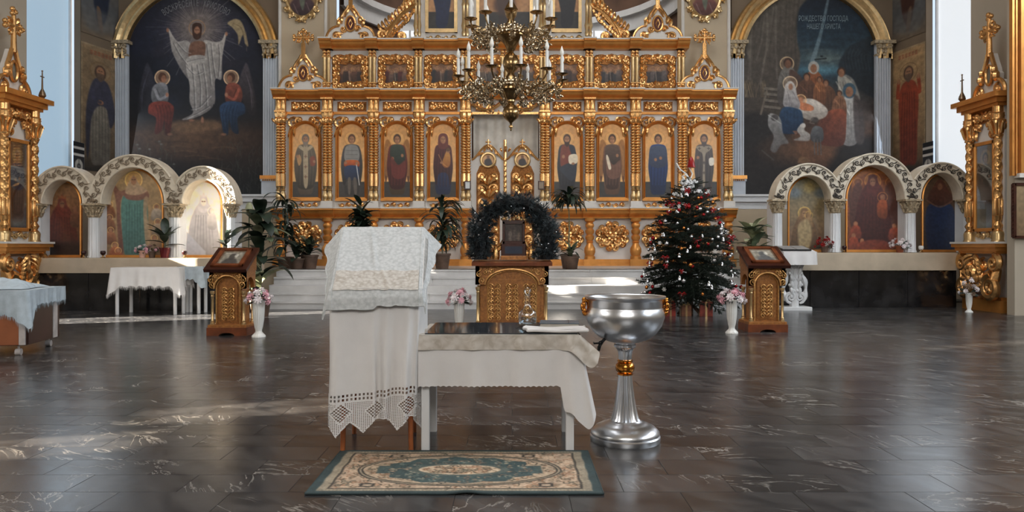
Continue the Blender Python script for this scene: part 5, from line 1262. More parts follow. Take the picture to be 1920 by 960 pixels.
c = Canvas(0,0,60,90,1.5); c.vgrad([(0,(150,128,96)),(90,(120,96,70))]); saint(c,34,14,88,KINDS_[0]); c.grain(.1,4)
place('painting', c.mesh('painting',PAINTG,lambda x,y:(x0+.02+(x1-x0-.04)*x/60,14.15,z1-.02-(z1-z0-.04)*y/90)), rt)
# ================================================================ foreground: lectern, table, font, rug
def fabric(name, col, col2, sc=26, bump=.35, pat=True, transl=0):
    m, nt, b, N, K = nmat(name)
    tc = N.new('ShaderNodeTexCoord'); v = N.new('ShaderNodeTexVoronoi'); v.inputs['Scale'].default_value = sc; v.feature = 'SMOOTH_F1'
    n = N.new('ShaderNodeTexNoise'); n.inputs['Scale'].default_value = sc*.6; n.inputs['Detail'].default_value = 5; n.inputs['Distortion'].default_value = 2.5
    K.new(tc.outputs['Object'], v.inputs['Vector']); K.new(tc.outputs['Object'], n.inputs['Vector'])
    ma = N.new('ShaderNodeMath'); ma.operation = 'MULTIPLY'; K.new(v.outputs['Distance'], ma.inputs[0]); K.new(n.outputs['Fac'], ma.inputs[1])
    r_ = N.new('ShaderNodeValToRGB'); r_.color_ramp.elements[0].position = .1; r_.color_ramp.elements[1].position = .34; r_.color_ramp.elements[0].color = col; r_.color_ramp.elements[1].color = col2
    K.new(ma.outputs[0], r_.inputs['Fac']); K.new(r_.outputs['Color'], b.inputs['Base Color']); b.inputs['Roughness'].default_value = .6
    bp = N.new('ShaderNodeBump'); bp.inputs['Strength'].default_value = bump; bp.inputs['Distance'].default_value = .006; K.new(ma.outputs[0], bp.inputs['Height']); K.new(bp.outputs['Normal'], b.inputs['Normal'])
    return m
BROC = fabric('silver_brocade', L(196,198,198), L(174,177,177), 46); BROCB = fabric('brocade_band', L(196,191,183), L(166,157,146), 44)
RUNNER = fabric('runner_brocade', L(204,197,188), L(176,166,153), 20)
LRZ = R(5); LLOC = (-.885,5.0,0); LM = Matrix.Translation(LLOC) @ Matrix.Rotation(LRZ,4,'Z')
slope_z = lambda y: 1.05+(y+.27)*.713
lec = thing('lectern','wooden lectern hidden under white cloths, its orange wooden legs showing below','lectern',LLOC,LRZ)
for sx,y in ((-.205,-.2),(.205,-.2),(-.19,.26),(.205,.26)):
    MB().tube([LM@Vector((sx*1.06,y*1.03,0)),LM@Vector((sx,y,.5)),LM@Vector((sx*.95,y,slope_z(y)-.03))],[.016,.021,.021],10).build('leg', CHAIRW, lec)
m = MB(); m.prism([(-.27,1.02),(.27,slope_z(.27)-.03),(.27,slope_z(.27)-.005),(-.27,1.045)],lambda a,b,d: LM@Vector((d,a,b)),-.26,.26); m.build('desk_board', WOOD, lec, False)
# --- linen cloth: front fall with two side falls and crochet hem
PW = [(-.275,.2),(-.292,-.05),(-.29,-.22),(-.285,-.285),(-.2,-.297),(0,-.3),(.2,-.297),(.275,-.29),(.305,-.2),(.318,-.02),(.318,.2)]
PL = [0]
for a,b in zip(PW,PW[1:]): PL.append(PL[-1]+math.dist(a,b))
def path(u):
    s_ = u*PL[-1]; i = max(0,min(len(PW)-2,int(np.searchsorted(PL,s_))-1)); t = (s_-PL[i])/(PL[i+1]-PL[i]); t = min(1,max(0,t))
    return PW[i][0]+(PW[i+1][0]-PW[i][0])*t, PW[i][1]+(PW[i+1][1]-PW[i][1])*t
def linen(u, z):
    x,y = path(u); ztop = slope_z(max(-.27,y))+.004; k = max(0,min(1,(ztop-z)/.95)); s_ = u*PL[-1]
    fold = .022*math.sin(s_*26+.6)+.013*math.sin(s_*47+2)-.05*math.exp(-((s_-.80)/.028)**2)+.055*math.exp(-((s_-.855)/.026)**2)+.05*math.exp(-((s_-.985)/.022)**2)-.03*math.exp(-((s_-1.03)/.02)**2)+.03*math.exp(-((s_-.60)/.04)**2)
    nx,ny = (0,-1) if abs(x) < .283 and y < -.28 else ((-1,0) if x < 0 else (1,0))
    sw = .012*math.sin(z*9+s_*5)*k
    x2 = x*(1-.09*k*(1 if x > 0 else .0))+nx*fold*min(1,k*1.5)*.8+sw*.4-.02*k*(x>0); y2 = y+ny*(fold*min(1,k*1.5)+.02*k)
    return LM@Vector((x2,y2,z))
lace_z = lambda u: .395+.045*math.exp(-((u-.66)/.12)**2)-.01*math.sin(u*9)
def hem(u):
    pts = [(0,.33),(.12,.3),(.2,.2),(.29,.24),(.345,.125),(.40,.215),(.455,.145),(.50,.225),(.56,.235),(.61,.16),(.66,.245),(.71,.235),(.775,.13),(.82,.2),(.86,.12),(.92,.2),(1,.2)]
    return float(np.interp(u,[p[0] for p in pts],[p[1] for p in pts]))
lc = MB(); nu = 150
lc.quadgrid(lambda u,v: linen(u,(slope_z(max(-.27,path(u)[1]))+.004)*(1-v)+lace_z(u)*v),nu,40)
lc.quadgrid(lambda u,v: LM@Vector((-.275+.57*u,-.285+.555*v,slope_z(-.285+.555*v)+.004)),12,12)
lo = lc.build('linen_cloth', CLOTH, None, True, ang=80); tag(lo,'long white linen cloth hanging to the floor over the lectern, with crochet hem','cloth'); ROOTM[lo.name] = Matrix()
NU,NV = 250,62; dz = .0050
def skip(i,j):
    u = (i+.5)/NU; z = lace_z(u)-(j+.5)*dz; h = hem(u)
    if z < h: return True
    if z < h+.010: return False
    if j in (2,3,4): return i%4 in (0,1)
    if j in (7,8,9): return i%4 in (0,1)
    if j < 12: return False
    px = (i%36)-18; pz = j-24
    if abs(px)/11+abs(pz)/13 < 1: return (i//2+j//2)%2 == 0 and abs(px)/11+abs(pz)/13 < .92
    if abs(px)/12.5+abs(pz)/14.5 < 1: return False
    return i%2 == 1 and j%2 == 1
lm = MB(); lm.quadgrid(lambda u,v: linen(u,lace_z(u)-v*NV*dz),NU,NV,skip)
us = sorted({i for f in lm.f for i in f}); mp = {k:i for i,k in enumerate(us)}; lm.v = [lm.v[k] for k in us]; lm.f = [tuple(mp[i] for i in f) for f in lm.f]
lm.build('lace_hem', CLOTH, lo, True, 'white crochet hem with diamonds and two rows of square holes', 80, 'stuff')
# --- silver brocade cover on the slope
def brocade(u,v):
    """u across (flaps at both ends), v from back edge to the front overhang"""
    W_ = .284; fl = .16; tot = 2*(W_+fl); s_ = -W_-fl+u*tot; yy = -.305+.58*(1-min(1,v/.86))
    over = max(0,(v-.86)/.14); y = yy; z = slope_z(yy)+.014
    if v >= .86: y = -.305-.018*min(1,over*3)-.012*over; z = slope_z(-.305)+.014-.012*min(1,over*3)-.085*over
    x = s_; rid = .012*math.exp(-((s_+.05-.12*(v-.3))/.012)**2)*(1 if .12 < v < .55 else .3)+.008*math.exp(-((s_-.06-.25*(v-.75))/.012)**2)*(1 if v > .6 else 0)
    z += rid+.003*math.sin(s_*40+v*17)*math.sin(v*23)
    e = abs(s_)-W_
    if e > 0:
        e *= (1-.78*v) if s_ > 0 else (1-.72*v)
        f_ = .72-.35*v; sg = 1 if s_ > 0 else -1; wv = .012*math.sin(v*22+sg)
        x = sg*(W_+e*f_+wv*e*5); z -= e*(.78+.15*v)+.0; y -= .03*e*math.sin(v*14)
        if v > .8: z -= e*.5*(v-.8)/.2; x += sg*.02*(v-.8)/.2
    if s_ < 0 and v > .85: z -= .02*over
    return LM@Vector((x,y,z))
bm_ = MB().quadgrid(brocade,90,70); bo = bm_.build('brocade_cover', BROC, None, True, ang=80); tag(bo,'silver white brocade cover over the sloping top of the lectern','cloth'); ROOTM[bo.name] = Matrix()
lift = LM.to_3x3()@Vector((0,-.0035,.0035))
MB().quadgrid(lambda u,v: brocade(.2+.6*u,.62+.24*v)+lift,60,18).build('embroidered_band', BROCB, bo, True, 'beige embroidered band across the lower edge', 80)
m = MB()
for a,b in (((.195,0),(.195,1)),((.805,0),(.805,1)),((0,1),(1,1)),((0,0),(0,1)),((1,0),(1,1))):
    m.tube([brocade(a[0]+(b[0]-a[0])*t,a[1]+(b[1]-a[1])*t) for t in np.linspace(0,1,40)],.004,5)
m.build('cord_edge', BROC, bo)
# --- white table
tb = thing('table','white wooden table between the lectern and the font','table',(-.09,5.1,0))
ZT = .742
for x,y in ((-.558,4.825),(.372,4.825),(-.562,5.32),(.38,5.32)): MB().bbox(x-.026,x+.026,y-.026,y+.026,0,ZT-.03,.004).build('leg', WHITEP, tb, False)
MB().bbox(-.595,.425,4.775,5.5,ZT-.03,ZT,.006).build('tabletop', WHITEP, tb, False)
m = MB(); m.box(-.53,.35,4.83,4.85,ZT-.12,ZT-.03); m.box(-.53,.35,5.3,5.32,ZT-.12,ZT-.03); m.box(-.57,-.55,4.85,5.3,ZT-.12,ZT-.03); m.box(.365,.385,4.85,5.3,ZT-.12,ZT-.03); m.build('apron', WHITEP, tb, False)
def cloth_drop(name, mat, z0, front_z, corner_z, side_z, scal, x0, x1, y0, y1, label, cat, off, over):
    """top sheet + front fall + right fall meeting in a hanging corner"""
    Lf = x1-x0; Ls = y1-y0; tot = Lf+Ls; m = MB()
    m.quadgrid(lambda u,v:(x0+(x1-x0)*u,y0+(y1-y0)*v,z0),20,8)
    def fn(u,v):
        s_ = u*tot; c = s_-Lf; e = math.exp(-(c/(.07 if c < 0 else .16))**2)
        if c < 0: x,y,nx,ny = x0+s_,y0,0,-1
        else: x,y,nx,ny = x1,y0+c,1,0
        zb = front_z if c < 0 else side_z
        kk = min(1,max(0,(c+.125)/.02)); zb = zb+(corner_z+.1-.1*math.exp(-((c+.02)/.05)**2)+.012*math.sin(c*60)-zb)*(kk if c < .16 else math.exp(-((c-.16)/.15)**2))
        if scal: zb += .007*abs(math.sin(s_*PI/.036))-.004
        fo = (.008*math.sin(s_*19+1)+.005*math.sin(s_*41))*v + off
        if c > -.1: fo += .014*math.sin((c+.1)*58)*v
        x += nx*fo+over*e*v*.9; y += ny*fo-.03*e*v
        return (x,y,z0*(1-v)+zb*v-(.004 if v>0 else 0))
    m.quadgrid(fn,320,22); o = m.build(name, mat, None, True, ang=80); tag(o,label,cat); return o
cloth_drop('tablecloth',CLOTH,ZT+.003,.425,.17,.45,True,-.6,.43,4.768,5.505,'white tablecloth with a scalloped hem on the white table','tablecloth',.003,.1)
cloth_drop('table_runner',RUNNER,ZT+.008,.66,.56,.62,False,-.6,.43,4.762,5.45,'beige brocade runner with lace edge laid over the white tablecloth','runner',.008,.12)
m = MB().bbox(-.56,.42,4.79,5.47,ZT+.010,ZT+.016,.002); o = m.build('glass_sheet', pbr('dark_glass', L(58,60,64), .05, 0, .1, 3), None, False); tag(o,'dark reflecting glass sheet on top of the table','glass sheet')
ZG = ZT+.016
# --- towel, book, carafe on its dish
def towel(u,v,k):
    x = .09+.385*u; y = 4.80+.2*v; w_ = .006*math.sin(u*7+k)+.004*math.sin(v*9+u*4); return (x+.012*math.sin(v*6+k),y-.004*k,ZG+.004+.008*k+w_*.5*(k>0)+.004)
m = MB()
for k in range(3):
    T_ = lambda u,v: towel(u,v,k)
    m.quadgrid(T_,24,10); 
m.tube([Vector(towel(0,v,1)) for v in np.linspace(0,1,10)],.010,8); m.tube([Vector(towel(u,0,1))+Vector((0,-.002,-.002)) for u in np.linspace(0,1,24)],.011,8); m.tube([Vector(towel(1,v,1)) for v in np.linspace(0,1,10)],.010,8)
o = m.build('towel', CLOTH, None, True, ang=80); tag(o,'folded white towel at the front right of the table','towel')
bk = thing('book','closed book with a dark grey blue cover lying behind the towel','book',(.33,5.2,ZG),R(-4)); M_ = ROOTM[bk.name]
MB().bbox(-.135,.135,-.1,.1,.028,.034,.002).xf(M_).build('cover', pbr('book_cover',L(92,104,116),.35,0,.1,10), bk, False)
MB().bbox(-.135,.135,-.1,.1,0,.005,.002).xf(M_).build('cover', MATS['book_cover'], bk, False)
MB().box(-.13,.13,-.095,.096,.005,.028).xf(M_).build('pages', pbr('book_pages',L(196,190,178),.8), bk, False)
MB().box(.06,.066,-.1,.1,.034,.035).xf(M_).build('spine_band', BLACK, bk, False)
cf = thing('carafe','cut glass carafe with a stopper standing on a glass dish','carafe',(.108,5.2,ZG+.012)); M_ = ROOTM[cf.name]
m = MB(); m.lathe([(.05,0),(.062,.012),(.066,.05),(.06,.085),(.04,.108),(.024,.125),(.018,.15),(.017,.19),(.024,.205),(.024,.21)],24,(0,0,0),12,.08); m.xf(M_).build('body', GLASS, cf)
MB().lathe([(.045,.004),(.055,.014),(.058,.048),(.056,.05)],20).xf(M_).build('water', glassmat('water_glass',(.8,.86,.9),.16), cf)
MB().lathe([(.012,.2),(.014,.214),(.022,.226),(.026,.24),(.018,.256),(.006,.262)],10,(0,0,0)).xf(M_).build('stopper', GLASS, cf)
dh = MB().lathe([(.04,0),(.05,.002),(.088,.014),(.09,.016),(.086,.0165),(.05,.006),(.0,.005)],32,(.108,5.2,ZG),16,.06).build('glass_dish', GLASS); tag(dh,'shallow glass dish under the carafe','dish')
# --- baptismal font
fx,fy = (1172-960)/F*5.06,5.06
ft = thing('font','silver baptismal font on a tall flared stem with gilded knob and handles','font',(fx,fy,0)); M_ = ROOTM[ft.name]
MB().lathe([(.232,0),(.236,.012),(.236,.036),(.228,.044),(.231,.05),(.229,.066),(.216,.08),(.2,.096),(.17,.11),(.145,.116),(.14,.122),(.118,.127),(.108,.134),(.1,.142)],64).xf(M_).build('foot', SILVER, ft)
MB().lathe([(.1,.142),(.09,.16),(.076,.22),(.064,.29),(.054,.36),(.047,.43),(.046,.445)],96,(0,0,0),24,.09).xf(M_).build('fluted_stem', SILVER, ft)
kb = MB().lathe([(.045,.443),(.054,.448),(.054,.455),(.046,.46),(.06,.472),(.066,.495),(.064,.512),(.05,.528),(.046,.531),(.053,.536),(.053,.546),(.045,.55)],36).xf(M_).build('knob', pbr('polished_gold',L(214,140,62),.18,1,.06,5), ft, True, 'gilded knob half way up the stem')
MB().lathe([(.044,.548),(.045,.575),(.05,.605),(.06,.625),(.074,.634),(.076,.65),(.064,.656),(.066,.666)],64,(0,0,0),20,.05).xf(M_).build('bowl_socket', SILVER, ft)
prof = [(.062,.662),(.11,.672),(.16,.692),(.21,.73),(.245,.78),(.264,.835),(.263,.868),(.25,.898),(.246,.906),(.249,.912),(.247,.95),(.252,.958),(.268,.966),(.273,.972),(.272,.98),(.262,.981),(.244,.972),(.236,.9),(.24,.84),(.22,.76),(.12,.7),(.0,.69)]
MB().lathe(prof,96).xf(M_).build('bowl', SILVER, ft, ang=60)
MB().lathe([(.235,.9),(.0,.9)],48).xf(M_).build('water', GLASS, ft)
for s_ in (-1,1):
    m = MB(); x = s_*.266
    m.tube([(x+s_*.02*math.sin(t),-.0+.03*math.cos(t*2)*.0,.905+.045*math.cos(t)) for t in np.linspace(0,2*PI,18)],.012,8)
    for k in range(7): a = 2*PI*k/7; m.ball((x+s_*.012,.03*math.cos(a),.905+.04*math.sin(a)),.014,8,6)
    m.ball((x+s_*.02,0,.905),.022,10,8,(.8,1,1.4)); m.ball((x+s_*.012,0,.955),.016,8,6); m.ball((x+s_*.008,0,.858),.014,8,6)
    m.xf(M_).build('handle', MATS['polished_gold'], ft, True, 'gilded lion-like handle' if False else 'gilded ornate handle')
m = MB(); m.tube([(-.15,-.1,.70),(-.18,-.12,.675),(-.19,-.13,.65)],.011,8); m.tube([(-.19,-.13,.655),(-.195,-.135,.625)],[.012,.009],8); m.tube([(-.18,-.12,.675),(-.225,-.14,.675)],.006,6); m.tube([(-.225,-.16,.678),(-.225,-.12,.678)],.006,6); m.ball((-.18,-.12,.675),.016,8,6)
m.xf(M_).build('tap', BLACK, ft, True, 'small black drain tap under the bowl')
# --- rug
c = Canvas(0,0,158,83,.5,(52,70,72))
c.rect(5,3.2,153,79.8,(176,160,136)); 
for k in range(74):
    for y in (4.6,78.4): c.rect(5.5+2*k,y-1,6.5+2*k,y+1,(110,110,100),.5,.3)
for k in range(38):
    for x in (7,151): c.rect(x-2,4+2*k,x+2,5+2*k,(112,112,102),.5,.3)
c.rect(10,6.4,148,76.6,(46,44,40)); c.rect(11.2,7.6,146.8,75.4,(198,172,146))
rr = random.Random(11)
def floral(n,x0,x1,y0,y1,cols,test=lambda x,y:True):
    for k in range(n):
        x,y = rr.uniform(x0,x1),rr.uniform(y0,y1)
        if not test(x,y): continue
        cc = rr.choice(cols); a = rr.uniform(0,6.28); r1 = rr.uniform(.8,2.2)
        if k%3: c.line([(x,y),(x+math.cos(a)*2.4,y+math.sin(a)*2.4),(x+math.cos(a+.9)*4,y+math.sin(a+.9)*4)],.8,cc,.85,.3)
        else: c.ell(x,y,r1,r1*.7,cc,.8,.4,a); c.ell(x,y,r1*.4,r1*.3,(206,182,150),.8,.3)
PALET = [(112,96,76),(150,108,78),(84,84,72),(168,124,96),(72,64,54),(130,112,90)]
floral(950,12,146,8.5,74.5,PALET)
el = lambda x,y,a,b: ((x-79)/a)**2+((y-41.5)/b)**2
ov = [(79+math.cos(t)*58,41.5+math.sin(t)*29) for t in np.linspace(0,2*PI,60,endpoint=False)]
c.line(ov+[ov[0]],3.2,(52,52,48),.95,.4,False); c.line(ov+[ov[0]],1.2,(190,170,142),.8,.3,False)
c.poly([(79+math.cos(t)*56,41.5+math.sin(t)*27) for t in np.linspace(0,2*PI,60,endpoint=False)],(186,164,138),1,.4,False); floral(520,24,134,15,68,PALET,lambda x,y: el(x,y,54,25)<1)
gp = []
for k in range(72):
    t = 2*PI*k/72; q = 1+.06*math.cos(12*t)+.04*(1 if (k//3)%2 else -1); gp.append((79+math.cos(t)*44*q,41.5+math.sin(t)*25*q))
c.poly(gp,(62,82,82),1,.4,False); c.rect(31,34,127,49,(62,82,82),.9,.6)
floral(330,38,120,18,65,[(112,124,116),(150,146,126),(44,58,58),(136,108,88),(92,108,104)],lambda x,y: el(x,y,42,23)<1)
for x,y in ((38,13),(120,13),(30,70),(128,70)): c.rect(x-4,y-3,x+4,y+3,(60,56,50)); c.rect(x-2.4,y-1.6,x+2.4,y+1.6,(198,174,148))
c.poly([(79+math.cos(t)*29,41.5+math.sin(t)*11.5) for t in np.linspace(0,2*PI,48,endpoint=False)],(90,100,94),1,.4,False)
c.poly([(79+math.cos(t)*24,41.5+math.sin(t)*9.5) for t in np.linspace(0,2*PI,48,endpoint=False)],(204,182,154),1,.4,False); floral(170,56,102,33,50,PALET,lambda x,y: el(x,y,21,8)<1)
c.grain(.12,.8); c.grain(.1,4)
RX0,RX1,RY0,RY1 = -1.094,.483,3.95,4.775
rg = place('rug', c.mesh('rug',PAINT,lambda x,y:(RX0+(RX1-RX0)*x/158+.003*math.sin(y*.3),RY1-(RY1-RY0)*y/83,.0115+.0012*math.sin(x*.09+1)*math.sin(y*.2)+(.010*math.exp(-((x-86)/7)**2)*max(0,(y-76)/7))),None,.85)); ROOTM[rg.name] = Matrix()
tag(rg,'green bordered floral rug with an oval medallion on the dark floor','rug')
m = MB()
ed = lambda pts: m.tube(pts,.0062,6)
ed([(RX0,RY0+(RY1-RY0)*t,.0068) for t in (0,.5,1)]); ed([(RX1,RY0+(RY1-RY0)*t,.0068) for t in (0,.5,1)]); ed([(RX0+(RX1-RX0)*t,RY1,.0068) for t in np.linspace(0,1,12)]); ed([(RX0+(RX1-RX0)*t,RY0,.0068+.010*math.exp(-((t*158-86)/7)**2)) for t in np.linspace(0,1,80)])
m.build('bound_edge', pbr('rug_edge',L(44,58,60),.8), rg)
# ================================================================ icon stands, vases, side tables
def icon_stand(label, loc, w, d, zf, zb, zc, pic):
    """carved stand: wood plinth, gilded body with arched panel, corner columns; sloping dark top from zf (front) to zb (back)"""
    rt = thing('icon_stand',label,'icon stand',loc); M_ = ROOTM[rt.name]; S = lambda mb: mb.xf(M_); h = w/2
    m = MB(); k = w*.22                                # plinth with a low arched cut
    prof = [(-h-.03,0),(-k,0)]+[(-k*math.cos(t),.045*math.sin(t)) for t in np.linspace(.2,PI-.2,9)]+[(k,0),(h+.03,0),(h+.03,.12),(-h-.03,.12)]
    m.prism(prof,lambda a,b,dd:(a,-dd,b),-d-.02,.03); S(m).build('plinth', WOOD, rt, False)
    S(MB().bbox(-h-.02,h+.02,-.02,d+.02,.12,.16,.008)).build('plinth_mould', WOODL, rt, False)
    S(MB().box(-h+.07,h-.07,.06,d-.06,.16,zf-.02)).build('body', WOODL, rt, False)
    zs = zc+.03
    def arch_panel(T, hw, d0, d1):
        A = [(-hw,zs)]; n = 14; r = hw*.74
        xs = np.linspace(-hw,hw,41); m = MB(); vs = []; fs = []
        for x in xs:
            b = zs+ (math.sqrt(max(0,r*r-x*x))*min(1.0,(zf-.06-zs)/r) if abs(x) < r else 0)
            vs += [T(x,zf,d1),T(x,b,d1),T(x,b,d0),T(x,zf,d0)]
        for i in range(40):
            for q in range(4): r_ = (q+1)%4; fs.append((i*4+q,i*4+r_,i*4+4+r_,i*4+4+q))
        fs += [(0,3,2,1),(160,161,162,163)]; return m.add(vs,fs)
    fp = S(arch_panel(lambda a,b,dd:(a,-dd,b),h,-.06,.0)).build('arched_panel', WOODL, rt, False)
    for s_ in (-1,1): S(arch_panel(lambda a,b,dd:(s_*(h-.06+dd+.06),d/2+a,b),d/2,-.06,.0)).build('side_arch_panel', WOODL, rt, False)
    m = MB(); T = lambda a,b,dd:(a,-dd,b)              # carving on the spandrels and panel
    for s_ in (-1,1):
        for k2 in range(3):
            scroll(m,T,s_*(h*(.55+.17*k2)),zf-.075-.03*k2,.045,PI/2,1.3,s_*(1 if k2%2 else -1),.009,.004); lobe(m,T,s_*h*(.5+.16*k2),zf-.05,-PI/2+s_*.5,.07,.010,.004,s_,5,.008)
        scroll(m,T,s_*h*.82,zs+.06,.05,-PI/2,1.3,s_,.010,.004); lobe(m,T,s_*h*.25,zf-.045,0 if s_>0 else PI,.1,.009,.004,s_*.5,5,.008)
    r_ = h*.74; ar = [(-r_,.17),(-r_,zs)]+[(-r_*math.cos(t),zs+math.sin(t)*min(r_,zf-.06-zs)) for t in np.linspace(0,PI,20)]+[(r_,zs),(r_,.17)]
    m2 = MB(); m2.tube([(a,-.004,b) for a,b in ar[1:-1]],.014,6); m2.tube([(a*.9,.04,b if b<zs else zs+(b-zs)*.9) for a,b in ar],.012,6); S(m2).build('arch_moulding', WOODC, fp)
    S(m).build('spandrel_carving', WOODC, fp)
    S(MB().box(-h+.13,h-.13,.045,.06,.2,zs+.08)).build('relief_ground', WOODD if False else WOODL, rt, False)
    m = MB(); T = lambda a,b,dd:(a,.045-dd,b); rr = random.Random(int(w*100)); nx = max(1,int((w-.3)/.2))
    for i in range(nx):
        cx = (-h+.15)+(2*h-.3)*(i+.5)/nx; 
        for k2 in range(9):
            z = .25+(zs-.22)*k2/9
            for s_ in (-1,1): scroll(m,T,cx+s_*.055,z,.046,0 if s_<0 else PI,1.2,s_*(1 if k2%2 else -1),.009,.006); lobe(m,T,cx,z,PI/2+s_*.7,.08,.011,.006,s_*.8,5,.01)
    S(m).build('relief_carving', WOODC, rt)
    for sx in (-1,1):
        for y in (.0,d):
            m = MB().lathe([(.035,0),(.035,.025),(.024,.035),(.03,.05),(.02,.065),(.02,zc-.25),(.026,zc-.24),(.02,zc-.225),(.036,zc-.19),(.036,zc-.165)],14,(sx*(h-.035),y+(.035 if y == 0 else -.035),.16))
            S(m).build('column', GOLDP, rt)
    m = MB(); dd = .06                                  # sloping top as a wedge with raised rim
    m.prism([(-dd,zf),(d+.02,zb-.05),(d+.02,zf)] if zb > zf+.06 else [(-dd,zf),(d+.04,zf),(d+.04,zf+.01),(-dd,zf+.01)],lambda a,b,q:(q,a,b),-h-.01,h+.01); S(m).build('desk', WOODL if zb>zf+.06 else WOOD, rt, False)
    m = MB(); n_ = Vector((0,-(zb-zf),d+dd)).normalized()
    def sl(x,t,e): p = Vector((x,-dd+(d+dd+.03)*t,zf+(zb-zf)*t)) + n_*e; return tuple(p)
    def slab(x0,x1,t0,t1,e0,e1): m.add([sl(x0,t0,e0),sl(x1,t0,e0),sl(x1,t1,e0),sl(x0,t1,e0),sl(x0,t0,e1),sl(x1,t0,e1),sl(x1,t1,e1),sl(x0,t1,e1)],[(0,3,2,1),(4,5,6,7),(0,1,5,4),(1,2,6,5),(2,3,7,6),(3,0,4,7)])
    slab(-h-.05,h+.05,-.04,1.04,-.01,.04)
    S(m).build('sloping_top', WOODD if zb>zf+.06 else WOOD, rt, False)
    if pic:
        lb,col = pic; pt = thing('framed_icon',lb,'icon',M_@Vector((0,0,zf+.02))); m = MB(); hw = h-.03
        for b in ((-hw,hw,.08,.17),(-hw,hw,.85,.94),(-hw,-hw+.06,.08,.94),(hw-.06,hw,.08,.94)): slab(*b,.04,.07)
        S(m).build('frame', WOOD, pt, False); m = MB(); slab(-hw+.06,hw-.06,.17,.85,.04,.046)
        c = Canvas(0,0,40,34,1.0,(112,92,72)); c.rect(3,3,37,31,(140,136,124),.8); c.ell(20,14,6,8,col,.9); c.poly([(8,31),(12,20),(28,20),(32,31)],col,.9,1.5); c.ell(26,12,3,4,(220,214,200),.8); c.line([(6,6),(34,6)],1,(196,190,176),.6); c.grain(.2,3)
        S2 = lambda x,y: tuple(M_@Vector(sl(-hw+.06+(2*hw-.12)*x/40,.85-.68*y/34,.047)))
        place('painting', c.mesh('painting',PAINTG,S2), pt)
    return rt
icon_stand('carved gilded icon stand with a sloping dark top, on the left beside a tall plant',(wx(426,11.0),11.0,0),.53,.44,.955,1.25,.66,('dark framed icon lying on the sloping top of the left icon stand',(62,56,52)))
icon_stand('carved gilded icon stand with a sloping dark top, on the right before the white pedestal',(wx(1439,11.45),11.45,0),.55,.46,1.0,1.27,.68,('dark framed icon lying on the sloping top of the right icon stand',(84,84,84)))
cs = icon_stand('wide carved gilded stand in the middle carrying the fir arch',(wx(960,11.0),11.0,0),1.08,.62,1.04,1.075,.72,None)
# --- fir garland arch with its small shrine
def needles(m, c, d, n, ln, wd, rnd, spread=1.0):
    for k in range(n):
        v = Vector((rnd.gauss(0,spread),rnd.gauss(0,spread),rnd.gauss(0,spread)))+d*1.0; v.normalize(); s_ = v.orthogonal().normalized()*wd; l = ln*rnd.uniform(.6,1.1)
        p = Vector(c); m.add([p-s_,p+s_,p+v*l+s_*.3,p+v*l-s_*.3],[(0,1,2,3)])
rnd = random.Random(5)
GY = 11.3; gx = wx(963,GY); gz = 1.115
ga = thing('fir_arch','dark fir garland arch standing on the wide carved stand','garland',(gx,GY,gz))
m = MB(); pth = []
for t in np.linspace(0,1,34):
    if t < .2: pth.append((-.5,0+.42*t/.2))
    elif t > .8: pth.append((.5,.42*(1-t)/.2))
    else: a = PI-(t-.2)/.6*PI; pth.append((.5*math.cos(a),.42+.43*math.sin(a)))
m.tube([(gx+a,GY,gz+b) for a,b in pth],.1,8); m.build('frame_tube', BLACK, ga)
for seg in range(11):
    m = MB()
    for a,b in pth[seg*3:seg*3+4]:
        for k in range(24):
            an = rnd.uniform(0,2*PI); ph = rnd.uniform(-.6,.6); tg = Vector((math.cos(an)*.9,math.sin(an)*.9 if math.sin(an)<.3 else .2,rnd.uniform(-.8,.8))).normalized()
            c_ = Vector((gx+a,GY,gz+b))+tg*rnd.uniform(.05,.2); needles(m,c_,tg*1.2,16,.095,.0042,rnd,.55)
    m.v = [(x,y,max(z,gz+.004)) for x,y,z in m.v]
    m.build('fir_tuft', NEEDLEB, ga, False, kind='stuff')
for k in range(26):
    a,b = pth[rnd.randrange(34)]; an = rnd.uniform(PI*.75,PI*2.25); r_ = .2
    o = MB().ball((gx+a+math.cos(an)*r_*.8,GY-abs(math.sin(an))*r_*.6-.06,gz+b+math.cos(an*2)*.08),.012,8,6).build('bead', SILB, ga)
sh = thing('shrine','small dark wooden icon shrine inside the fir arch','shrine',(gx+.0,GY,gz))
for b in ((-.2,.2,-.1,.1,0,.06),): MB().bbox(gx+b[0],gx+b[1],GY+b[2],GY+b[3],gz,gz+.06,.01).build('base', WOODL, sh, False)
MB().bbox(gx-.19,gx+.19,GY-.06,GY+.1,gz+.06,gz+.24,.012).build('box', WOODD, sh, False)
m = MB()
for b in ((-.17,-.13,.24,.58),(.13,.17,.24,.58),(-.17,.17,.54,.6),(-.17,.17,.24,.28)): m.bbox(gx+b[0],gx+b[1],GY-.03,GY+.03,gz+b[2],gz+b[3],.006)
m.build('frame', WOODD, sh, False)
c = Canvas(0,0,26,30,1.0,(52,40,34)); c.ell(8,20,3,8,(110,98,88),.8); c.ell(15,18,3,9,(84,72,66),.8); c.ell(20,21,3,7,(104,88,74),.8); c.grain(.3,2); place('painting', c.mesh('painting',PAINTG,lambda x,y:(gx-.13+x/100,GY-.01,gz+.56-y/100)), sh)
MB().box(gx-.13,gx+.13,GY-.063,GY-.058,gz+.09,gz+.2).build('front_panel', pbr('shrine_blue',L(40,48,66),.3), sh, False)
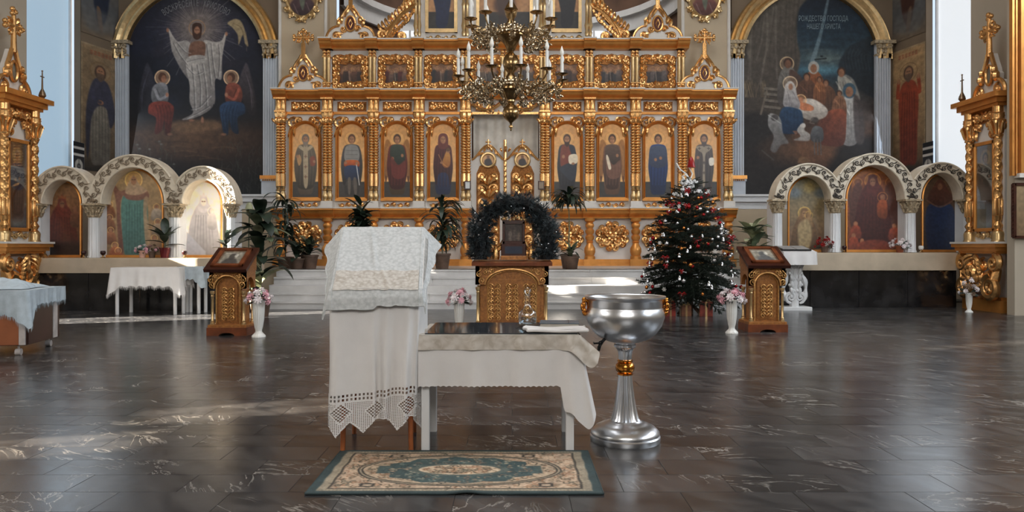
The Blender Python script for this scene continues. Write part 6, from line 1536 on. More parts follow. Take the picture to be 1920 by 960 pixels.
for s_,lb in ((-1,'small gilded angel figure left of the shrine under the fir arch'),(1,'small gilded figure right of the shrine under the fir arch')):
    x = gx+s_*.27; m = MB(); m.lathe([(.05,0),(.055,.05),(.04,.14),(.028,.19),(.012,.205)],12,(x,GY,gz+.0)); m.ball((x,GY,gz+.235),.032,8,6)
    for q in (-1,1):
        for k in range(3): m.tube([(x+q*.02,GY+.01,gz+.16-.02*k),(x+q*(.07),GY+.01,gz+.22-.03*k),(x+q*(.1-.01*k),GY+.01,gz+.3-.06*k)],[.012,.02,.006],5)
    o = m.build('gilded_figure', GOLD); tag(o,lb,'figure')
m = MB()
for k in range(7): m.ball((gx-.17+.057*k,GY-.02,gz+.615+.02*math.sin(k*2)),.024,8,6)
m.build('crest', GOLDP, sh)
# --- white fluted vases with bouquets
petal = None
def bouquet(rt, base, n, rad, hgt, cols, rnd, fr=.055, leafmat=None):
    """flower heads as parts on a dome"""
    metas = []
    for c_ in cols:
        m = MB()
        for ring,(k,r0,z0,tl) in enumerate(((5,.25,.55,.2),(7,.6,.3,.7),(8,.9,.0,1.2))):
            for i in range(k):
                a = 2*PI*i/k+ring*.4; ca,sa = math.cos(a),math.sin(a); w_ = .42
                m.add([(ca*r0*.3,sa*r0*.3,z0-.1),(ca*r0-sa*w_*.6,sa*r0+ca*w_*.6,z0+.25),(ca*(r0+.3),sa*(r0+.3),z0+.45-.35*tl),(ca*r0+sa*w_*.6,sa*r0-ca*w_*.6,z0+.25)],[(0,1,2,3)])
        m.ball((0,0,.35),.35,7,5); metas.append(m.mesh('flower',c_))
    for k in range(n):
        t = (k+.5)/n; ph = math.acos(1-t*1.05 if t*1.05<1 else 0); a = k*2.4+rnd.uniform(-.2,.2); d_ = Vector((math.sin(ph)*math.cos(a),math.sin(ph)*math.sin(a),math.cos(ph)))
        p = Vector(base)+Vector((d_.x*rad,d_.y*rad,d_.z*hgt)); Mx = Matrix.Translation(p)@d_.to_track_quat('Z','Y').to_matrix().to_4x4()@Matrix.Scale(fr*rnd.uniform(.85,1.15),4)
        leaf_obj('flower', metas[k%len(metas)], rt, ROOTM[rt.name].inverted()@Mx)
    m = MB()
    for k in range(22):
        a = rnd.uniform(0,2*PI); e = rnd.uniform(-.3,.9); v = Vector((math.cos(a)*math.cos(e),math.sin(a)*math.cos(e),math.sin(e))); s_ = v.orthogonal().normalized()*.014; b = Vector(base)
        m.add([b+v*.03,b+v*rad*.8+s_,b+v*rad*1.25+Vector((0,0,-.02)),b+v*rad*.8-s_],[(0,1,2,3)])
    m.build('leaves', leafmat or LEAFD, rt, False, kind='stuff')
def vase(label, x, y, sc, cols, n, rad, hgt, seed, fr=.055):
    rt = thing('flower_vase',label,'vase',(x,y,0)); M_ = ROOTM[rt.name]@Matrix.Scale(sc,4)
    MB().lathe([(.1,0),(.1,.02),(.085,.035),(.05,.07),(.048,.1),(.062,.15),(.078,.25),(.086,.38),(.088,.5),(.098,.53),(.092,.535),(.08,.5)],48,(0,0,0),16,.09).xf(M_).build('vase', CERAM, rt)
    bouquet(rt,(x,y,.52*sc),n,rad,hgt,cols,random.Random(seed),fr)
    return rt
vase('white fluted vase of pale pink flowers beside the left icon stand',wx(485,10.85),10.85,1.0,[PETALW,PETALP],14,.16,.15,1)
vase('white fluted vase of pale pink flowers left of the wide middle stand',wx(861,11.2),11.2,.92,[PETALP,PETALW],14,.16,.17,2)
vase('white fluted vase of pink flowers beside the right icon stand',wx(1372,11.3),11.3,.95,[PETALP,PETALW,PETALP],14,.17,.14,3,.065)
vase('white vase of faded flowers at the foot of the right gilded icon case',wx(1817,14.9),14.9,.72,[PETALW,pbr('petal_brown',L(120,96,76),.8,0,.2,10)],16,.17,.3,4,.05)
# --- low white tables by the left ledge
def small_table(label, x0, x1, y0, y1, z, clab, mat, fr, cl):
    rt = thing('side_table',label,'table',((x0+x1)/2,(y0+y1)/2,0))
    for x in (x0+.1,x1-.1):
        for y in (y0+.06,y1-.06): MB().tube([(x,y,0),(x,y,z-.03)],.034,10).build('leg', WHITEP, rt)
    MB().bbox(x0+.03,x1-.03,y0+.02,y1-.02,z-.04,z,.01).build('tabletop', WHITEP, rt, False)
    m = MB(); per = [(x0,y1),(x0,y0),(x1,y0),(x1,y1)]; ls = [y1-y0,x1-x0,y1-y0]; tot = sum(ls)
    m.quadgrid(lambda u,v:(x0+(x1-x0)*u,y0+(y1-y0)*v,z+.006),8,8)
    def fn(u,v):
        s_ = u*tot; i = 0
        while i < 2 and s_ > ls[i]: s_ -= ls[i]; i += 1
        t = min(1,s_/ls[i]); a,b = per[i],per[i+1]; x,y = a[0]+(b[0]-a[0])*t,a[1]+(b[1]-a[1])*t
        nx,ny = ((-1,0),(0,-1),(1,0))[i]; dc = min(abs(u*tot-ls[0]),abs(u*tot-ls[0]-ls[1])); e = math.exp(-(dc/.12)**2)
        fo = (.02*math.sin(u*tot*16)+.012*math.sin(u*tot*37+1))*v+.03*v
        return (x+nx*fo-(.05*e*v if i<1 or u*tot-ls[0] < .2 else -.05*e*v),y+ny*fo-.03*e*v,z+.006-(cl+.18*e+.015*math.sin(u*90))*v)
    m.quadgrid(fn,150,12); o = m.build('table_cover', mat, None, True, ang=80); tag(o,clab,'tablecloth'); ROOTM[o.name] = Matrix()
    if fr:
        f_ = MB(); rnd = random.Random(3)
        for k in range(220):
            p = Vector(fn((k+.5)/220,1)); f_.add([p+Vector((-.004,0,.01)),p+Vector((.004,0,.01)),p+Vector((rnd.uniform(-.012,.012),0,-.07))],[(0,1,2)])
        f_.build('fringe', mat, o, False, kind='stuff')
    return rt
small_table('low white table with turned white legs before the left marble ledge',-7.72,-6.4,14.35,15.0,.9,'white fringed cloth on the low white table at the left',CLOTH,True,.36)
small_table('small white stool-height table half hidden behind the fringed white table',-6.55,-6.05,14.6,15.05,.91,'blue grey cloth on the small table behind the fringed one',CLOTHB,False,.24)
# --- brown cabinet on castors at the left edge with cloths on top
cb = thing('cabinet','brown panelled cabinet on castors at the left picture edge','cabinet',(-5.86,9.0,0),R(10)); M_ = ROOTM[cb.name]
PAN = pbr('orange_brown_panel',L(150,88,54),.45,0,.15,3); PAN2 = pbr('dark_brown_panel',L(64,42,36),.4,0,.15,3); STR = pbr('pale_strip',L(186,178,174),.5)
MB().box(-1.3,-.0,.0,.95,.12,.74).xf(M_).build('carcass', PAN2, cb, False)
MB().bbox(-1.35,.03,-.03,1.0,.74,.77,.006).xf(M_).build('top', PAN2, cb, False)
for x0,x1,y0,y1,mt,nm in ((-.62,-.07,-.02,0,PAN,'front_panel'),(-1.28,-.68,-.02,0,PAN,'front_panel'),(-.07,.0,-.025,.0,STR,'corner_strip'),(0,.02,.04,.7,PAN2,'side_panel'),(0,.025,.72,.84,STR,'corner_strip')): MB().bbox(x0,x1,y0,y1,.13,.73,.004).xf(M_).build(nm, mt, cb, False)
for x,y in ((-.1,.05),(-.1,.88),(-1.2,.05),(-1.2,.88)):
    m = MB(); m.tube([(x-.03,y,.04),(x+.03,y,.04)],.04,12); m.tube([(x,y,.05),(x,y,.13)],.014,6); m.xf(M_).build('castor', STR, cb)
def ccov(u,v):
    s_ = u*2.5; 
    if s_ < 1.38: x,y,nx,ny = -1.36+s_,-.035,0,-1
    else: x,y,nx,ny = .035,-.035+(s_-1.38)*.95,1,0
    e = math.exp(-((s_-1.38)/.12)**2); fo = (.012*math.sin(s_*21)+.008*math.sin(s_*50))*v+.012
    return M_@Vector((x+nx*fo+.05*e*v,y+ny*fo-.03*e*v,.785-(.29-.1*(s_>1.5)+.16*e+.012*math.sin(s_*70))*v))
m = MB(); m.quadgrid(ccov,140,10); m.quadgrid(lambda u,v: M_@Vector((-1.36+1.4*u,-.035+1.03*v,.785)),8,8); o = m.build('cabinet_cloth', CLOTHB, None, True, ang=80); tag(o,'grey blue lace edged cloth over the brown cabinet','tablecloth'); ROOTM[o.name] = Matrix()
f_ = MB(); rnd = random.Random(8)
for k in range(240):
    p = Vector(ccov((k+.5)/240,1)); f_.add([p+Vector((-.004,0,.01)),p+Vector((.004,0,.01)),p+Vector((rnd.uniform(-.01,.01),0,-.05))],[(0,1,2)])
f_.build('fringe', CLOTHB, o, False, kind='stuff')
def heap(u,v):
    x = -1.05+.95*u; y = .1+.7*v; e = math.sin(PI*u)**.5*math.sin(PI*v)**.5; n_ = mnoise.noise(Vector((u*4,v*4,1.3))); n2 = abs(mnoise.noise(Vector((u*7,v*6,5))))
    return M_@Vector((x+.08*n_,y+.06*n_,.79+.17*e*(.55+.5*n_+.5*n2)+.004))
o = MB().quadgrid(heap,60,50).build('crumpled_cloth', CLOTHB, None, True, ang=80); tag(o,'crumpled grey blue cloth heaped on the brown cabinet','cloth')
# --- white carved pedestal on the right with cloth and open book
pd = thing('pedestal','white pierced scrollwork pedestal right of the icon stand','pedestal',(wx(1489,15.5),15.5,0)); M_ = ROOTM[pd.name]; T = lambda a,b,d:(a,-d,b)
MB().bbox(-.3,.3,-.2,.25,0,.07,.01).xf(M_).build('base', WHITEP, pd, False)
m = MB()
for s_ in (-1,1):
    scroll(m,T,s_*.1,.98,.11,PI/2,1.4,s_,.035,.06,6); scroll(m,T,s_*.09,.26,.12,-PI/2,1.5,s_,.035,.06,6)
    m.tube([T(s_*(.17+.06*math.sin(t*5)),.2+.75*t,.02) for t in np.linspace(0,1,16)],[.05+.02*math.sin(k) for k in range(16)],7)
    for k in range(5): lobe(m,T,s_*.04,.3+.14*k,PI/2-s_*.6,.2,.035,.05,s_*1.0,6,.05); m.ball(T(s_*.12*(1 if k%2 else .3),.4+.12*k,.08),.035,8,6)
m.tube([T(0,.07,0),T(0,1.1,0)],.1,8)
m.xf(M_).build('scrollwork', WHITEP, pd)
MB().bbox(-.3,.3,-.22,.28,1.1,1.15,.01).xf(M_).build('desk', WHITEP, pd, False)
def pcl(u,v):
    s_ = u*1.5; 
    if s_ < .45: x,y,nx,ny = -.34,.1-s_,-1,0
    elif s_ < 1.1: x,y,nx,ny = -.34+(s_-.45),-.35,0,-1
    else: x,y,nx,ny = .34,-.35+(s_-1.1),1,0
    fo = .02*math.sin(s_*22)*v+.02*v; zt = 1.2+.1*max(0,(y+.35)/.6); return M_@Vector((x+nx*fo,y+ny*fo,zt-.26*v))
m = MB(); m.quadgrid(pcl,60,8); m.quadgrid(lambda u,v: M_@Vector((-.34+.68*u,-.35+.6*v,1.2+.1*v)),8,8); o = m.build('pedestal_cloth', CLOTH, None, True, ang=80); tag(o,'white cloth draped over the top of the scrollwork pedestal','cloth')
bk2 = thing('open_book','dark framed open book lying on the white pedestal cloth','book',M_@Vector((-.05,-.05,1.25)))
m = MB(); q = lambda x,y,e: M_@Vector((x,y,1.2+.1*(y+.35)/.6+e))
def sl4(m,x0,x1,y0,y1,e0,e1): m.add([q(x0,y0,e0),q(x1,y0,e0),q(x1,y1,e0),q(x0,y1,e0),q(x0,y0,e1),q(x1,y0,e1),q(x1,y1,e1),q(x0,y1,e1)],[(0,3,2,1),(4,5,6,7),(0,1,5,4),(1,2,6,5),(2,3,7,6),(3,0,4,7)])
sl4(m,-.34,.26,-.25,.2,.008,.035); m.build('cover', BLACK, bk2, False)
m = MB(); sl4(m,-.31,-.05,-.22,.17,.035,.042); m.build('page', GREYF, bk2, False); m = MB(); sl4(m,-.03,.23,-.22,.17,.035,.042); m.build('page', GREYF, bk2, False)
# ================================================================ decorated fir tree
def frond_mesh(seed, L_=1.0, ntw=13):
    rnd = random.Random(seed); m = MB()
    def sp(t): return Vector((t*L_,0,.10*math.sin(t*2.2)-.16*t*t))
    m.tube([sp(t) for t in np.linspace(0,1,6)],[.014,.012,.01,.008,.005,.002],4)
    def need(p,d,n,ln):
        for k in range(n):
            v = (d*.8+Vector((rnd.gauss(0,.7),rnd.gauss(0,.7),rnd.gauss(0,.6)+.12))).normalized(); s_ = v.orthogonal().normalized()*.0055; l = ln*rnd.uniform(.7,1.1)
            m.add([p-s_,p+s_,p+v*l],[(0,1,2)])
    for k in range(16): need(sp(.15+.85*k/16),(sp(min(1,.2+.85*k/16))-sp(.1+.8*k/16)).normalized(),7,.06)
    for k in range(ntw):
        t = .2+.75*k/ntw; s_ = 1 if k%2 else -1; b = sp(t); ln = .42*(1-t*.7)*rnd.uniform(.8,1.15)*L_
        d = Vector((.72,s_*.7,rnd.uniform(-.12,.1))).normalized(); e = b+d*ln+Vector((0,0,-.06*ln))
        m.tube([b,e],[.006,.002],3)
        for q in range(11): need(b+(e-b)*(q+.5)/11,d,6,.055)
    return m.mesh('branch', NEEDLE, False)
TX,TY = wx(1293,14.5),14.5
tr = thing('fir_tree','decorated bushy fir tree right of the steps, with red and silver ornaments','tree',(TX,TY,0))
MB().tube([(TX,TY,.0),(TX,TY,1.4),(TX,TY,2.66)],[.07,.05,.012],10).build('trunk', BARK, tr)
m = MB()
for k in range(4): a = k*PI/2+.5; m.tube([(TX,TY,.22),(TX+.3*math.cos(a),TY+.3*math.sin(a),.02)],.025,6)
m.build('stand', BARK, tr)
FR = [frond_mesh(k) for k in range(4)]; rnd = random.Random(21)
tr_R = lambda z: float(np.interp(z,[.3,.5,.75,1.1,1.5,1.9,2.2,2.45,2.66],[.88,.98,.92,.86,.8,.62,.48,.3,.1]))
tips = []
lay = 0; z = .36
while z < 2.62:
    r_ = tr_R(z); n = max(6,int(8+r_*9))
    for k in range(n):
        a = 2*PI*(k+rnd.random()*.6)/n+lay*.7; l = r_*rnd.uniform(.82,1.14); tilt = .15-.62*(z-.4)/2.2+rnd.uniform(-.14,.14)
        Mx = Matrix.Translation((0,0,z+rnd.uniform(-.05,.05)))@Matrix.Rotation(a,4,'Z')@Matrix.Rotation(tilt,4,'Y')@Matrix.Rotation(rnd.uniform(-.4,.4),4,'X')@Matrix.Scale(l,4)
        leaf_obj('branch', FR[(k+lay)%4], tr, Mx); tips.append((a,l,tilt,z))
    z += .135; lay += 1
# ornaments hang from the branches
def hang(z, a, q): r_ = tr_R(z)*q; return (TX+math.cos(a)*r_, TY+math.sin(a)*r_, z)
def orn_meshes():
    out = {}
    m = MB().ball((0,0,-.036),.036,14,10); m.lathe([(.009,-.004),(.009,.006),(.002,.01)],8); out['red'] = m.mesh('bauble', REDB); out['silver'] = m.mesh('bauble', SILB); out['gold'] = m.mesh('bauble', GOLB)
    m = MB()
    for s_ in (-1,1):
        m.tube([(0,0,0),(s_*.04,-.005,.028),(s_*.07,0,.0),(s_*.035,.0,-.012),(0,0,0)],[.01,.016,.012,.014,.008],6); m.tube([(0,0,0),(s_*.02,-.01,-.04),(s_*.03,-.004,-.075)],[.01,.01,.006],5)
    m.ball((0,-.006,0),.016,8,6); out['bow'] = m.mesh('bow', REDM)
    m = MB(); m.lathe([(.034,-.08),(.03,-.06),(.024,-.03),(.016,-.012),(.004,0)],12); out['bell'] = m.mesh('bell', SILB)
    m = MB()
    for k in range(6):
        a = k*PI/3; m.tube([(0,0,0),(.045*math.cos(a),0,.045*math.sin(a))],.005,5)
        for q in (-.4,.4): m.tube([(.026*math.cos(a),0,.026*math.sin(a)),(.026*math.cos(a)+.017*math.cos(a+q*2),0,.026*math.sin(a)+.017*math.sin(a+q*2))],.004,4)
    out['flake'] = m.mesh('snowflake', CERAM)
    return out
OM = orn_meshes(); rnd = random.Random(77)
SPEC = [('red','bauble','shiny red bauble hanging among the fir tree branches','bauble','red baubles on the fir tree',34),('silver','bauble','shiny silver bauble hanging among the fir tree branches','bauble','silver baubles on the fir tree',46),
        ('gold','bauble','orange gold bauble hanging among the fir tree branches','bauble','gold baubles on the fir tree',14),('bow','bow','small red bow tied to the fir tree','bow','red bows on the fir tree',18),
        ('bell','bell','small silver bell hanging on the fir tree','bell','silver bells on the fir tree',30),('flake','snowflake','small white snowflake hanging on the fir tree','ornament','snowflakes on the fir tree',16)]
for key,nm,lb,cat,grp,n in SPEC:
    for k in range(n):
        z = rnd.uniform(.42,2.45)**1.0; a = rnd.uniform(PI*.92,PI*2.08)
        o = bpy.data.objects.new(nm, OM[key]); COL.objects.link(o); o.location = hang(z,a,rnd.uniform(.86,1.0)); s_ = rnd.uniform(.75,1.15); o.scale = (s_,s_,s_); o.rotation_euler = (0,0,rnd.uniform(-.6,.6)); tag(o,lb,cat,grp)
m = MB()
for k in range(16):
    a = rnd.uniform(0,6.3); z = rnd.uniform(2.32,2.6); r_ = tr_R(z)*rnd.uniform(.4,1); c_ = Vector((TX+math.cos(a)*r_,TY-abs(math.sin(a))*r_,z))
    for q in range(9): m.ball(c_+Vector((rnd.gauss(0,.03),rnd.gauss(0,.03),rnd.gauss(0,.022))),rnd.uniform(.012,.028),6,4)
o = m.build('snow_fluff', pbr('white_fluff',L(236,236,236),.9), None); tag(o,'white fluffy decoration near the top of the fir tree','fluff',None,'stuff')
tb_ = thing('bell_topper','big red bell with white curled ribbons at the fir tree top','bell',(TX,TY-.05,2.64))
MB().lathe([(.085,.22),(.075,.25),(.055,.34),(.03,.4),(.01,.43)],16,(TX+.02,TY-.05,2.62)).build('bell', REDM, tb_)
for pts in (((0,0,2.6),(-.08,0,2.72),(-.2,-.02,2.8),(-.27,0,2.93)),((0,0,2.6),(.04,0,2.72),(-.03,0,2.86),(.02,0,3.0)),((0,0,2.62),(-.1,-.02,2.7),(-.16,0,2.66))): MB().tube([(TX+p[0],TY-.05+p[1],p[2]) for p in pts],.014,6).build('ribbon', CERAM, tb_)
GIFT = [('red gift box leftmost under the fir tree',1253,L(150,50,36),.2,.28),('small brown gift box with a gold ribbon under the fir tree',1284,L(120,72,44),.19,.2),('red brown patterned gift box rightmost under the fir tree',1322,L(140,54,40),.24,.27)]
for i,(lb,px,col,w_,h_) in enumerate(GIFT):
    x,y = wx(px,14.2),14.15; g = thing('gift_box',lb,'gift',(x,y,0),R(8-9*i)); M_ = ROOTM[g.name]; h2 = w_/2
    MB().bbox(-h2,h2,-h2,h2,0,h_,.006).xf(M_).build('box', pbr('gift_%d'%i,col,.5,0,.3,14), g, False)
    m = MB(); m.box(-.018,.018,-h2-.004,h2+.004,0,h_+.004); m.box(-h2-.004,h2+.004,-.018,.018,0,h_+.004)
    for s_ in (-1,1): m.tube([(0,0,h_),(s_*.05,0,h_+.05),(s_*.08,0,h_+.02),(0,0,h_)],.012,5)
    m.xf(M_).build('ribbon', GOLDP, g)
# ================================================================ potted plants
def leaf_mesh(name, wd, curl, mat, fold=.12, nl=8, tip=.9):
    m = MB(); vs = []; fs = []; x = z = 0.0; a = .0
    for k in range(nl+1):
        t = k/nl; w_ = wd*(math.sin(PI*min(1,t*tip+.04))**.8)*(1 if t < 1 else .05)
        vs += [(x,-w_,z+fold*w_*2),(x,0,z),(x,w_,z+fold*w_*2)]; x += math.cos(a)/nl; z += math.sin(a)/nl; a -= curl/nl
    for k in range(nl):
        a = 3*k; fs += [(a,a+1,a+4,a+3),(a+1,a+2,a+5,a+4)]
    return m.add(vs,fs).mesh(name, mat)
def pot(rt, x, y, z, r, h, mat):
    MB().lathe([(r*.72,0),(r*.95,h*.86),(r*1.04,h*.87),(r*1.04,h),(r*.92,h),(r*.9,h*.9),(0,h*.88)],20,(x,y,z)).build('pot', mat, rt)
def plant(name, label, x, y, z, r, h, potm, leaves, me, seed, stemh=0, stemm=None, stem_to=None, cat='plant'):
    """leaves: list of (azimuth, pitch, length, height along stem)"""
    rt = thing(name,label,cat,(x,y,z)); pot(rt,x,y,z,r,h,potm)
    if stemh: MB().tube([(x,y,z+h*.85),(x+.02,y,z+h+stemh*.5),(x,y,z+h+stemh)],[.014,.012,.008],6).build('stem', stemm or LEAFM, rt)
    for k,(az,pi_,ln,hh) in enumerate(leaves):
        Mx = Matrix.Translation((0,0,h*.9+hh))@Matrix.Rotation(az,4,'Z')@Matrix.Rotation(-pi_,4,'Y')@Matrix.Scale(ln,4)
        leaf_obj('leaf', me[k%len(me)] if isinstance(me,list) else me, rt, Mx)
    return rt
rnd = random.Random(31)
LM1 = leaf_mesh('leaf',.17,1.2,LEAFD); LM2 = leaf_mesh('leaf',.16,.9,LEAFM); LM3 = leaf_mesh('leaf',.085,2.0,LEAFD); LM4 = leaf_mesh('leaf',.16,1.0,LEAFL); LM5 = leaf_mesh('leaf',.2,.5,LEAFD)
LMB = leaf_mesh('leaf',.045,2.7,LEAFD)
# tall peace lily behind the left icon stand, standing on a red brown pot stand
plant('potted_lily','tall leafy lily plant in a pot behind the left icon stand',wx(488,14.0),14.0,0,.2,.34,TERRA,[(rnd.uniform(0,6.28) if k%3 else -PI/2+rnd.uniform(-1,1),rnd.uniform(.0,1.1),rnd.uniform(.5,.78),rnd.uniform(.1,1.6)) for k in range(60)],[LM1,LM2,LM4,LM1],2,1.75)  # paler leaf colours mixed in stand in for leaves catching light
m = thing('arum_flower','cream arum flower on a long stem left of the tall lily plant','flower',(wx(468,13.9),13.9,.3)); xx = wx(466,13.9)
MB().tube([(xx+.08,13.92,.3),(xx,13.9,1.2),(xx+.02,13.88,1.9)],[.012,.012,.012],6).build('stem', LEAFM, m)
MB().lathe([(.012,0),(.05,.06),(.075,.14),(.06,.2),(.03,.25)],10,(xx+.02,13.88,1.88)).build('flower_head', LEAFL, m)
plant('potted_palm','dark drooping plant in a pot at the left end of the platform',wx(535,17.9),17.9,PZ,.2,.28,TERRA,[(rnd.uniform(0,6.28),rnd.uniform(.2,1.3),rnd.uniform(.4,.75),rnd.uniform(.1,1.4)) for k in range(80)],[LM3,LMB],3,1.4)
plant('potted_plant','low dark bushy plant in a brown pot between two drooping plants on the platform',wx(580,17.6),17.6,PZ,.21,.33,TERRA,[(rnd.uniform(0,6.28),rnd.uniform(.2,1.4),rnd.uniform(.3,.5),rnd.uniform(0,.25)) for k in range(34)],[LM2,LM1],4)
plant('potted_plant','small bushy plant in a dark pot at the far left of the platform',wx(556,17.35),17.35,PZ,.18,.25,TERRA,[(rnd.uniform(0,6.28),rnd.uniform(.2,1.4),rnd.uniform(.25,.42),rnd.uniform(0,.2)) for k in range(26)],[LM1],5)
plant('potted_plant','dense dark green plant rising behind the covered lectern',wx(676,17.6),17.6,PZ,.22,.34,TERRA,[(rnd.uniform(0,6.28),rnd.uniform(-.3,1.2),rnd.uniform(.3,.5),rnd.uniform(.3,.75)+.7*abs(rnd.gauss(0,.35))) for k in range(100)],[LM5,LM1],6,1.2)
plant('potted_palm','tall dark drooping plant in a brown pot left of the fir arch',wx(829,17.6),17.6,PZ,.2,.36,TERRA,[(rnd.uniform(0,6.28)if k%2 else rnd.uniform(-.6,.9),rnd.uniform(.4,1.3),rnd.uniform(.4,.75),rnd.uniform(.1,1.25)) for k in range(110)],[LMB,LM3,LM3],7,1.2)
plant('potted_palm','tall thin stemmed plant with a drooping dark crown right of the fir arch',wx(1066,17.8),17.8,PZ,.2,.34,TERRA,[(rnd.uniform(0,6.28),rnd.uniform(.4,1.3),rnd.uniform(.45,.75),rnd.uniform(1.15,1.4)) for k in range(60)],[LMB,LM3],8,1.35)
plant('potted_plant','small spiky plant in a dark pot in front of the tall thin stemmed one',wx(1071,17.3),17.3,PZ,.19,.3,TERRA,[(rnd.uniform(0,6.28),rnd.uniform(.3,1.4),rnd.uniform(.25,.45),rnd.uniform(0,.12)) for k in range(26)],[LM3,LM2],9)
plant('potted_lily','lily plant with sunlight painted into its pale leaves, behind the right icon stand',wx(1412,12.9),12.9,0,.22,.5,TERRA,[(rnd.uniform(0,6.28),rnd.uniform(.2,1.3),rnd.uniform(.28,.5),rnd.uniform(.5,1.2)) for k in range(60)],[LM4,LM2,LM4],10,.95)  # pale leaf meshes put the sunlight into the leaf colour
zl = wz(483.4,15.4)
plant('rubber_plant','rubber plant with broad dark leaves in a glossy dark red pot on the left ledge',wx(309,15.33),15.33,zl,.105,.21,pbr('dark_red_glaze',L(96,20,24),.15,0,.2,6),[(a,p,.42,h_) for a,p,h_,  in ((2.6,.9,.16),(PI,.35,.1),(.5,.9,.2),(0.1,.25,.05),(1.2,1.1,.25),(-1.2,.6,.12),(-2.2,.7,.2),(2.0,1.2,.3),(-.6,.5,.22),(3.6,.8,.28))],[LM5],11,.3)
def flower_pot(label, x, y, z, r, h, potm, cols, n, rad, hg, seed, fr, lm=None):
    rt = thing('flower_pot',label,'flower pot',(x,y,z)); pot(rt,x,y,z,r,h,potm); bouquet(rt,(x,y,z+h*.9),n,rad,hg,cols,random.Random(seed),fr,lm); return rt
flower_pot('small pale pink flower pot on the left ledge, left of the rubber plant',wx(267,15.3),15.3,zl,.075,.15,pbr('pink_pot',L(206,160,140),.5),[PETALW,PETALP],9,.13,.12,12,.04)
flower_pot('small brown flower pot between the pink pot and the rubber plant',wx(285,15.36),15.36,zl,.075,.14,TERRA,[pbr('petal_brown',L(120,96,76),.8),PETALP],8,.13,.13,13,.035)
plant('potted_plant','small broad leaved plant at the right end of the left ledge',wx(424,15.32),15.32,zl,.08,.14,TERRA,[(a,p,.3,h_) for a,p,h_ in ((.6,.8,.2),(2.6,.7,.12),(0,.2,.1),(PI,.3,.05),(1.4,1.2,.25),(-1,.6,.15),(-2,.6,.1),(-.3,.9,.2))],[LM5],14,.22)
zr = wz(473.4,16.15)
flower_pot('dark pot with red flowers on the right ledge beside a white column',wx(1546,16.15),16.15,zr,.085,.14,TERRA,[REDM],10,.17,.2,15,.055)
flower_pot('terracotta pot of small white flowers on the right ledge',wx(1687,16.15),16.15,zr,.09,.15,pbr('terracotta',L(140,74,44),.7),[PETALW,PETALW],16,.2,.16,16,.04)
LAMPG = pbr('dark_lamp_glass',L(50,22,20),.15,.2)
for px,Y,z,lb in ((157,15.38,zl,'small dark oil lamp before the dark red crowned icon'),(193,15.3,zl,'small dark oil lamp left of the large veiled icon'),(346,15.3,zl,'small dark oil lamp before the icon with painted glare'),(1583,16.12,zr,'small dark oil lamp left of the enthroned woman icon'),(1727,16.12,zr,'small pale oil lamp right of the last white column')):
    rt = thing('oil_lamp',lb,'oil lamp',(wx(px,Y),Y,z)); o3 = (wx(px,Y),Y,z)
    MB().lathe([(.05,0),(.05,.012),(.018,.025),(.016,.05),(.03,.06)],14,o3).build('foot', BRASS, rt)
    MB().lathe([(.03,.06),(.05,.085),(.052,.12),(.042,.145),(.036,.145),(.04,.12)],14,o3).build('cup', CERAM if px==1727 else LAMPG, rt)
# ================================================================ chandelier
CY = 12.0; CX = wx(958,CY)
ch = thing('chandelier','two tiered brass chandelier with white candle bulbs hanging in the middle','chandelier',(CX,CY,wz(246,CY)))
q = lambda r,py: (r*CY/F, wz(py,CY))
PR = [(.5,246),(2,243),(1,241),(4,239),(4,236),(1.5,234),(3,230),(6,227),(11,223),(15,217),(16,210),(13,202),(7,197),(6,193),(8,191),(8,188),(12,184),(15,178),(19,172),(23,169),(23,166),(19,164),(20,161),(16,158),(14,150),(9,143),(6,138),(7,135),(12,130),(15,123),(15,115),(12,106),(6,100),(5,97),(8,94),(9,90),(12,84),(17,78),(24,73),(29,70),(29,67),(24,65),(25,62),(19,59),(14,50),(8,42),(6,36),(10,30),(12,22),(11,14),(7,8),(4,2),(4,-20),(7,-26),(4,-34),(2,-60),(2,-140)]
MB().lathe([q(a,b) for a,b in PR],28,(CX,CY,0)).build('stem', BRASS, ch)
m = MB()
for rr_,py,n in ((26,161,20),(31,64,24),(16,153,14),(20,54,14)):
    m = MB(); m.tube([(CX+math.cos(t)*rr_*CY/F,CY+math.sin(t)*rr_*CY/F,wz(py,CY)) for t in np.linspace(0,2*PI,33)],.012,5)
    for k in range(n):
        a = 2*PI*k/n; x,y = CX+math.cos(a)*rr_*CY/F,CY+math.sin(a)*rr_*CY/F; z = wz(py,CY); m.ball((x,y,z),.022,6,4,(1,1,1.5)); m.ball((x,y,z+.04),.013,6,4)
    m.build('pierced_collar', FILI, ch)
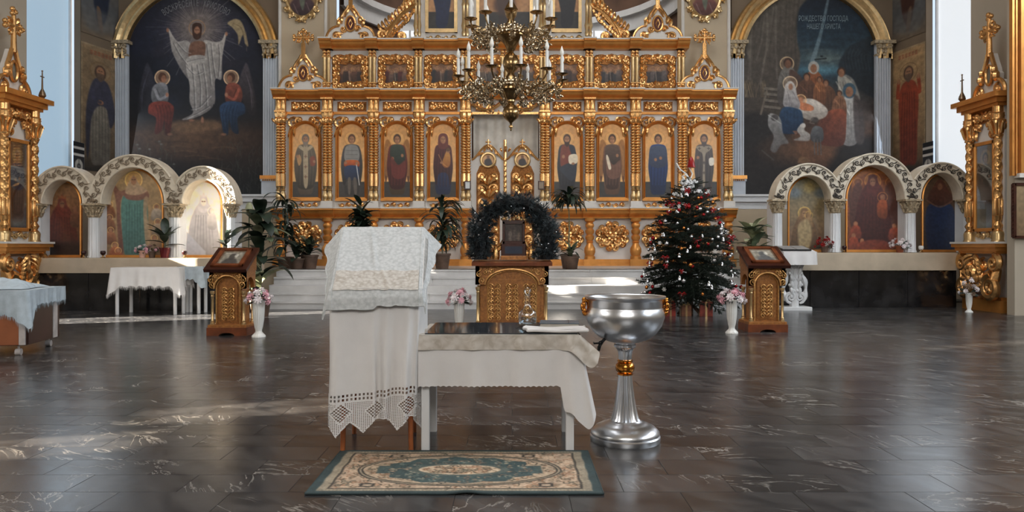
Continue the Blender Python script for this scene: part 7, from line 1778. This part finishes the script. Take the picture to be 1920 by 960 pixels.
def arm_set(n, rad, py, pyroot, rroot, phase, vs_, big):
    Rm = rad*CY/F; z1 = wz(py,CY); z0 = wz(pyroot,CY); rr0 = rroot*CY/F; first = None
    for k in range(n):
        a = 2*PI*k/n+phase; Mx = Matrix.Translation((CX,CY,0))@Matrix.Rotation(a,4,'Z')
        if first is None:
            T = lambda x,z,d: Mx@Vector((x,d,z))
            m = MB(); pts = [T(rr0,z0,0),T(rr0+(Rm-rr0)*.25,z0-.10,0),T(rr0+(Rm-rr0)*.55,z0-.14,0),T(rr0+(Rm-rr0)*.85,z0-.06,0),T(Rm,z1-.05,0)]
            m.tube([tuple(v) for v in crom(pts,False,5)],.014,6)
            am = m.build('arm', BRASS, ch)
            m = MB(); TT = lambda b,c_,d: Mx@Vector((b,d,c_))
            for (u,v,r_,h) in ((.34,-.0,.07,1),(.54,-.03,.08,-1),(.76,.0,.075,1),(.46,-.15,.055,-1),(.7,-.15,.06,1),(.92,-.09,.055,1)):
                x = rr0+(Rm-rr0)*u; scroll(m,TT,x,z0-.06+v,r_*1.15,PI/2,1.3,h,.014,0,5,14)
                for s_ in (-1,1): lobe(m,TT,x,z0-.06+v,h*1.0+s_,r_*1.4,.016,s_*.03,s_,5,.03)
            for u in (.35,.6,.85):
                x = rr0+(Rm-rr0)*u
                for kk in range(2): m.ball(TT(x,z0-.19-.035*kk,0),.011,6,4)
            m.build('filigree', FILI, am)
            c3 = Mx@Vector((Rm,0,z1))
            MB().lathe([(.012,-.06),(.02,-.04),(.012,-.02),(.085,.0),(.105,.014),(.1,.017),(.03,.006)],16,tuple(c3)).build('drip_pan', BRASS, am)
            MB().lathe([(.026,.005),(.025,vs_*.98),(.014,vs_)],10,tuple(c3)).build('candle_tube', CERAM, am)
            MB().lathe([(.014,vs_),(.028,vs_+.03),(.034,vs_+.06),(.025,vs_+.1),(.01,vs_+.14),(.002,vs_+.165)],12,tuple(c3)).build('bulb', BULBM, am)
            first = (am, a)
        else:
            da = a-first[1]; Rr = Matrix.Rotation(da,4,'Z')
            # children are meshes in the root's local frame (origin on the axis), so a turn about the axis places the copy
            c = first[0].copy(); COL.objects.link(c); c.parent = ch; c.rotation_euler = (0,0,da)
            for g in first[0].children: d_ = g.copy(); COL.objects.link(d_); d_.parent = c
arm_set(12,99,148,158,20,.18,.29,True)
arm_set(10,78,44,58,24,.32,.3,False)
# ---------------------------------------------------------------- remove unused meshes
for me in list(bpy.data.meshes):
    if me.users == 0: bpy.data.meshes.remove(me)
